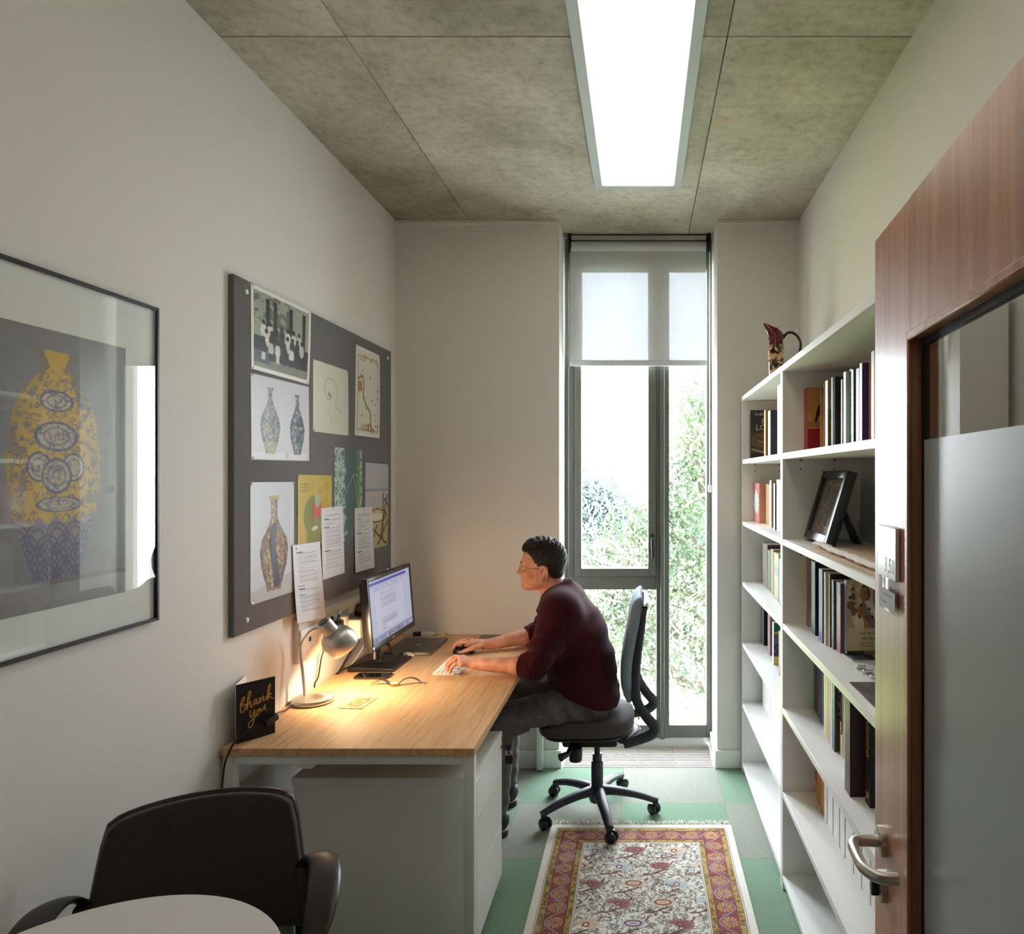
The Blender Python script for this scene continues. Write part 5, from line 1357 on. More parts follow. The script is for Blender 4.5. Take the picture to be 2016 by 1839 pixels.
bm = nb(); box(bm, OC.x - 0.16, OC.x + 0.10, OC.y - 0.085, OC.y + 0.085, 0.338, 0.415, 0.016, 2)
ob('tilt_mechanism', bm, BLACKP, oc)
bm = nb(); tube(bm, [(OC.x - 0.10, OC.y - 0.08, 0.37), (OC.x - 0.12, OC.y - 0.19, 0.355), (OC.x - 0.15, OC.y - 0.22, 0.35)], [0.010, 0.012, 0.018], 10)
ob('height_lever', bm, BLACKP, oc)
ob('tension_knob', lathe(nb(), [(0, 0), (0.027, 0), (0.03, 0.008), (0.03, 0.055), (0.026, 0.062), (0, 0.062)], 20, Matrix.Translation((OC.x - 0.09, OC.y - 0.13, 0.30)), False), BLACKP, oc)
# seat cushion: rounded plan, domed
def cushion(bm, cx_, cy_, L, W, z0, z1, dome, nrm=None):
    nu, nv = 40, 8; rings = []
    prof = [(0.0, 0.90), (0.05, 0.97), (0.3, 1.0), (0.6, 0.995), (0.8, 0.97), (0.93, 0.92), (1.0, 0.80)]
    for (t_, s_) in prof:
        ring = []
        for i in range(nu):
            b = 2 * math.pi * i / nu; cb, sb2 = math.cos(b), math.sin(b)
            x = math.copysign(abs(cb) ** 0.62, cb) * L / 2 * s_; y = math.copysign(abs(sb2) ** 0.62, sb2) * W / 2 * s_
            ring.append(bm.verts.new((cx_ + x, cy_ + y, z0 + (z1 - z0) * t_ + (nrm(x, y) if nrm else 0))))
        rings.append(ring)
    for f in (0.55, 0.25):
        ring = []
        for i in range(nu):
            p = rings[len(prof) - 1][i].co
            x, y = (p.x - cx_) * f, (p.y - cy_) * f
            ring.append(bm.verts.new((cx_ + x, cy_ + y, z1 + dome * (1 - f * f) + (nrm(x, y) if nrm else 0))))
        rings.append(ring)
    bm.faces.new(rings[0][::-1]); bm.faces.new(rings[-1])
    for p, q in zip(rings, rings[1:]):
        for i in range(nu): bm.faces.new((p[i], p[(i + 1) % nu], q[(i + 1) % nu], q[i]))
    return bm
droop = lambda x, y: -0.016 * max(0, -x / 0.22) ** 2 + 0.004 * max(0, x / 0.22) ** 2
ob('seat', cushion(nb(), -0.250, 3.335, 0.445, 0.455, 0.432, 0.490, 0.006, droop), FABS, oc)
ob('seat_shell', cushion(nb(), -0.245, 3.335, 0.41, 0.42, 0.412, 0.436, 0.0, droop), BLACKP, oc)
# back: two bent side frames joined by top loop, upholstered pad in front
prof_o = [(-0.075, 0.395), (-0.02, 0.412), (0.035, 0.432), (0.062, 0.452), (0.060, 0.480), (0.030, 0.515), (-0.005, 0.565), (-0.022, 0.620), (-0.022, 0.70), (-0.012, 0.80), (0.002, 0.90), (0.014, 0.985), (0.018, 1.008)]
def side_frame(y):
    pts = catmull([(x, y, z) for x, z in prof_o], 5)
    return tube(nb(), pts, [0.020, 0.022, 0.024, 0.024, 0.024, 0.023, 0.023, 0.022, 0.020, 0.018, 0.016, 0.014, 0.013], 12, ell=(1.0, 0.55), up=(1, 0, 0))
for y in (3.155, 3.525):
    ob('back_frame', side_frame(y), CHP, oc)
ob('top_rail', tube(nb(), catmull([(0.018, 3.155, 1.004), (0.022, 3.20, 1.016), (0.026, 3.34, 1.022), (0.022, 3.48, 1.016), (0.018, 3.525, 1.004)], 6), 0.014, 12), CHP, oc)
ob('lower_link', tube(nb(), catmull([(-0.09, 3.20, 0.392), (-0.02, 3.34, 0.40), (-0.09, 3.48, 0.392)], 6), 0.022, 12, ell=(0.5, 1.0), up=(0, 0, 1)), CHP, oc)
ob('lumbar_web', bx(-0.012, -0.004, 3.17, 3.51, 0.50, 0.56), M('translucent_web', (110, 118, 126), rough=0.5), oc)
# pad
bm = nb(); rows = []
front_c = [(-0.040, 0.585), (-0.060, 0.63), (-0.066, 0.70), (-0.060, 0.78), (-0.046, 0.86), (-0.030, 0.94), (-0.018, 0.995), (-0.006, 1.022), (0.008, 1.028)]
front_c = [(p.x, p.y) for p in catmull([(a, b, 0) for a, b in front_c], 3)]
ny = 15
for (x, z_) in front_c:
    w = 0.205 - 0.02 * max(0, (z_ - 0.95) / 0.08) - 0.03 * max(0, (0.66 - z_) / 0.08)
    rows.append([bm.verts.new((x + 0.010 * (abs(j / (ny - 1) * 2 - 1)) ** 4.0 * (1 if z_ < 1.0 else 0.4), 3.34 + w * (j / (ny - 1) * 2 - 1), z_)) for j in range(ny)])
for p, q in zip(rows, rows[1:]):
    for j in range(ny - 1): bm.faces.new((p[j], p[j + 1], q[j + 1], q[j]))
pad = ob('back_pad', bm, FABB, oc)
sm = pad.modifiers.new('padding', 'SOLIDIFY'); sm.thickness = 0.048; sm.offset = 0.15
sb2_ = pad.modifiers.new('soft', 'SUBSURF'); sb2_.levels = 1; sb2_.render_levels = 1

# ---------------------------------------------------------------- visitor chair by the round table
gcx = thing('visitor_chair', 'black upholstered visitor chair with plastic arms by the round table', 'chair', (-0.985, 1.515, 0), math.radians(201.7))
FABG = M('black_brown_chair_fabric', (54, 47, 42), rough=0.92, var=0.18, vscale=160, bump=0.3, bscale=700, sheen=0.15)
ARM = M('black_arm_plastic', (38, 33, 33), rough=0.36, spec=0.5, bump=0.04, bscale=800)
def gp(name, bm, mat, **kw): return ob(name, bm, mat, gcx, local=True, **kw)
def back_shape(thick, grow, zoff=0.0):
    """curved upholstered back, local: x across, y forward, z up"""
    bm = nb(); nx, nz = 21, 13; F = []
    for j in range(nz):
        v = j / (nz - 1); row = []
        for i in range(nx):
            u = i / (nx - 1) * 2 - 1
            wv = 0.232 + (0.196 - 0.232) * v ** 1.2 + grow
            # rounded corners at the top
            top = 0.802 - 0.013 * abs(u) ** 2.2 - 0.012 * abs(u) ** 12 + grow
            bot = 0.49 - grow
            z_ = bot + (top - bot) * v
            x = u * wv * (1 - 0.025 * max(0, v - 0.85) / 0.15 * abs(u) ** 6)
            y = -0.205 + 0.055 * u * u - 0.055 * (v ** 1.2) + zoff
            row.append(bm.verts.new((x, y, z_)))
        F.append(row)
    for p, q in zip(F, F[1:]):
        for i in range(nx - 1): bm.faces.new((p[i], p[i + 1], q[i + 1], q[i]))
    return bm
o = gp('backrest', back_shape(0.03, 0.0), FABG); s_ = o.modifiers.new('padding', 'SOLIDIFY'); s_.thickness = 0.026; s_.offset = 0
b_ = o.modifiers.new('edge', 'BEVEL'); b_.width = 0.008; b_.segments = 3; b_.limit_method = 'ANGLE'
o = gp('back_shell', back_shape(0.02, 0.005, -0.019), ARM); s_ = o.modifiers.new('shell', 'SOLIDIFY'); s_.thickness = 0.014; s_.offset = 0
gp('seat', cushion(nb(), 0, 0.0, 0.47, 0.46, 0.415, 0.455, 0.006), FABG)
gp('seat_pan', cushion(nb(), 0, 0.0, 0.44, 0.43, 0.398, 0.416, 0.0), ARM)
for sgn in (-1, 1):
    pts = [(sgn * 0.224, -0.172, 0.634), (sgn * 0.250, -0.150, 0.658), (sgn * 0.272, -0.095, 0.668), (sgn * 0.277, -0.01, 0.662), (sgn * 0.270, 0.07, 0.630), (sgn * 0.248, 0.13, 0.56), (sgn * 0.236, 0.155, 0.47), (sgn * 0.228, 0.150, 0.41)]
    gp('armrest', tube(nb(), catmull(pts, 7), [0.028, 0.033, 0.036, 0.036, 0.034, 0.030, 0.026, 0.024], 20, ell=(0.24, 1.0), up=(0, -0.35, 1)), ARM)
    gp('arm_bracket', bx(min(sgn * 0.205, sgn * 0.245), max(sgn * 0.205, sgn * 0.245), -0.185, -0.155, 0.43, 0.63, 0.006, 2), ARM)
    for yy, y2 in ((0.17, 0.23), (-0.17, -0.25)):
        gp('leg', tube(nb(), [(sgn * 0.215, yy, 0.40), (sgn * 0.235, y2, 0.002)], 0.012, 12), M('chair_leg_black', (30, 30, 31), rough=0.4, metal=0.3))

# ---------------------------------------------------------------- round table
rt = thing('round_table', 'small round white table in the foreground corner', 'table', (-0.935, 1.15, 0))
ob('table_top', lathe(nb(), [(0, 0.707), (0.309, 0.707), (0.3125, 0.7105), (0.3135, 0.728), (0.311, 0.7305), (0, 0.7305)], 96, Matrix.Translation((-0.935, 1.15, 0)), False), M('matt_white_laminate', (214, 210, 206), rough=0.4), rt)
ob('column', lathe(nb(), [(0, 0.02), (0.032, 0.02), (0.032, 0.69), (0.09, 0.70), (0.09, 0.707), (0, 0.707)], 32, Matrix.Translation((-0.935, 1.15, 0)), False), DESKW, rt)
ob('foot_plate', lathe(nb(), [(0, 0), (0.215, 0), (0.22, 0.004), (0.05, 0.02), (0, 0.02)], 48, Matrix.Translation((-0.935, 1.15, 0)), False), DESKW, rt)

# ---------------------------------------------------------------- rug
rug = thing('rug', 'block printed cream and red floral rug with white fringe on the carpet', 'rug', (0.02, 2.5, 0))
RX0, RX1, RY0, RY1 = -0.408, 0.412, 1.72, 3.218
W_, H_ = 380, 694
ik = Ink(W_, H_, (226, 220, 208)); asp = (RY1 - RY0) / (RX1 - RX0)
U, V = ik.u, ik.v * asp                      # both in rug widths; v = 0 is the far (window) end
DU = np.minimum(U, 1 - U)                    # distance to the long sides
DE = np.minimum(DU, np.minimum(V, asp - V))  # distance to any side
nzb = ik.noise(70, 2, 2)
RED, OCH, LIL, STEM, INKC = (146, 74, 70), (186, 146, 78), (150, 146, 168), (138, 64, 64), (88, 82, 74)
ik.put((np.abs(DE - 0.034) < 0.0022), (70, 64, 74))
ik.put((DE > 0.042) & (DE < 0.072), OCH); ik.put((DE > 0.046) & (DE < 0.068) & (nzb > 0.52), (112, 86, 52), 0.75)
ik.put((DE > 0.072) & (DE < 0.165), RED)
ik.put((DE > 0.165) & (DE < 0.192), OCH); ik.put((DE > 0.169) & (DE < 0.188) & (nzb > 0.53), (112, 86, 52), 0.75)
for q in (0.042, 0.072, 0.165, 0.192): ik.put(np.abs(DE - q) < 0.0016, (92, 70, 62))
ik.put(np.abs(DE - 0.201) < 0.0018, (96, 80, 76))
rr_ = random.Random(9)
def L_(pts, w, c, al=0.9): ik.line([(a, b / asp) for a, b in pts], w, c, al, asp)
def arc(cu, cv, r_, a0, a1, w, c, al=0.85, n=5): L_([(cu + r_ * math.cos(q), cv + r_ * math.sin(q)) for q in np.linspace(a0, a1, n)], w, c, al)
def daisy(cu, cv, r_, c1, c2, n=11):
    i0, i1 = max(0, int((cu - r_ * 1.2) * W_)), min(W_, int((cu + r_ * 1.2) * W_) + 1); j0, j1 = max(0, int((cv - r_ * 1.2) / asp * H_)), min(H_, int((cv + r_ * 1.2) / asp * H_) + 1)
    u_, v_ = U[j0:j1, i0:i1] - cu, V[j0:j1, i0:i1] - cv; q = np.hypot(u_, v_); a = np.arctan2(v_, u_)
    A = ik.a[j0:j1, i0:i1]
    m = (q < r_) & (np.cos(a * n) > -0.35); A[m] = c1; m = (q < r_ * 0.30); A[m] = c2
# border: winding lilac stem with orange daisies and small sprigs
nb_ = 15
step = (asp - 0.237) / nb_
for side in (0.1185, 1 - 0.1185):
    for k in range(130):
        cu, cv = side + rr_.uniform(-0.043, 0.043), 0.08 + rr_.random() * (asp - 0.16)
        arc(cu, cv, rr_.uniform(0.006, 0.014), rr_.uniform(0, 6.28), rr_.uniform(0, 6.28), 0.0045, LIL, 0.8, 4)
    L_([(side + 0.040 * math.sin(math.pi * (v - 0.1185) / step + math.pi / 2), v) for v in np.linspace(0.1185, asp - 0.1185, 150)], 0.0065, LIL, 0.95)
    for k in range(nb_ + 1):
        daisy(side + (0.006 if k % 2 else -0.006), 0.1185 + step * k, 0.036, (204, 144, 84), (112, 112, 136))
for k in range(70):
    arc(0.09 + 0.82 * rr_.random(), 0.1185 + rr_.uniform(-0.04, 0.04), rr_.uniform(0.006, 0.014), rr_.uniform(0, 6.28), rr_.uniform(0, 6.28), 0.0045, LIL, 0.8, 4)
L_([(u_, 0.1185 + 0.036 * math.cos(math.pi * (u_ - 0.1185) / 0.109)) for u_ in np.linspace(0.1185, 1 - 0.1185, 90)], 0.0065, LIL, 0.95)
for k in range(8): daisy(0.1185 + 0.109 * k, 0.1185 + (0.006 if k % 2 else -0.006), 0.034, (204, 144, 84), (112, 112, 136))
# field: palmettes and pointed ovals on curling red stems, among dark leafy scrolls
fld = DE > 0.205
base = ik.a.copy()
cu_, cv_ = 0.205, 0.150
nrow = int(asp / cv_) + 1
for k in range(5200):
    a = rr_.uniform(0.19, 0.81); b = rr_.uniform(0.2, asp - 0.19); t_ = rr_.uniform(0, 6.28)
    arc(a, b, rr_.uniform(0.005, 0.012), t_, t_ + rr_.uniform(1.6, 3.4), rr_.uniform(0.0028, 0.0048), rr_.choice([INKC, INKC, (112, 96, 86), (120, 110, 104)]), 0.8, 4)
PAL = [((204, 210, 216), (104, 120, 142)), ((224, 200, 172), (182, 132, 96)), ((170, 116, 114), (112, 56, 62))]
for r_ in range(-1, nrow + 1):
    for c_ in range(-1, 6):
        cu = 0.26 + c_ * cu_ - (cu_ * 0.35 if r_ % 2 else 0.0); cv = 0.265 + r_ * cv_
        st = [(cu - 0.085 + 0.150 * t_, cv + 0.078 - 0.012 * t_ - 0.105 * t_ ** 3) for t_ in np.linspace(0, 1, 10)]
        L_(st, 0.0085, STEM, 0.95)
        for q in range(5):
            p = st[1 + q]; d_ = (-1) ** q
            L_([p, (p[0] + 0.012 + 0.008 * q, p[1] - d_ * 0.022)], 0.006, STEM if q % 2 else INKC, 0.85)
        lt_, dk_ = PAL[(r_ + 2 * c_) % 3]
        if (r_ + c_) % 2:      # pointed oval with petals round it
            for q in range(18):
                a = 2 * math.pi * q / 18; L_([(cu + 0.030 * math.cos(a), cv + 0.018 * math.sin(a)), (cu + 0.054 * math.cos(a), cv + 0.034 * math.sin(a))], 0.0085, lt_, 0.95); L_([(cu + 0.034 * math.cos(a + 0.17), cv + 0.020 * math.sin(a + 0.17)), (cu + 0.050 * math.cos(a + 0.17), cv + 0.031 * math.sin(a + 0.17))], 0.003, dk_, 0.8)
            for q in np.linspace(0.2, 1.0, 5): L_([(cu + 0.036 * q * math.cos(a), cv + 0.019 * q * math.sin(a)) for a in np.linspace(0, 2 * math.pi, 15)], 0.009, lt_ if q < 0.9 else STEM, 0.95)
            L_([(cu - 0.012, cv), (cu + 0.012, cv)], 0.010, dk_, 0.9)
        else:                  # fan shaped carnation
            for q in range(13):
                a = math.pi * (0.95 - 1.25 * q / 12) - 0.2; e = 0.052 + 0.006 * (q % 2)
                L_([(cu, cv + 0.012), (cu + e * math.cos(a), cv + 0.012 - e * 0.72 * math.sin(a))], 0.012, lt_, 0.95)
                L_([(cu + 0.018 * math.cos(a), cv + 0.012 - 0.014 * math.sin(a)), (cu + e * math.cos(a + 0.1), cv + 0.012 - e * 0.72 * math.sin(a + 0.1))], 0.0032, dk_, 0.85)
            arc(cu, cv + 0.010, 0.014, 0, 6.28, 0.008, STEM, 0.9, 9)
ik.a = np.where(fld[..., None], ik.a, base)
wear = ik.noise(7, 31, 4); ik.put(wear > 0.56, (214, 206, 196), 0.14)
fine = np.random.RandomState(3).rand(H_, W_); ik.a = ik.a * (0.94 + 0.10 * fine[..., None])
lum_ = ik.a.mean(-1, keepdims=True); ik.a = lum_ + (ik.a - lum_) * 0.80 + 4.0
def rugp(u, v):
    return (RX0 + (RX1 - RX0) * u + 0.0015 * math.sin(v * 19), RY1 - (RY1 - RY0) * v, 0.0056 + 0.0012 * math.sin(u * 23) * math.sin(v * 31))
me = sheet_mesh('pile', ik, rugp)
rg = ob('pile', me, print_mat(0.95, name='printed_cotton'), rug)
MATS['printed_cotton'].node_tree.nodes['Principled BSDF'].inputs['Specular IOR Level'].default_value = 0.05
ob('backing', bx(RX0 - 0.002, RX1 + 0.002, RY0, RY1, 0.0005, 0.0040, 0.001, 1), M('rug_backing', (220, 214, 204), rough=0.95), rug)
bm = nb(); r = random.Random(8)
for k in range(120):
    x = RX0 + 0.004 + (RX1 - RX0 - 0.008) * k / 119.0
    if r.random() < 0.10: continue
    L = r.uniform(0.02, 0.042); dx = r.uniform(-0.014, 0.014)
    pts = catmull([(x, RY1 - 0.002, 0.005), (x + dx * 0.4 + r.uniform(-0.004, 0.004), RY1 + L * 0.4, 0.007 + r.uniform(0, 0.006)), (x + dx, RY1 + L * 0.75, 0.006), (x + dx * 1.3 + r.uniform(-0.006, 0.006), RY1 + L, 0.003)], 3)
    tube(bm, pts, [0.0022, 0.0026, 0.002, 0.0018], 6)
ob('fringe', bm, M('white_cotton_fringe', (228, 222, 208), rough=0.95), rug, kind='stuff')
# ---------------------------------------------------------------- framed print on the left wall
FXF = XL + 0.018
pt = thing('framed_print', 'large thin black framed print of a tall yellow vase under glass', 'framed print', (XL, 1.6, 1.63))
FY0, FY1, FZ0, FZ1 = 1.275, 1.937, 1.203, 2.0615
BKF = M('thin_black_frame', (30, 33, 36), rough=0.4, metal=0.3)
for a, b, c, d in ((FY0, FY0 + 0.009, FZ0, FZ1), (FY1 - 0.009, FY1, FZ0, FZ1), (FY0 + 0.009, FY1 - 0.009, FZ0, FZ0 + 0.009), (FY0 + 0.009, FY1 - 0.009, FZ1 - 0.009, FZ1)):
    ob('frame', bx(XL + 0.0005, FXF, a, b, c, d, 0.001, 1), BKF, pt)
ob('mat_board', bx(XL + 0.002, XL + 0.008, FY0 + 0.006, FY1 - 0.006, FZ0 + 0.006, FZ1 - 0.006), M('white_mat_board', (244, 243, 238), rough=0.8), pt)
PY_0, PY_1, PZ_0, PZ_1 = 1.39, 1.822, 1.30, 1.93
ik = Ink(190, 277, (128, 122, 124)); asp = (PZ_1 - PZ_0) / (PY_1 - PY_0)
ik.put(ik.noise(3, 4, 3) > 0.5, (136, 128, 128), 0.6)
ik.rect(0, 1, 0.905, 1, (146, 140, 136)); ik.rect(0, 1, 0.895, 0.915, (112, 106, 104))
cu = (1.607 - PY_0) / (PY_1 - PY_0)
vt = lambda z_: (PZ_1 - z_) / (PZ_1 - PZ_0)
pr = [(1.884, 0.052), (1.874, 0.054), (1.862, 0.040), (1.84, 0.040), (1.82, 0.058), (1.79, 0.088), (1.74, 0.114), (1.68, 0.127), (1.60, 0.130), (1.54, 0.121), (1.48, 0.103), (1.42, 0.082), (1.38, 0.068), (1.362, 0.064)]
hw = np.interp(-ik.v, [-vt(z_) for z_, _ in pr][::-1], [w / (PY_1 - PY_0) for _, w in pr][::-1])
inv = (np.abs(ik.u - cu) < hw) & (ik.v > vt(1.884)) & (ik.v < vt(1.362))
xr = np.clip((ik.u - cu) / np.maximum(hw, 1e-3), -1, 1)
ik.put(inv, (212, 168, 40)); ik.put(inv, (150, 116, 40), np.clip(np.abs(xr) - 0.55, 0, 1)[...] * 1.2)
low = inv & (ik.v > vt(1.50) + 0.012 * np.sin(ik.u * 60))
ik.put(low, (150, 138, 132))
for k in range(26):     # generic overlapping wave scales round the foot
    a = (k % 5 - 2) * 0.12 + (0.06 if (k // 5) % 2 else 0); b = vt(1.49) + 0.042 * (k // 5)
    for q in (0.055, 0.036): 
        ik.put(low & (np.abs(np.hypot((ik.u - cu - a) * 0.8, (ik.v - b - 0.05) * 1.0) - q) < 0.006), (92, 84, 120), 0.8)
blu = (84, 80, 120)
nz = ik.noise(16, 5, 3)
ik.put(inv & ~low & (np.abs(xr) > 0.62) & (nz > 0.55), (120, 108, 110), 0.7)
# plain scrollwork medallions in blue line on a pale ground
for (a, b, ru, rv) in ((0, 1.77, 0.10, 0.036), (0, 1.69, 0.13, 0.05), (-0.11, 1.62, 0.07, 0.05), (0.11, 1.62, 0.07, 0.05), (0, 1.60, 0.09, 0.06), (0.02, 1.535, 0.14, 0.026)):
    m_ = inv & ((((ik.u - cu - a) / ru) ** 2 + ((ik.v - vt(b)) / rv) ** 2) < 1)
    ik.put(m_, (196, 178, 150)); ik.ring(cu + a, vt(b), ru, rv, 0.09, blu, 0.9); ik.ring(cu + a, vt(b), ru * 0.62, rv * 0.62, 0.10, blu, 0.6)
ik.put(inv & (xr > -0.35) & (xr < -0.22) & (ik.v > vt(1.8)), (255, 240, 190), 0.15)
r = random.Random(21)
for k in range(420):     # small generic curls of blue line over the glaze
    a = cu + r.uniform(-0.28, 0.28); b = r.uniform(vt(1.85), vt(1.50)); t_ = r.uniform(0, 6.28); q_ = r.uniform(0.006, 0.018)
    j_, i_ = min(ik.h - 1, int(b * ik.h)), min(ik.w - 1, int(a * ik.w))
    if inv[j_, i_] and abs(xr[j_, i_]) < 0.93:
        ik.line([(a + q_ * math.cos(s_), b + q_ * math.sin(s_) / asp) for s_ in np.linspace(t_, t_ + r.uniform(1.5, 4.5), 6)], 0.0065, (92, 86, 116), 0.75, asp)
me = sheet_mesh('print', ik, lambda u, v: (XL + 0.0088, PY_0 + (PY_1 - PY_0) * u, PZ_1 - (PZ_1 - PZ_0) * v))
ob('print', me, print_mat(0.6), pt)
ob('glass', bx(XL + 0.0125, XL + 0.0145, FY0 + 0.007, FY1 - 0.007, FZ0 + 0.007, FZ1 - 0.007), PICGLASS, pt, smooth=False)

# ---------------------------------------------------------------- pinboard
PBX = XL + 0.020
pb = thing('pinboard', 'large grey fabric pinboard covered with pinned pictures above the desk', 'pinboard', (XL, 3.0, 1.66))
def felt():
    m, nt, b = new_mat('grey_board_felt')
    tc = nd(nt, 'ShaderNodeTexCoord')
    w = nd(nt, 'ShaderNodeTexWave', wave_type='BANDS', bands_direction='DIAGONAL', Scale=60.0, Distortion=2.0, Detail=2.0)
    n = nd(nt, 'ShaderNodeTexNoise', Scale=260.0, Detail=3.0)
    nt.links.new(tc.outputs['Object'], w.inputs['Vector']); nt.links.new(tc.outputs['Object'], n.inputs['Vector'])
    mu = nd(nt, 'ShaderNodeMath', operation='MULTIPLY_ADD'); mu.inputs[1].default_value = 0.25
    nt.links.new(w.outputs['Fac'], mu.inputs[0]); nt.links.new(n.outputs['Fac'], mu.inputs[2])
    r = ramp(nt, [(0.3, (92, 90, 92)), (0.95, (128, 126, 128))])
    nt.links.new(mu.outputs[0], r.inputs[0]); nt.links.new(r.outputs[0], b.inputs['Base Color'])
    b.inputs['Roughness'].default_value = 0.95
    bp = nd(nt, 'ShaderNodeBump', Strength=0.3, Distance=0.001); nt.links.new(mu.outputs[0], bp.inputs['Height']); nt.links.new(bp.outputs[0], b.inputs['Normal'])
    return m
ob('board', bx(XL + 0.0005, PBX, 2.289, 3.729, 1.073, 2.258, 0.003, 2), felt(), pb)
def wallpt(px, py, X=PBX):
    y = 1385.0 * (-X) / (1261.0 - px)
    return y, CAMZ - (py - 937.0) * y / 1385.0
for (px, py) in ((485, 574.5), (763, 705), (486, 1221), (763, 1122)):
    y, z_ = wallpt(px, py)
    ob('fixing_cap', lathe(nb(), [(0, 0), (0.009, 0), (0.0085, 0.003), (0.005, 0.005), (0, 0.0055)], 18, axis_mtx((PBX, y, z_), (1, 0, 0)), False), WHITEP, pb)
PINM = CHROME
def pinned(name, label, cat, quad, ink, pins=((0.03, 0.02), (0.97, 0.02), (0.03, 0.98), (0.97, 0.98)), layer=0, curl=0.0):
    """sheet pinned to the board; quad = photo corners TL TR BR BL read as points on the board plane"""
    P = [wallpt(*q) for q in quad]
    cy_ = sum(p[0] for p in P) / 4; cz_ = sum(p[1] for p in P) / 4
    t = thing(name, label, cat, (PBX, cy_, cz_), group='sheets on the pinboard')
    xb = PBX + 0.0012 + layer * 0.0022
    def f(u, v, off=0.0):
        y = (P[0][0] * (1 - u) + P[1][0] * u) * (1 - v) + (P[3][0] * (1 - u) + P[2][0] * u) * v
        z_ = (P[0][1] * (1 - u) + P[1][1] * u) * (1 - v) + (P[3][1] * (1 - u) + P[2][1] * u) * v
        return (xb + off + 0.002 * math.sin(math.pi * v) * abs(math.sin(2.2 * math.pi * u)) + curl * v * v, y, z_)
    o = ob('paper', sheet_mesh('paper', ink, f), print_mat(0.6), t)
    s_ = o.modifiers.new('paper_thickness', 'SOLIDIFY'); s_.thickness = 0.0005; s_.offset = -1
    for (u, v) in pins:
        p = f(u, v)
        ob('pin', lathe(nb(), [(0, 0), (0.0045, 0.0), (0.004, 0.002), (0.0025, 0.003), (0, 0.0035)], 12, axis_mtx((p[0] + 0.0004, p[1], p[2]), (1, 0, 0)), False), PINM, t)
    return t
def bottle(ik, cu, v0, v1, hw, base, cols, seed, neck=0.28):
    """generic glazed vase silhouette with mottled decoration"""
    t_ = np.clip((ik.v - v0) / (v1 - v0), 0, 1)
    w = np.interp(t_, [0, 0.03, 0.05, neck * 0.75, neck, 0.45, 0.58, 0.75, 0.93, 1.0], [0.30, 0.33, 0.22, 0.22, 0.34, 0.86, 1.0, 0.88, 0.55, 0.48]) * hw
    m_ = (np.abs(ik.u - cu) < w) & (ik.v >= v0) & (ik.v <= v1)
    ik.put(m_, base)
    for k, c in enumerate(cols):
        nz = ik.noise(20 + 9 * k, seed + k, 3); ik.put(m_ & (nz > 0.54), c, 0.75)
    xr = np.clip((ik.u - cu) / np.maximum(w, 1e-3), -1, 1)
    ik.put(m_, (30, 30, 34), np.clip(np.abs(xr) - 0.6, 0, 1) * 1.1); ik.put(m_ & (xr < -0.2) & (xr > -0.42), (240, 240, 240), 0.18)
    return m_
# group photograph
ik = Ink(150, 172, (232, 232, 226)); r = random.Random(6)
ik.rect(0.04, 0.96, 0.05, 0.95, (150, 156, 142)); ik.put((ik.v > 0.05) & (ik.v < 0.5) & (ik.u > 0.04) & (ik.u < 0.6) & (ik.noise(14, 3) > 0.5), (92, 96, 84), 0.8)
for u in (0.22, 0.34, 0.6, 0.84): ik.rect(u, u + 0.06, 0.10, 0.62, (48, 52, 46))
ik.rect(0.04, 0.96, 0.58, 0.86, (36, 40, 40)); ik.rect(0.04, 0.96, 0.84, 0.95, (120, 122, 104)); ik.put((ik.v > 0.74) & (ik.v < 0.9) & (ik.u < 0.3) & (ik.u > 0.04), (70, 78, 84))
for row_, (v, n) in enumerate(((0.40, 7), (0.50, 8), (0.60, 6))):
    for k in range(n):
        u = 0.18 + 0.70 * (k + 0.5 * (row_ % 2)) / n
        c = r.choice([(206, 206, 198), (190, 190, 184), (60, 62, 60), (44, 44, 44), (214, 212, 204)])
        ik.ell(u, v + 0.10, 0.048, 0.085, c); ik.ell(u, v, 0.026, 0.030, (54, 46, 40)); 
        if row_ == 2: ik.rect(u - 0.03, u + 0.03, v + 0.16, v + 0.25, r.choice([(200, 200, 190), (40, 42, 44)]))
edge_ = (ik.u < 0.04) | (ik.u > 0.96) | (ik.v < 0.045) | (ik.v > 0.955); ik.blur(1).grain(0.25); ik.put(edge_, (228, 228, 222))
pinned('pinned_photo', 'black and white group photograph pinned at the top of the board', 'photo', ((492.9, 556.5), (611.8, 613), (607.5, 757), (494, 725.5)), ik)
ik = Ink(96, 110, (196, 198, 208)); ik.put(np.ones_like(ik.u, bool), (206, 206, 212), 0.5); ik.rect(0.02, 0.98, 0.90, 0.99, (214, 216, 222)); ik.rect(0.56, 0.6, 0.9, 0.99, (180, 184, 194))
m_ = bottle(ik, 0.30, 0.12, 0.92, 0.165, (120, 140, 160), ((70, 92, 110), (196, 190, 170), (140, 130, 90)), 40, 0.26)
ik.put(m_ & (ik.v > 0.78), (178, 184, 120), 0.6)
bottle(ik, 0.77, 0.14, 0.92, 0.14, (100, 124, 146), ((52, 70, 86), (190, 180, 160), (56, 60, 70)), 50, 0.26)
pinned('pinned_picture', 'pinned picture of two slim blue patterned vases side by side', 'picture', ((492.2, 733), (607, 761.5), (608, 908), (493.5, 905)), ik)
ik = Ink(70, 96, (204, 206, 190))
head = sm_([(0.32, 0.30), (0.36, 0.22), (0.48, 0.20), (0.60, 0.26), (0.64, 0.36), (0.63, 0.48), (0.60, 0.56), (0.66, 0.62), (0.80, 0.68)])
ik.line(head, 0.012, (132, 132, 120), 0.8, 1.37); ik.line(sm_([(0.32, 0.30), (0.29, 0.38), (0.33, 0.44), (0.36, 0.5), (0.46, 0.5), (0.5, 0.44)]), 0.012, (126, 126, 116), 0.8, 1.37)
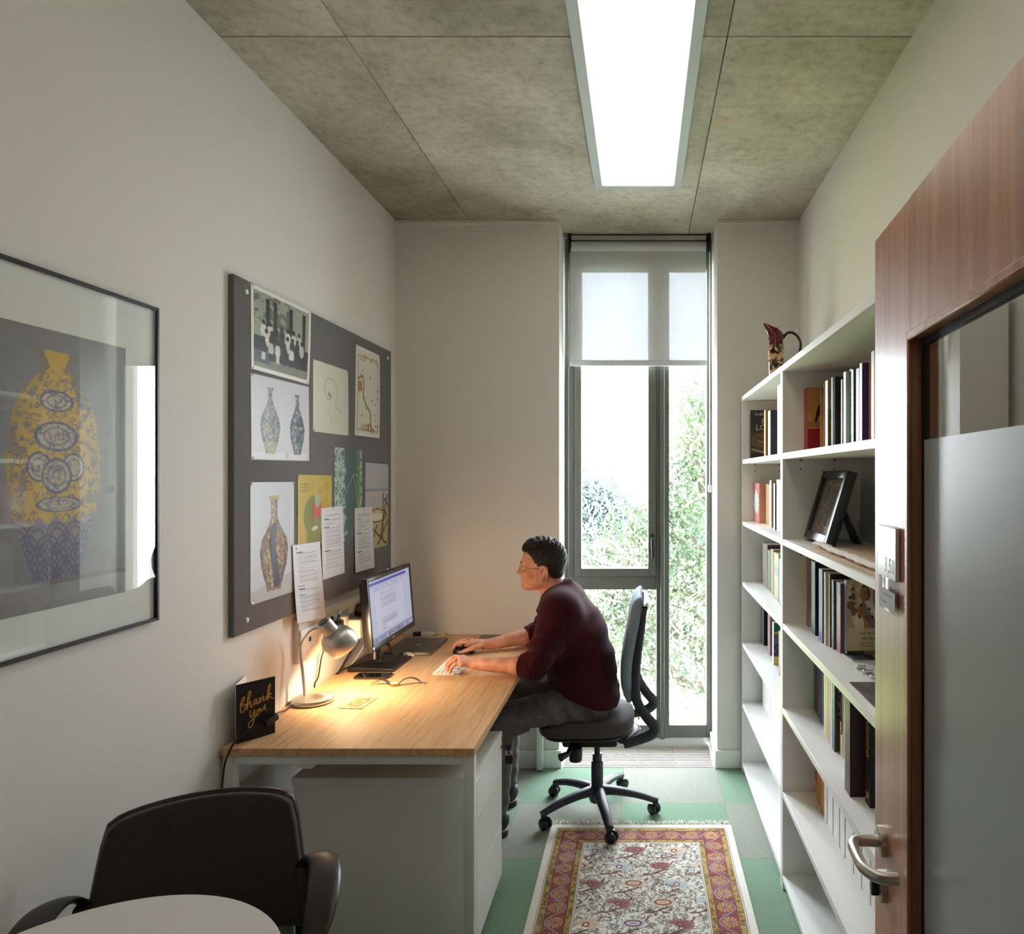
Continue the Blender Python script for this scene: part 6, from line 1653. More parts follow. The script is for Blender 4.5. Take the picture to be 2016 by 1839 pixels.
ik.line([(0.42, 0.42), (0.46, 0.46)], 0.04, (96, 96, 90), 0.9, 1.37); ik.line(sm_([(0.36, 0.66), (0.42, 0.72), (0.5, 0.8)]), 0.01, (150, 150, 138), 0.8, 1.37)
pinned('pinned_drawing', 'faint pencil drawing of a bowed head on pale green paper', 'drawing', ((615.3, 706.6), (684.7, 730), (685.4, 858), (615, 849.5)), ik)
ik = Ink(70, 130, (226, 226, 220)); asp_ = 1.8; r = random.Random(12)
ik.rect(0.03, 0.97, 0.03, 0.97, (216, 216, 206))
for a in ((0.08, 0.92, 0.10, 0.10), (0.08, 0.92, 0.93, 0.93), (0.08, 0.08, 0.10, 0.93), (0.92, 0.92, 0.10, 0.93)): ik.line([(a[0], a[2]), (a[1], a[3])], 0.022, (150, 128, 70), 0.8, asp_)
ik.line(sm_([(0.1, 0.36), (0.26, 0.33), (0.32, 0.42), (0.3, 0.54), (0.42, 0.64), (0.58, 0.72), (0.6, 0.84), (0.66, 0.95)]), 0.05, (140, 124, 62), 0.9, asp_)
for k in range(60):
    u, v = (r.choice([r.uniform(0.12, 0.9)]), r.choice([r.uniform(0.06, 0.15), r.uniform(0.85, 0.92), r.uniform(0.2, 0.85)]))
    if 0.2 < v < 0.85 and r.random() < 0.5: u = r.choice([r.uniform(0.1, 0.25), r.uniform(0.7, 0.92)])
    ik.rect(u, u + 0.045, v, v + 0.022, r.choice([(150, 104, 70), (120, 96, 60), (170, 120, 90), (150, 60, 60)]), 0.85)
ik.rect(0.1, 0.26, 0.38, 0.5, (170, 130, 100))
pinned('pinned_map', 'tall pinned map with ochre road winding through cream paper', 'map', ((700.6, 678), (747, 700), (746.7, 863), (698, 856.7)), ik)
ik = Ink(80, 140, (86, 110, 118)); nz = ik.noise(7, 5, 4)
dist = np.minimum(ik.u + 0.3 * nz, 1.15 - ik.u + 0.25 * ik.noise(7, 6, 4))
st = np.abs(np.sin((ik.u * 16 + ik.noise(10, 9, 3) * 8 + ik.v * 6)))
ik.put((dist < 0.50) & (st > 0.5), (196, 214, 200), 0.8); ik.put((dist < 0.42) & (st < 0.4), (110, 146, 130), 0.7); ik.put((ik.u > 0.78) & (ik.u < 0.92) & (st > 0.4), (84, 146, 60), 0.7)
ik.line([(0.2, 0.62), (0.66, 0.28), (0.9, 0.7)], 0.014, (200, 214, 210), 0.8, 1.7)
pinned('pinned_picture', 'pinned blue green picture of frost like feathery crystals', 'picture', ((657.5, 880), (712, 885.4), (712, 1058), (657.5, 1071)), ik, pins=((0.04, 0.02), (0.96, 0.02)))
ik = Ink(70, 120, (182, 182, 192)); ik.rect(0, 1, 0.30, 0.33, (150, 154, 166)); ik.rect(0, 1, 0.33, 0.38, (196, 190, 184)); ik.rect(0, 1, 0.52, 1, (186, 172, 132))
ik.ell(0.5, 0.62, 0.4, 0.09, (206, 192, 150)); ik.ring(0.5, 0.62, 0.4, 0.075, 0.1, (88, 76, 52)); ik.ell(0.5, 0.635, 0.28, 0.04, (226, 222, 206))
for p_ in (((0.75, 0.36), (0.76, 0.9)), ((0.95, 0.38), (0.6, 0.95)), ((0.35, 0.78), (0.95, 0.98)), ((0.3, 0.9), (0.5, 0.74)), ((0.55, 0.96), (0.98, 0.7)), ((0.8, 0.42), (0.98, 0.5))): ik.line(list(p_), 0.05, (82, 66, 44), 0.85, 1.7)
pinned('pinned_picture', 'pinned picture of a round tub and timbers under grey sky', 'picture', ((718.9, 910.5), (764.5, 914.4), (762.4, 1072.5), (718, 1085)), ik)
ik = Ink(80, 130, (190, 166, 60)); ik.put(ik.noise(5, 3) > 0.5, (182, 156, 58), 0.6)
for k in range(7):
    ik.put((np.abs(ik.u - (0.08 + 0.05 * k if k < 5 else 0.80 + 0.08 * (k - 5))) < 0.012) & (ik.v > 0.10) & (ik.v < 0.24) & ((ik.yy % 5) < 3), (110, 92, 48), 0.8)
ik.ell(0.42, 0.55, 0.26, 0.26, (128, 134, 62)); ik.ell(0.36, 0.85, 0.12, 0.2, (136, 140, 66)); ik.ell(0.56, 0.85, 0.08, 0.2, (128, 132, 62))
ik.put((ik.u > 0.42) & (ik.u < 0.68) & (ik.v > 0.36 + 0.2 * (ik.u - 0.42)) & (ik.v < 0.60), (196, 84, 56)); ik.ell(0.56, 0.36, 0.07, 0.10, (150, 170, 140)); ik.ell(0.64, 0.22, 0.06, 0.05, (176, 150, 84))
ik.ell(0.48, 0.74, 0.09, 0.03, (214, 210, 190))
pinned('pinned_picture', 'pinned gold painting of a rider in red and green robes', 'picture', ((585.3, 934), (652, 936), (652, 1060), (585, 1094)), ik, pins=((0.04, 0.02), (0.96, 0.02)))
ik = Ink(100, 150, (198, 202, 208)); ik.put(ik.v > 0.9 - 0.1 * ik.u, (176, 174, 172), 0.8); ik.put(np.ones_like(ik.u, bool), (190, 196, 204), np.clip(1 - ik.v, 0, 1) * 0.5)
m_ = bottle(ik, 0.52, 0.12, 0.93, 0.33, (150, 130, 80), ((90, 70, 50), (196, 176, 110), (120, 60, 60)), 70, 0.30)
fig = (((ik.u - 0.52) / 0.07) ** 2 + ((ik.v - 0.40) / 0.05) ** 2 < 1) | ((np.abs(ik.u - 0.53 - 0.05 * np.sin(ik.v * 9)) < 0.07) & (ik.v > 0.42) & (ik.v < 0.90))
ik.put(m_ & fig, (40, 40, 60)); ik.put(m_ & (((ik.u - 0.68) / 0.05) ** 2 + ((ik.v - 0.38) / 0.03) ** 2 < 1), (80, 110, 160)); ik.rect(0.41, 0.63, 0.12, 0.15, (176, 150, 80))
pinned('pinned_picture', 'pinned tall picture of one gold and dark mottled vase', 'picture', ((491.6, 949), (578, 948.5), (577.5, 1165), (491.6, 1193)), ik, pins=((0.03, 0.015), (0.97, 0.015), (0.03, 0.985)))
def doc(seed, heads):
    ik = Ink(100, 240, (222, 222, 228)); ik.textlines(0.12, 0.84, 0.10, 0.86, 40, seed=seed, heads=heads); return ik
pinned('text_sheet', 'typed white sheet pinned lowest, hanging below the board edge', 'paper', ((573, 1073.6), (627.5, 1066), (633.6, 1215), (577.5, 1228)), doc(1, (0, 22, 24, 28)), pins=((0.13, 0.05),), layer=2, curl=0.010)
pinned('text_sheet', 'typed white sheet pinned over the gold rider painting', 'paper', ((630.5, 1000.7), (673.8, 996), (674.5, 1128), (631.4, 1142)), doc(2, (3, 9, 26)), pins=((0.55, 0.03),), layer=1, curl=0.006)
pinned('text_sheet', 'typed white sheet with curled corner pinned over the tub picture', 'paper', ((697, 1000.7), (731.5, 997.5), (733.7, 1117), (696, 1128)), doc(3, (4, 15, 30)), pins=((0.5, 0.03),), layer=1, curl=0.006)
# ---------------------------------------------------------------- smooth solids (distance fields meshed with surface nets)
class Field:
    def __init__(s, lo, hi, h):
        s.h = h; s.lo = np.array(lo, float)
        s.n = np.ceil((np.array(hi) - s.lo) / h).astype(int) + 1
        s.a = np.full(tuple(s.n), 9.0, np.float32)
    def sub(s, lo, hi):
        i0 = np.clip(np.floor((np.array(lo) - s.lo) / s.h).astype(int), 0, s.n - 1)
        i1 = np.clip(np.ceil((np.array(hi) - s.lo) / s.h).astype(int) + 1, 1, s.n)
        sl = tuple(slice(a, b) for a, b in zip(i0, i1))
        g = np.meshgrid(*[np.arange(a, b, dtype=np.float32) * s.h + np.float32(l) for a, b, l in zip(i0, i1, s.lo)], indexing='ij', sparse=True)
        return sl, g
    def mix(s, sl, d, k, op):
        A = s.a[sl]
        if op == 'add':
            if k <= 0: s.a[sl] = np.minimum(A, d); return
            m = np.maximum(k - np.abs(A - d), 0) / k
            s.a[sl] = np.minimum(A, d) - m * m * k * 0.25
        else:
            d = -d
            if k <= 0: s.a[sl] = np.maximum(A, d); return
            m = np.maximum(k - np.abs(A - d), 0) / k
            s.a[sl] = np.maximum(A, d) + m * m * k * 0.25
    def cap(s, a, b, ra, rb=None, k=0.01, op='add', sq=None, warp=None):
        """round cone from a to b; sq = (direction, factor) flattens (factor > 1) along a direction"""
        rb = ra if rb is None else rb
        a = np.array(a, float); b = np.array(b, float); R = max(ra, rb) * (1.0 if not sq else max(1.0, 1.0 / sq[1])) + k + 3 * s.h + 0.01
        sl, (x, y, z) = s.sub(np.minimum(a, b) - R, np.maximum(a, b) + R)
        px, py, pz = x - a[0], y - a[1], z - a[2]
        d = b - a; L = float(d @ d) + 1e-12
        t = np.clip((px * d[0] + py * d[1] + pz * d[2]) / L, 0, 1)
        qx, qy, qz = px - t * d[0], py - t * d[1], pz - t * d[2]
        if sq:
            u = np.array(sq[0], float); u /= np.linalg.norm(u)
            e = (qx * u[0] + qy * u[1] + qz * u[2]) * (sq[1] - 1)
            qx, qy, qz = qx + e * u[0], qy + e * u[1], qz + e * u[2]
        dist = np.sqrt(qx * qx + qy * qy + qz * qz) - (ra + (rb - ra) * t)
        if warp is not None: dist = dist + warp(x, y, z, t)
        s.mix(sl, dist, k, op)
    def ell(s, c, r, k=0.01, op='add', rot=0.0, warp=None, tilt=0.0):
        """ellipsoid; rot about y (radians)"""
        c = np.array(c, float); r = np.array(r, float); R = r.max() + k + 3 * s.h + 0.01
        sl, (x, y, z) = s.sub(c - R, c + R)
        px, py, pz = x - c[0], y - c[1], z - c[2]
        if rot:
            co, si = math.cos(rot), math.sin(rot); px, pz = px * co + pz * si, -px * si + pz * co
        if tilt:
            co, si = math.cos(tilt), math.sin(tilt); px, py = px * co + py * si, -px * si + py * co
        k0 = np.sqrt((px / r[0]) ** 2 + (py / r[1]) ** 2 + (pz / r[2]) ** 2)
        k1 = np.sqrt((px / r[0] ** 2) ** 2 + (py / r[1] ** 2) ** 2 + (pz / r[2] ** 2) ** 2) + 1e-9
        d = k0 * (k0 - 1) / k1
        if warp is not None: d = d + warp(x, y, z)
        s.mix(sl, d, k, op)
    def clip(s, fn, k=0.0):
        """keep only where fn(x, y, z) < 0"""
        sl, (x, y, z) = s.sub(s.lo, s.lo + s.n * s.h)
        s.mix(sl, -np.broadcast_to(fn(x, y, z), s.a.shape), k, 'cut')
    def mesh(s, name, relax=2):
        f = s.a; ins = f < 0
        nx, ny, nz = f.shape
        c = np.zeros((nx - 1, ny - 1, nz - 1), np.int8)
        for dx in (0, 1):
            for dy in (0, 1):
                for dz in (0, 1):
                    c += ins[dx:nx - 1 + dx, dy:ny - 1 + dy, dz:nz - 1 + dz]
        act = (c > 0) & (c < 8)
        ci = np.argwhere(act)
        idx = np.full(act.shape, -1, np.int32); idx[act] = np.arange(len(ci))
        P = np.zeros((len(ci), 3)); W = np.zeros(len(ci))
        i, j, k = ci.T
        co = [(0, 0, 0), (1, 0, 0), (0, 1, 0), (1, 1, 0), (0, 0, 1), (1, 0, 1), (0, 1, 1), (1, 1, 1)]
        for a in range(8):
            for b in range(a + 1, 8):
                d = [co[b][q] - co[a][q] for q in range(3)]
                if sum(abs(v) for v in d) != 1: continue
                va = f[i + co[a][0], j + co[a][1], k + co[a][2]]; vb = f[i + co[b][0], j + co[b][1], k + co[b][2]]
                m = (va < 0) != (vb < 0)
                t = np.where(m, va / np.where(m, va - vb, 1), 0)
                t = np.clip(np.where(np.abs(va - vb) > 1.0, 0.5, t), 0, 1)
                for q in range(3):
                    P[:, q] += np.where(m, co[a][q] + t * d[q], 0)
                W += m
        P = (ci + P / W[:, None]) * s.h + s.lo
        quads = []
        for ax in range(3):
            sl0 = [slice(None)] * 3; sl1 = [slice(None)] * 3
            sl0[ax] = slice(0, f.shape[ax] - 1); sl1[ax] = slice(1, f.shape[ax])
            A = ins[tuple(sl0)]; B = ins[tuple(sl1)]
            e = np.argwhere(A != B)
            o1, o2 = [(1, 2), (2, 0), (0, 1)][ax]
            ok = (e[:, o1] > 0) & (e[:, o2] > 0) & (e[:, o1] < f.shape[o1] - 1) & (e[:, o2] < f.shape[o2] - 1)
            e = e[ok]; fl = A[tuple(e.T)]
            def at(d1, d2):
                q = e.copy(); q[:, o1] -= d1; q[:, o2] -= d2; return idx[tuple(q.T)]
            Q = np.stack([at(0, 0), at(1, 0), at(1, 1), at(0, 1)], 1)
            Q[fl] = Q[fl][:, ::-1]
            quads.append(Q)
        Q = np.concatenate(quads); Q = Q[(Q >= 0).all(1)]
        for _ in range(relax):
            acc = np.zeros_like(P); cnt = np.zeros(len(P))
            for a, b in ((0, 1), (1, 2), (2, 3), (3, 0)):
                np.add.at(acc, Q[:, a], P[Q[:, b]]); np.add.at(cnt, Q[:, a], 1)
                np.add.at(acc, Q[:, b], P[Q[:, a]]); np.add.at(cnt, Q[:, b], 1)
            P = P * 0.5 + 0.5 * acc / np.maximum(cnt, 1)[:, None]
        me = bpy.data.meshes.new(name)
        me.vertices.add(len(P)); me.vertices.foreach_set('co', P.ravel())
        me.loops.add(len(Q) * 4); me.loops.foreach_set('vertex_index', Q[:, ::-1].ravel().astype(np.int32))
        me.polygons.add(len(Q)); me.polygons.foreach_set('loop_start', np.arange(0, len(Q) * 4, 4, dtype=np.int32))
        me.polygons.foreach_set('use_smooth', [True] * len(Q))
        me.update(calc_edges=True); me.validate()
        return me

# ---------------------------------------------------------------- seated man
YC = 3.34
def skin_mat():
    m, nt, b = new_mat('skin')
    tc = nd(nt, 'ShaderNodeTexCoord'); n = nd(nt, 'ShaderNodeTexNoise', Scale=22.0, Detail=4.0); nt.links.new(tc.outputs['Object'], n.inputs['Vector'])
    r = ramp(nt, [(0.3, (190, 130, 108)), (0.55, (212, 154, 130)), (0.75, (220, 168, 146))]); nt.links.new(n.outputs['Fac'], r.inputs[0]); nt.links.new(r.outputs[0], b.inputs['Base Color'])
    b.inputs['Roughness'].default_value = 0.5; b.inputs['Specular IOR Level'].default_value = 0.35
    b.inputs['Subsurface Weight'].default_value = 0.12; b.inputs['Subsurface Radius'].default_value = (0.012, 0.005, 0.003); b.inputs['Subsurface Scale'].default_value = 0.6
    return m
SKIN = skin_mat()
KNIT = M('burgundy_wool', (60, 14, 25), rough=0.95, var=0.12, vscale=60, bump=0.5, bscale=420, sheen=0.10, spec=0.12)
DENIM = M('washed_black_denim', (98, 92, 88), rough=0.9, var=0.24, vscale=22, bump=0.3, bscale=500, spec=0.2)
DENIM_B = DENIM
HAIRM = M('dark_brown_hair', (30, 24, 21), rough=0.55, var=0.35, vscale=90, bump=0.9, bscale=300, spec=0.35)
SHOEM = M('black_shoe_leather', (24, 26, 30), rough=0.45)

sh_n, sh_f = (-0.362, 3.165, 0.985), (-0.372, 3.515, 0.985)
el_n, el_f = (-0.452, 3.005, 0.784), (-0.520, 3.585, 0.792)
wr_n, wr_f = (-0.700, 3.062, 0.781), (-0.752, 3.472, 0.768)
hp_n, hp_f = (-0.215, 3.245, 0.560), (-0.215, 3.435, 0.560)
kn_n, kn_f = (-0.630, 3.155, 0.505), (-0.655, 3.460, 0.530)
an_n, an_f = (-0.640, 3.135, 0.10), (-0.650, 3.420, 0.10)
B = Field((-0.935, 2.93, 0.50), (-0.10, 3.66, 1.31), 0.0026)
# trunk under the clothes
B.cap((-0.25, YC, 0.58), (-0.30, YC, 0.80), 0.125, 0.125, 0.03, sq=((0, 1, 0), 0.85))
B.cap((-0.30, YC, 0.80), (-0.37, YC, 0.955), 0.125, 0.095, 0.03, sq=((0, 1, 0), 0.72))
for s_, e_, w_ in ((sh_n, el_n, wr_n), (sh_f, el_f, wr_f)):
    B.cap((-0.37, YC, 0.97), s_, 0.065, 0.055, 0.03)
    B.cap(s_, e_, 0.050, 0.040, 0.02)
    m_ = tuple(np.array(e_) * 0.70 + np.array(w_) * 0.30)
    B.cap(e_, m_, 0.040, 0.041, 0.015); B.cap(m_, w_, 0.0405, 0.0285, 0.012, sq=((0, 0, 1), 1.08))
# neck and head (profile faces -X)
B.cap((-0.392, YC, 0.985), (-0.428, YC, 1.105), 0.060, 0.055, 0.03)
B.cap((-0.44, YC - 0.03, 1.06), (-0.462, YC - 0.012, 0.975), 0.018, 0.014, 0.03)
B.ell((-0.458, YC, 1.212), (0.100, 0.077, 0.086), 0.02)
B.ell((-0.490, YC, 1.165), (0.071, 0.068, 0.078), 0.03)
B.ell((-0.500, YC, 1.112), (0.060, 0.056, 0.050), 0.03)
B.cap((-0.455, YC - 0.045, 1.112), (-0.530, YC - 0.018, 1.080), 0.022, 0.018, 0.025); B.cap((-0.455, YC + 0.045, 1.112), (-0.530, YC + 0.018, 1.080), 0.022, 0.018, 0.025)
B.ell((-0.5445, YC, 1.081), (0.0225, 0.024, 0.0185), 0.014)
B.cap((-0.549, YC - 0.040, 1.187), (-0.556, YC + 0.0, 1.190), 0.009, 0.008, 0.012); B.cap((-0.549, YC + 0.040, 1.187), (-0.556, YC, 1.190), 0.009, 0.008, 0.012)
for s_ in (-1, 1):
    B.ell((-0.568, YC + s_ * 0.031, 1.169), (0.019, 0.017, 0.012), 0.010, 'cut')
    B.ell((-0.528, YC + s_ * 0.046, 1.142), (0.022, 0.020, 0.020), 0.020)
    B.ell((-0.542, YC + s_ * 0.0305, 1.1675), (0.0125, 0.015, 0.0105), 0.004)
B.cap((-0.554, YC, 1.178), (-0.5775, YC, 1.1435), 0.0080, 0.0100, 0.009)
B.ell((-0.5790, YC, 1.1415), (0.0100, 0.0098, 0.0085), 0.006)
for s_ in (-1, 1): B.ell((-0.5655, YC + s_ * 0.0115, 1.1375), (0.0095, 0.0065, 0.0075), 0.006)
B.ell((-0.550, YC, 1.116), (0.0165, 0.027, 0.020), 0.010)
B.ell((-0.5745, YC, 1.0955), (0.0085, 0.020, 0.0060), 0.006, 'cut')
B.ell((-0.5745, YC, 1.1285), (0.0060, 0.004, 0.0060), 0.004, 'cut')
B.cap((-0.5595, YC - 0.017, 1.1135), (-0.5660, YC, 1.1155), 0.0042, 0.0052, 0.003); B.cap((-0.5595, YC + 0.017, 1.1135), (-0.5660, YC, 1.1155), 0.0042, 0.0052, 0.003)
B.cap((-0.5575, YC - 0.015, 1.104), (-0.5640, YC, 1.1035), 0.0042, 0.0056, 0.003); B.cap((-0.5575, YC + 0.015, 1.104), (-0.5640, YC, 1.1035), 0.0042, 0.0056, 0.003)
B.cap((-0.551, YC - 0.026, 1.1086), (-0.572, YC, 1.1096), 0.0024, 0.0022, 0.002, 'cut'); B.cap((-0.551, YC + 0.026, 1.1086), (-0.572, YC, 1.1096), 0.0024, 0.0022, 0.002, 'cut')
for s_ in (-1, 1):
    B.ell((-0.5725, YC + s_ * 0.0075, 1.1315), (0.0050, 0.0032, 0.0040), 0.002, 'cut')      # nostrils
for s_ in (-1, 1):      # ears
    for q_ in range(12):
        a0, a1 = math.radians(-60 + 20 * q_), math.radians(-40 + 20 * q_)
        e0 = lambda a: (-0.446 - 0.0165 * math.cos(a) * -1 * 1.0 if False else -0.448 + 0.0170 * math.cos(a) - 0.004 * math.sin(a), YC + s_ * (0.088 + 0.004 * math.cos(a)), 1.149 + 0.0300 * math.sin(a))
        B.cap(e0(a0), e0(a1), 0.0042, 0.0042, 0.003)
    B.ell((-0.448, YC + s_ * 0.0815, 1.148), (0.0195, 0.0105, 0.0330), 0.006, rot=-0.25, tilt=-0.40 * s_)
    B.ell((-0.452, YC + s_ * 0.0935, 1.152), (0.0115, 0.0105, 0.019), 0.003, 'cut', rot=-0.25)
    B.ell((-0.457, YC + s_ * 0.080, 1.119), (0.009, 0.006, 0.009), 0.005)
# left hand, typing
def finger(pts, r):
    rr = np.linspace(r[0], r[1], len(pts))
    for i_ in range(len(pts) - 1): B.cap(pts[i_], pts[i_ + 1], rr[i_], rr[i_ + 1], 0.003)
def palm(w_, knuckles, r0=0.0165, r1=0.0115):
    for kx in knuckles: B.cap(w_, kx, r0, r1, 0.016)
    for a_, b_ in zip(knuckles, knuckles[1:]): B.cap(a_, b_, r1 * 0.95, r1 * 0.95, 0.010)
KN = [(-0.775, 3.043, 0.786), (-0.785, 3.066, 0.793), (-0.789, 3.090, 0.797), (-0.786, 3.113, 0.796)]
palm((-0.722, 3.068, 0.781), KN)
finger([KN[0], (-0.802, 3.036, 0.786), (-0.817, 3.033, 0.770), (-0.821, 3.032, 0.754)], (0.0088, 0.0066))
finger([KN[1], (-0.819, 3.060, 0.794), (-0.835, 3.057, 0.775), (-0.837, 3.056, 0.756)], (0.0094, 0.0070))
finger([KN[2], (-0.827, 3.090, 0.800), (-0.848, 3.090, 0.780), (-0.852, 3.090, 0.757)], (0.0096, 0.0072))
finger([KN[3], (-0.823, 3.120, 0.799), (-0.846, 3.124, 0.779), (-0.852, 3.125, 0.757)], (0.0094, 0.0072))
finger([(-0.725, 3.092, 0.774), (-0.758, 3.124, 0.768), (-0.785, 3.143, 0.762), (-0.803, 3.152, 0.755)], (0.0140, 0.0085))
# right hand, on the mouse
KN = [(-0.822, 3.486, 0.781), (-0.832, 3.464, 0.789), (-0.835, 3.441, 0.792), (-0.829, 3.418, 0.790)]
palm((-0.775, 3.460, 0.772), KN)
finger([KN[0], (-0.852, 3.490, 0.783), (-0.876, 3.490, 0.766), (-0.886, 3.488, 0.752)], (0.0088, 0.0066))
finger([KN[1], (-0.868, 3.468, 0.791), (-0.896, 3.468, 0.777), (-0.909, 3.467, 0.762)], (0.0094, 0.0070))
finger([KN[2], (-0.874, 3.444, 0.794), (-0.904, 3.446, 0.781), (-0.917, 3.447, 0.766)], (0.0096, 0.0072))
finger([KN[3], (-0.868, 3.420, 0.792), (-0.898, 3.420, 0.779), (-0.911, 3.420, 0.764)], (0.0094, 0.0072))
finger([(-0.782, 3.434, 0.768), (-0.812, 3.408, 0.766), (-0.838, 3.397, 0.758), (-0.858, 3.395, 0.752)], (0.0140, 0.0085))
B.clip(lambda x, y, z: np.where((x < -0.56) & (z < 0.9) & (z > 0.6), 0.7355 - z, -1.0) + 0 * y)
body = ob('person', B.mesh('person', 1), SKIN, label='man in burgundy jumper and glasses typing at the desk in an office chair', cat='person')

# jumper
def folds(amp, freq, axis_t=True):
    return lambda x, y, z, t: amp * np.sin(freq * t + 6 * y * 8 + 5 * z)
def knitwarp(x, y, z):
    return 0.004 * np.sin(24 * z + 17 * x) * np.sin(13 * y + 6 * z) + 0.003 * np.sin(55 * z - 30 * x + 10 * y)
J = Field((-0.62, 2.90, 0.46), (-0.06, 3.76, 1.16), 0.0040)
J.cap((-0.258, YC, 0.565), (-0.285, YC, 0.72), 0.150, 0.156, 0.05, sq=((0, 1, 0), 0.80), warp=lambda x, y, z, t: knitwarp(x, y, z) + 0.004 * np.sin(70 * z + 20 * y) * (z < 0.66))
J.cap((-0.285, YC, 0.72), (-0.318, YC, 0.86), 0.156, 0.148, 0.05, sq=((0, 1, 0), 0.80), warp=lambda x, y, z, t: knitwarp(x, y, z))
J.cap((-0.318, YC, 0.86), (-0.366, YC, 0.985), 0.146, 0.094, 0.05, sq=((0, 1, 0), 0.68), warp=lambda x, y, z, t: 0.5 * knitwarp(x, y, z))
J.ell((-0.236, YC, 0.580), (0.136, 0.196, 0.082), 0.03, warp=lambda x, y, z: 0.003 * np.sin(90 * z + 30 * y))
for q_ in (-1, 1):
    J.cap((-0.215, YC + q_ * 0.105, 0.555), (-0.300, YC + q_ * 0.10, 0.600), 0.106, 0.098, 0.04)
J.clip(lambda x, y, z: np.where(z < 0.66, 0.543 - 0.022 * np.clip(1 - np.abs(y - YC) / 0.12, 0, 1) + 0.10 * np.clip((-0.14 - x) / 0.26, 0, 1.3) ** 1.4 + 0.003 * np.sin(60 * y) - z, -1.0), 0.004)
for s_, e_, w_ in ((sh_n, el_n, wr_n), (sh_f, el_f, wr_f)):
    J.cap((-0.372, YC + (s_[1] - YC) * 0.4, 0.990), s_, 0.076, 0.070, 0.10)
    J.cap(s_, e_, 0.072, 0.060, 0.085, warp=lambda x, y, z, t: -0.006 * np.sin(30 * t + 22 * x + 12 * z) * np.clip(t * 1.6 - 0.5, 0, 1))
    c_ = tuple(np.array(e_) + (np.array(w_) - np.array(e_)) * 0.22)
    J.cap(e_, c_, 0.060, 0.050, 0.02, warp=lambda x, y, z, t: -0.005 * np.sin(26 * t + 40 * z))
    d_ = np.array(w_) - np.array(e_); d_ /= np.linalg.norm(d_)
    c2 = np.array(e_) + d_ * 0.055; c1 = np.array(e_) + d_ * 0.028
    J.cap(tuple(c1), tuple(c2), 0.0545, 0.0515, 0.006)
    # cut the sleeve end square
    def endcut(x, y, z, e_=e_, d_=d_):
        q = (x - e_[0]) * d_[0] + (y - e_[1]) * d_[1] + (z - e_[2]) * d_[2]
        near = ((x - e_[0]) ** 2 + (y - e_[1]) ** 2 + (z - e_[2]) ** 2) < 0.17 ** 2
        return np.where(near & (q > 0.03) & (x < -0.44) & (z < 0.9), q - 0.064, -1.0)
    J.clip(endcut)
# collar: a ring round the neck, open v at the front
for k_ in range(28):
    a0, a1 = 2 * math.pi * k_ / 28, 2 * math.pi * (k_ + 1) / 28
    def cp(a):
        f_ = max(0.0, -math.cos(a))
        return (-0.405 + 0.066 * math.cos(a) * (1 + 0.15 * f_), YC + 0.064 * math.sin(a), 1.055 + 0.040 * math.cos(a) - 0.055 * f_ ** 2)
    J.cap(cp(a0), cp(a1), 0.0125, 0.0125, 0.010)
    if math.cos(a0) > -0.4:
        p_ = cp(a0); J.cap(p_, (p_[0] + 0.018, YC + (p_[1] - YC) * 1.5, p_[2] - 0.040), 0.015, 0.022, 0.02)
# neck opening
J.cap((-0.418, YC, 1.12), (-0.404, YC, 1.02), 0.0575, 0.055, 0.006, 'cut')
J.cap((-0.455, YC, 1.06), (-0.475, YC, 0.985), 0.034, 0.010, 0.008, 'cut')
J.cap((-0.46, YC, 1.03), (-0.55, YC, 1.01), 0.028, 0.028, 0.006, 'cut')
ob('jumper', J.mesh('jumper', 1), KNIT, body)
# jeans
T = Field((-0.80, 3.03, 0.10), (-0.06, 3.60, 0.68), 0.0044)
dw = lambda x, y, z, t: -0.0045 * np.sin(60 * x + 35 * z + 14 * y) * np.sin(25 * y + 9 * z)
T.cap((-0.232, YC - 0.07, 0.560), (-0.232, YC + 0.07, 0.560), 0.104, 0.104, 0.05, warp=dw)
for h_, k_, a_ in ((hp_n, kn_n, an_n), (hp_f, kn_f, an_f)):
    T.cap((h_[0] - 0.02, h_[1], h_[2] - 0.004), k_, 0.092, 0.072, 0.05, warp=dw)
    T.cap(k_, (a_[0] + 0.005, a_[1], 0.13), 0.070, 0.048, 0.03, warp=lambda x, y, z, t: -0.0025 * np.sin(85 * z + 30 * x + 40 * y) * np.clip(t * 1.5 - 0.4, 0, 1))
T.clip(lambda x, y, z: np.where((x > -0.5), 0.478 + 0.02 * np.clip((-0.3 - x) / 0.2, 0, 1) * 0 - z, -1.0) + 0 * y, 0.01)
jn = ob('jeans', T.mesh('jeans', 1), DENIM, body)
SEAM = M('denim_seam', (128, 122, 116), rough=0.9)
for sg_, y_h, y_k in ((-1, hp_n[1] - 0.0905, kn_n[1] - 0.0715),):
    ob('side_seam', tube(nb(), catmull([(-0.255, y_h + 0.003, 0.545), (-0.34, y_h * 0.78 + y_k * 0.22, 0.540), (-0.44, y_h * 0.52 + y_k * 0.48, 0.530), (-0.54, y_h * 0.25 + y_k * 0.75, 0.518), (-0.62, y_k, 0.505)], 6), 0.0026, 6), SEAM, jn)
    ob('pocket_seam', tube(nb(), catmull([(-0.235, y_h + 0.004, 0.500), (-0.275, y_h + 0.002, 0.535), (-0.315, y_h + 0.002, 0.572)], 5), 0.0022, 6), SEAM, jn)
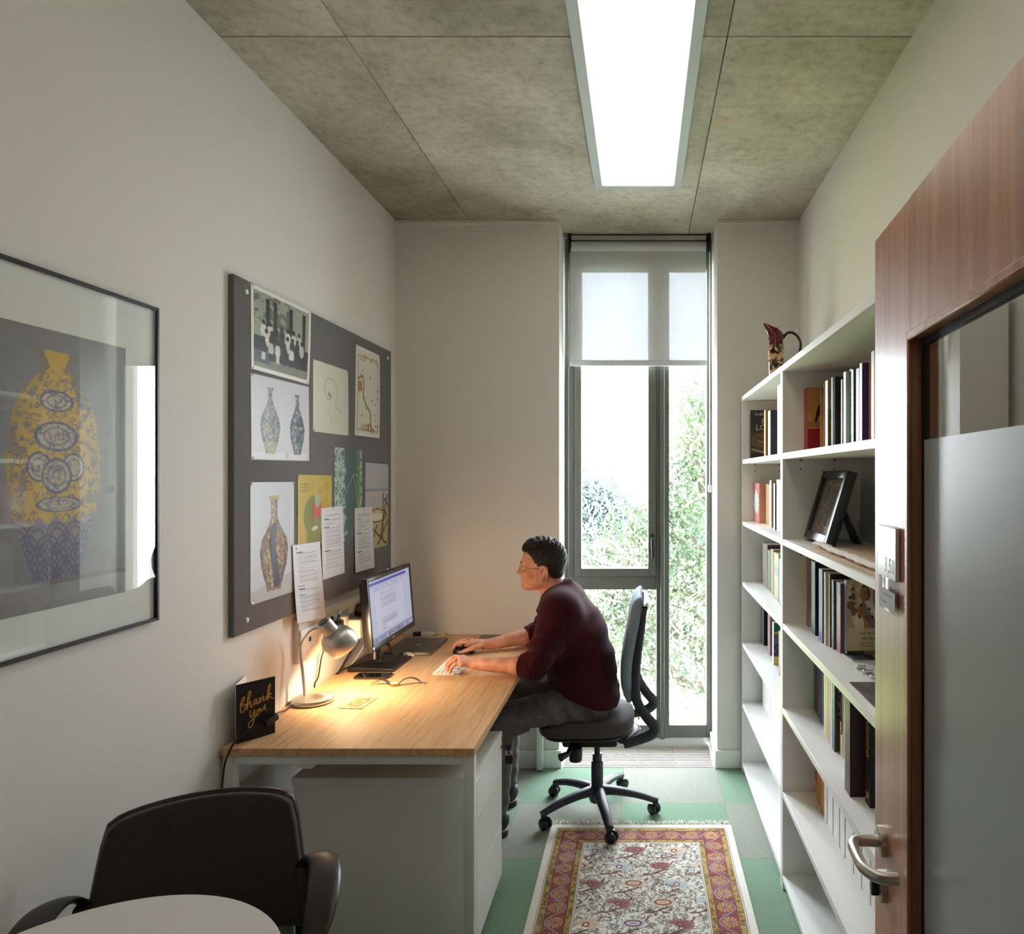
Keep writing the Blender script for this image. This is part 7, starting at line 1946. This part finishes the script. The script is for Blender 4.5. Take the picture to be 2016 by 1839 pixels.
for a_ in (an_n, an_f):
    S = Field((-0.95, a_[1] - 0.08, -0.002), (-0.56, a_[1] + 0.08, 0.17), 0.004)
    S.cap((a_[0] + 0.01, a_[1], 0.075), (a_[0] - 0.02, a_[1], 0.125), 0.045, 0.042, 0.02)
    S.cap((a_[0] + 0.005, a_[1], 0.055), (a_[0] - 0.20, a_[1], 0.042), 0.043, 0.036, 0.02, sq=((0, 1, 0), 0.92))
    S.clip(lambda x, y, z: 0.022 - z + 0 * x + 0 * y)
    so = ob('shoe', S.mesh('shoe', 1), SHOEM, body)
    pts = [(a_[0] + 0.05, 0.0), (a_[0] + 0.046, 0.030), (a_[0] - 0.235, 0.026), (a_[0] - 0.245, 0.0)]
    bm = nb()
    plan = []
    for q in range(24):
        b_ = 2 * math.pi * q / 24; plan.append((a_[0] - 0.092 + 0.142 * math.copysign(abs(math.cos(b_)) ** 0.7, math.cos(b_)), a_[1] + 0.045 * math.copysign(abs(math.sin(b_)) ** 0.7, math.sin(b_))))
    prism(bm, plan, lambda a, b, q: Vector((a, b, q)), 0.0008, 0.027)
    ob('sole', bm, M('dark_shoe_sole', (34, 34, 36), rough=0.6), so)
    ob('welt', prism(nb(), plan, lambda a, b, q: Vector((a, b, q)), 0.027, 0.0305), M('pale_welt', (196, 170, 156), rough=0.6), so)

# hair
H = Field((-0.60, 3.23, 1.06), (-0.32, 3.45, 1.35), 0.0026)
def curl(x, y, z):
    top = np.clip((z - 1.22) / 0.06, 0, 1)
    return -(0.0045 * top + 0.0012) * (np.sin(130 * x + 60 * y + 35 * np.sin(40 * z)) * np.sin(110 * y - 70 * z + 20 * np.sin(50 * x)) + 0.5 * np.sin(230 * x - 190 * z + 120 * y))
H.ell((-0.4535, YC, 1.208), (0.1065, 0.0815, 0.094), 0.0, warp=curl)
H.ell((-0.428, YC, 1.166), (0.070, 0.0735, 0.072), 0.02, warp=curl)
H.ell((-0.470, YC, 1.258), (0.090, 0.070, 0.054), 0.02, warp=curl)
r = random.Random(15)
for k_ in range(16):     # fringe locks over the brow and crown
    yy = YC + r.uniform(-0.058, 0.058); xx = -0.535 + 0.4 * abs(yy - YC) + r.uniform(-0.004, 0.012)
    H.cap((xx + 0.03, yy, 1.285), (xx - 0.016, yy + r.uniform(-0.01, 0.01), 1.262 + r.uniform(-0.006, 0.008)), 0.013, 0.007, 0.008)
for k_ in range(30):
    a = r.uniform(0, 2 * math.pi); q = r.uniform(0, 0.075)
    H.ell((-0.458 + q * math.cos(a) * 1.1, YC + q * math.sin(a) * 0.85, 1.300 - 0.9 * q * q / 0.09), (0.013, 0.013, 0.009), 0.008)
# hair line: everything in front of / below this outline (seen from the side) is bare skin
line = [(-0.62, 1.40), (-0.30, 1.40), (-0.30, 1.115), (-0.368, 1.108), (-0.405, 1.114), (-0.418, 1.130), (-0.4235, 1.155), (-0.432, 1.180), (-0.452, 1.186), (-0.470, 1.178), (-0.479, 1.160), (-0.487, 1.157), (-0.491, 1.185), (-0.505, 1.215), (-0.528, 1.240), (-0.62, 1.249)]
def polydist(x, z):
    x, z = np.broadcast_arrays(x, z)
    d = np.full(x.shape, 1e9); ins = np.zeros(x.shape, bool)
    n = len(line)
    for i_ in range(n):
        (x0, z0), (x1, z1) = line[i_], line[(i_ + 1) % n]
        dx, dz = x1 - x0, z1 - z0
        t = np.clip(((x - x0) * dx + (z - z0) * dz) / (dx * dx + dz * dz), 0, 1)
        d = np.minimum(d, np.hypot(x - x0 - t * dx, z - z0 - t * dz))
        c_ = ((z0 > z) != (z1 > z)) & (x < (x1 - x0) * (z - z0) / (z1 - z0 + 1e-12) + x0)
        ins ^= c_
    return np.where(ins, -d, d)
H.clip(lambda x, y, z: polydist(x[:, 0, :], z[:, 0, :].repeat(x.shape[0], 0) if z.shape[0] == 1 else z[:, 0, :])[:, None, :] + 0 * y, 0.006)
ob('hair', H.mesh('hair', 1), HAIRM, body)
for s_ in (-1, 1):
    ob('eyelash', tube(nb(), catmull([(-0.5572, YC + s_ * 0.022, 1.1705), (-0.5555, YC + s_ * 0.034, 1.1715), (-0.5440, YC + s_ * 0.0465, 1.1665)], 4), 0.0013, 6), HAIRM, body)
    ob('eyebrow', tube(nb(), catmull([(-0.5655, YC + s_ * 0.014, 1.1905), (-0.5630, YC + s_ * 0.030, 1.194), (-0.552, YC + s_ * 0.047, 1.189)], 5), [0.0028, 0.0034, 0.0018], 8), HAIRM, body)
    e = ob('eye', lathe(nb(), [(0, -0.0098), (0.005, -0.0085), (0.0086, -0.0048), (0.0098, 0), (0.0086, 0.0048), (0.005, 0.0085), (0, 0.0098)], 18, axis_mtx((-0.5475, YC + s_ * 0.0305, 1.1665), (-1, 0, -0.25)), False), M('eye_white', (226, 220, 214), rough=0.15), body)
    ob('iris', lathe(nb(), [(0, 0.0094), (0.0042, 0.0090), (0.0042, 0.0096), (0, 0.0102)], 16, axis_mtx((-0.5475, YC + s_ * 0.0305, 1.1665), (-1, 0, -0.25)), False), M('dark_iris', (44, 32, 26), rough=0.1), e)
# glasses
gls = ob('glasses', tube(nb(), catmull([(-0.564, YC - 0.009, 1.171), (-0.567, YC, 1.174), (-0.564, YC + 0.009, 1.171)], 4), 0.0011, 6), M('thin_gold_metal', (176, 150, 110), rough=0.25, metal=1.0), body)
for s_ in (-1, 1):
    rim = [(-0.5635 + 0.0035 * (math.cos(a) * s_ + 0.0) * s_ * (1 if math.cos(a) * s_ > 0 else 0.2), YC + s_ * 0.031 + 0.0225 * math.cos(a), 1.1645 + 0.0185 * math.sin(a)) for a in np.linspace(0, 2 * math.pi, 30)]
    ob('rim', tube(nb(), rim, 0.0010, 6, cap=False), MATS['thin_gold_metal'], gls)
    bm = nb(); bm.faces.new([bm.verts.new((p[0], p[1], p[2])) for p in rim[:-1]]); 
    ln = ob('lens', bm, glass_mat('lens_glass', (0.98, 0.98, 0.98)), gls, smooth=False)
    ln.modifiers.new('t', 'SOLIDIFY').thickness = 0.0012
    ob('temple', tube(nb(), catmull([(-0.560, YC + s_ * 0.0535, 1.170), (-0.547, YC + s_ * 0.066, 1.1695), (-0.50, YC + s_ * 0.0765, 1.1680), (-0.455, YC + s_ * 0.0835, 1.166), (-0.437, YC + s_ * 0.084, 1.150)], 5), 0.0012, 6), MATS['thin_gold_metal'], gls)
ringc = Vector((-0.803, 3.0625, 0.7935))
ob('ring', tube(nb(), [ringc + Vector((0.002 * math.sin(a), 0.0105 * math.cos(a), 0.0105 * math.sin(a))) for a in np.linspace(0, 2 * math.pi, 22)], 0.0016, 6, cap=False), M('ring_gold', (210, 190, 150), rough=0.2, metal=1.0), body)
# ---------------------------------------------------------------- trees outside the window
def leaf_mat(name, a, b_, c):
    m = bpy.data.materials.new(name); m.use_nodes = True
    nt = m.node_tree; nt.nodes.clear()
    out = nd(nt, 'ShaderNodeOutputMaterial')
    tc = nd(nt, 'ShaderNodeTexCoord'); n = nd(nt, 'ShaderNodeTexNoise', Scale=2.2, Detail=4.0); nt.links.new(tc.outputs['Object'], n.inputs['Vector'])
    r = ramp(nt, [(0.32, a), (0.5, b_), (0.68, c)]); nt.links.new(n.outputs['Fac'], r.inputs[0])
    df = nd(nt, 'ShaderNodeBsdfDiffuse'); tl = nd(nt, 'ShaderNodeBsdfTranslucent'); gl = nd(nt, 'ShaderNodeBsdfGlossy'); gl.inputs['Roughness'].default_value = 0.4
    nt.links.new(r.outputs[0], df.inputs[0]); nt.links.new(r.outputs[0], tl.inputs[0])
    m1 = nd(nt, 'ShaderNodeMixShader'); m1.inputs[0].default_value = 0.4; nt.links.new(df.outputs[0], m1.inputs[1]); nt.links.new(tl.outputs[0], m1.inputs[2])
    m2 = nd(nt, 'ShaderNodeMixShader'); m2.inputs[0].default_value = 0.03; nt.links.new(m1.outputs[0], m2.inputs[1]); nt.links.new(gl.outputs[0], m2.inputs[2])
    nt.links.new(m2.outputs[0], out.inputs[0])
    return m
def leaves(name, lumps, count, size, mat, parent, seed):
    r = np.random.RandomState(seed)
    w = np.array([l[3] ** 2 * l[4] for l in lumps]); w = w / w.sum()
    pick = r.choice(len(lumps), count, p=w)
    L = np.array([l[:4] for l in lumps])[pick]
    d = r.normal(size=(count, 3)); d /= np.linalg.norm(d, axis=1)[:, None]
    rad = r.rand(count) ** 0.5
    # clumps: pull leaves to sprays
    P = L[:, :3] + d * (L[:, 3] * rad)[:, None] * np.array([1, 0.8, 1.0])
    K = P[r.choice(count, max(8, count // 26))]
    near = K[r.randint(0, len(K), count)]
    # snap each leaf towards a nearby spray centre
    idx = np.argmin(((P[:, None, :] - K[None, r.choice(len(K), min(len(K), 160))[:160], :]) ** 2).sum(-1), 1) if count < 4000 else None
    ax = r.normal(size=(count, 3)); ax[:, 2] -= 0.5; ax /= np.linalg.norm(ax, axis=1)[:, None]
    sd = np.cross(ax, r.normal(size=(count, 3))); sd /= np.linalg.norm(sd, axis=1)[:, None]
    nn = np.cross(ax, sd)
    s = size * (0.65 + 0.7 * r.rand(count))[:, None]
    v0 = P; v1 = P + ax * s * 0.45 + sd * s * 0.24 + nn * s * 0.06; v2 = P + ax * s; v3 = P + ax * s * 0.45 - sd * s * 0.24 + nn * s * 0.06
    V = np.stack([v0, v1, v2, v3], 1).reshape(-1, 3)
    F = np.arange(count * 4).reshape(-1, 4)
    F = np.concatenate([F[:, [0, 1, 2]], F[:, [0, 2, 3]]])
    me = bpy.data.meshes.new(name); me.from_pydata(V.tolist(), [], F.tolist())
    o = ob(name, me, mat, parent); o['kind'] = 'stuff'
    return o
BARK = M('grey_brown_bark', (92, 84, 74), rough=0.9, var=0.2, vscale=6, bump=0.5, bscale=40)
def branches(bm, p, d, length, rad, depth, r):
    q = p; pts = [p]
    for k in range(4):
        d = (d + Vector((r.uniform(-0.25, 0.25), r.uniform(-0.25, 0.25), r.uniform(-0.12, 0.2)))).normalized()
        q = q + d * length / 4; pts.append(q)
    tube(bm, pts, [rad, rad * 0.8, rad * 0.65, rad * 0.5, rad * 0.36], 5, cap=False)
    if depth <= 0: return
    for k in range(4 if depth > 1 else 3):
        s_ = pts[r.randint(1, 4)]
        e = (d + Vector((r.uniform(-1, 1), r.uniform(-0.8, 0.8), r.uniform(-0.5, 0.7)))).normalized()
        branches(bm, s_, e, length * r.uniform(0.5, 0.75), rad * 0.45, depth - 1, r)
def tree(name, label, base, top, lumps, count, size, mat, seed, trunk_r=0.14, twig=True, group='trees outside the window'):
    t = thing(name, label, 'tree', base, group=group)
    r = random.Random(seed); bm = nb()
    b0 = Vector(base); t0 = Vector(top)
    pts = [b0.lerp(t0, k / 6) + Vector((r.uniform(-0.1, 0.1), r.uniform(-0.1, 0.1), 0)) * (k > 0) for k in range(7)]
    tube(bm, pts, [trunk_r, trunk_r * 0.85, trunk_r * 0.7, trunk_r * 0.55, trunk_r * 0.4, trunk_r * 0.28, trunk_r * 0.15], 8)
    for l in lumps:
        c = Vector(l[:3]); zt = min(max(c.z - 0.6 * l[3] - 0.4, b0.z + 2), t0.z - 0.1); f = (zt - b0.z) / (t0.z - b0.z)
        s_ = b0.lerp(t0, f); dd = c - s_
        branches(bm, s_, dd.normalized(), dd.length * 1.0 + l[3] * 0.5, trunk_r * 0.26, 2 if twig else 1, r)
    ob('trunk', bm, BARK, t)
    leaves('crown', lumps, count, size, mat, t, seed)
    return t
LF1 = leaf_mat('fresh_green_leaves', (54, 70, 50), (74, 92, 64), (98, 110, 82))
LF2 = leaf_mat('haze_blue_leaves', (82, 96, 96), (94, 110, 110), (106, 122, 122))  # bluish distance haze put into the leaf colour of the far trees
l1 = [(0.80, 9.0, 2.38, 0.58, 2.0), (0.64, 9.1, 1.80, 0.42, 2.0), (0.95, 9.2, 1.45, 0.62, 1.8), (0.52, 9.0, 1.10, 0.42, 1.4), (0.28, 8.9, 1.15, 0.55, 1.0), (-0.05, 9.0, 0.85, 0.50, 1.1), (-0.42, 9.0, 0.60, 0.40, 1.1),
      (-0.72, 8.9, 0.55, 0.35, 1.0), (0.30, 9.0, 0.35, 0.65, 1.3), (-0.30, 9.0, 0.05, 0.60, 1.3), (-0.95, 9.1, 0.10, 0.55, 1.2), (0.90, 9.0, 0.45, 0.60, 1.2), (0.55, 9.0, -0.35, 0.60, 1.1), (-0.15, 9.0, -0.55, 0.60, 1.0), (-0.75, 9.0, -0.55, 0.55, 1.0),
      (1.15, 9.1, -0.40, 0.60, 1.0), (0.25, 9.0, -1.05, 0.50, 0.5), (0.85, 9.0, -1.05, 0.50, 0.5), (-0.55, 9.0, -1.15, 0.50, 0.4), (1.65, 9.3, 1.2, 0.80, 1.0), (1.75, 9.3, 0.1, 0.80, 1.0), (-1.55, 9.3, -0.35, 0.70, 1.0), (1.6, 9.3, 2.3, 0.6, 0.8)]
tree('leafy_tree', 'leafy light green tree filling the lower part of the window view', (0.95, 9.6, -9.0), (0.95, 9.1, 2.6), l1, 18000, 0.076, LF1, 31, 0.16)
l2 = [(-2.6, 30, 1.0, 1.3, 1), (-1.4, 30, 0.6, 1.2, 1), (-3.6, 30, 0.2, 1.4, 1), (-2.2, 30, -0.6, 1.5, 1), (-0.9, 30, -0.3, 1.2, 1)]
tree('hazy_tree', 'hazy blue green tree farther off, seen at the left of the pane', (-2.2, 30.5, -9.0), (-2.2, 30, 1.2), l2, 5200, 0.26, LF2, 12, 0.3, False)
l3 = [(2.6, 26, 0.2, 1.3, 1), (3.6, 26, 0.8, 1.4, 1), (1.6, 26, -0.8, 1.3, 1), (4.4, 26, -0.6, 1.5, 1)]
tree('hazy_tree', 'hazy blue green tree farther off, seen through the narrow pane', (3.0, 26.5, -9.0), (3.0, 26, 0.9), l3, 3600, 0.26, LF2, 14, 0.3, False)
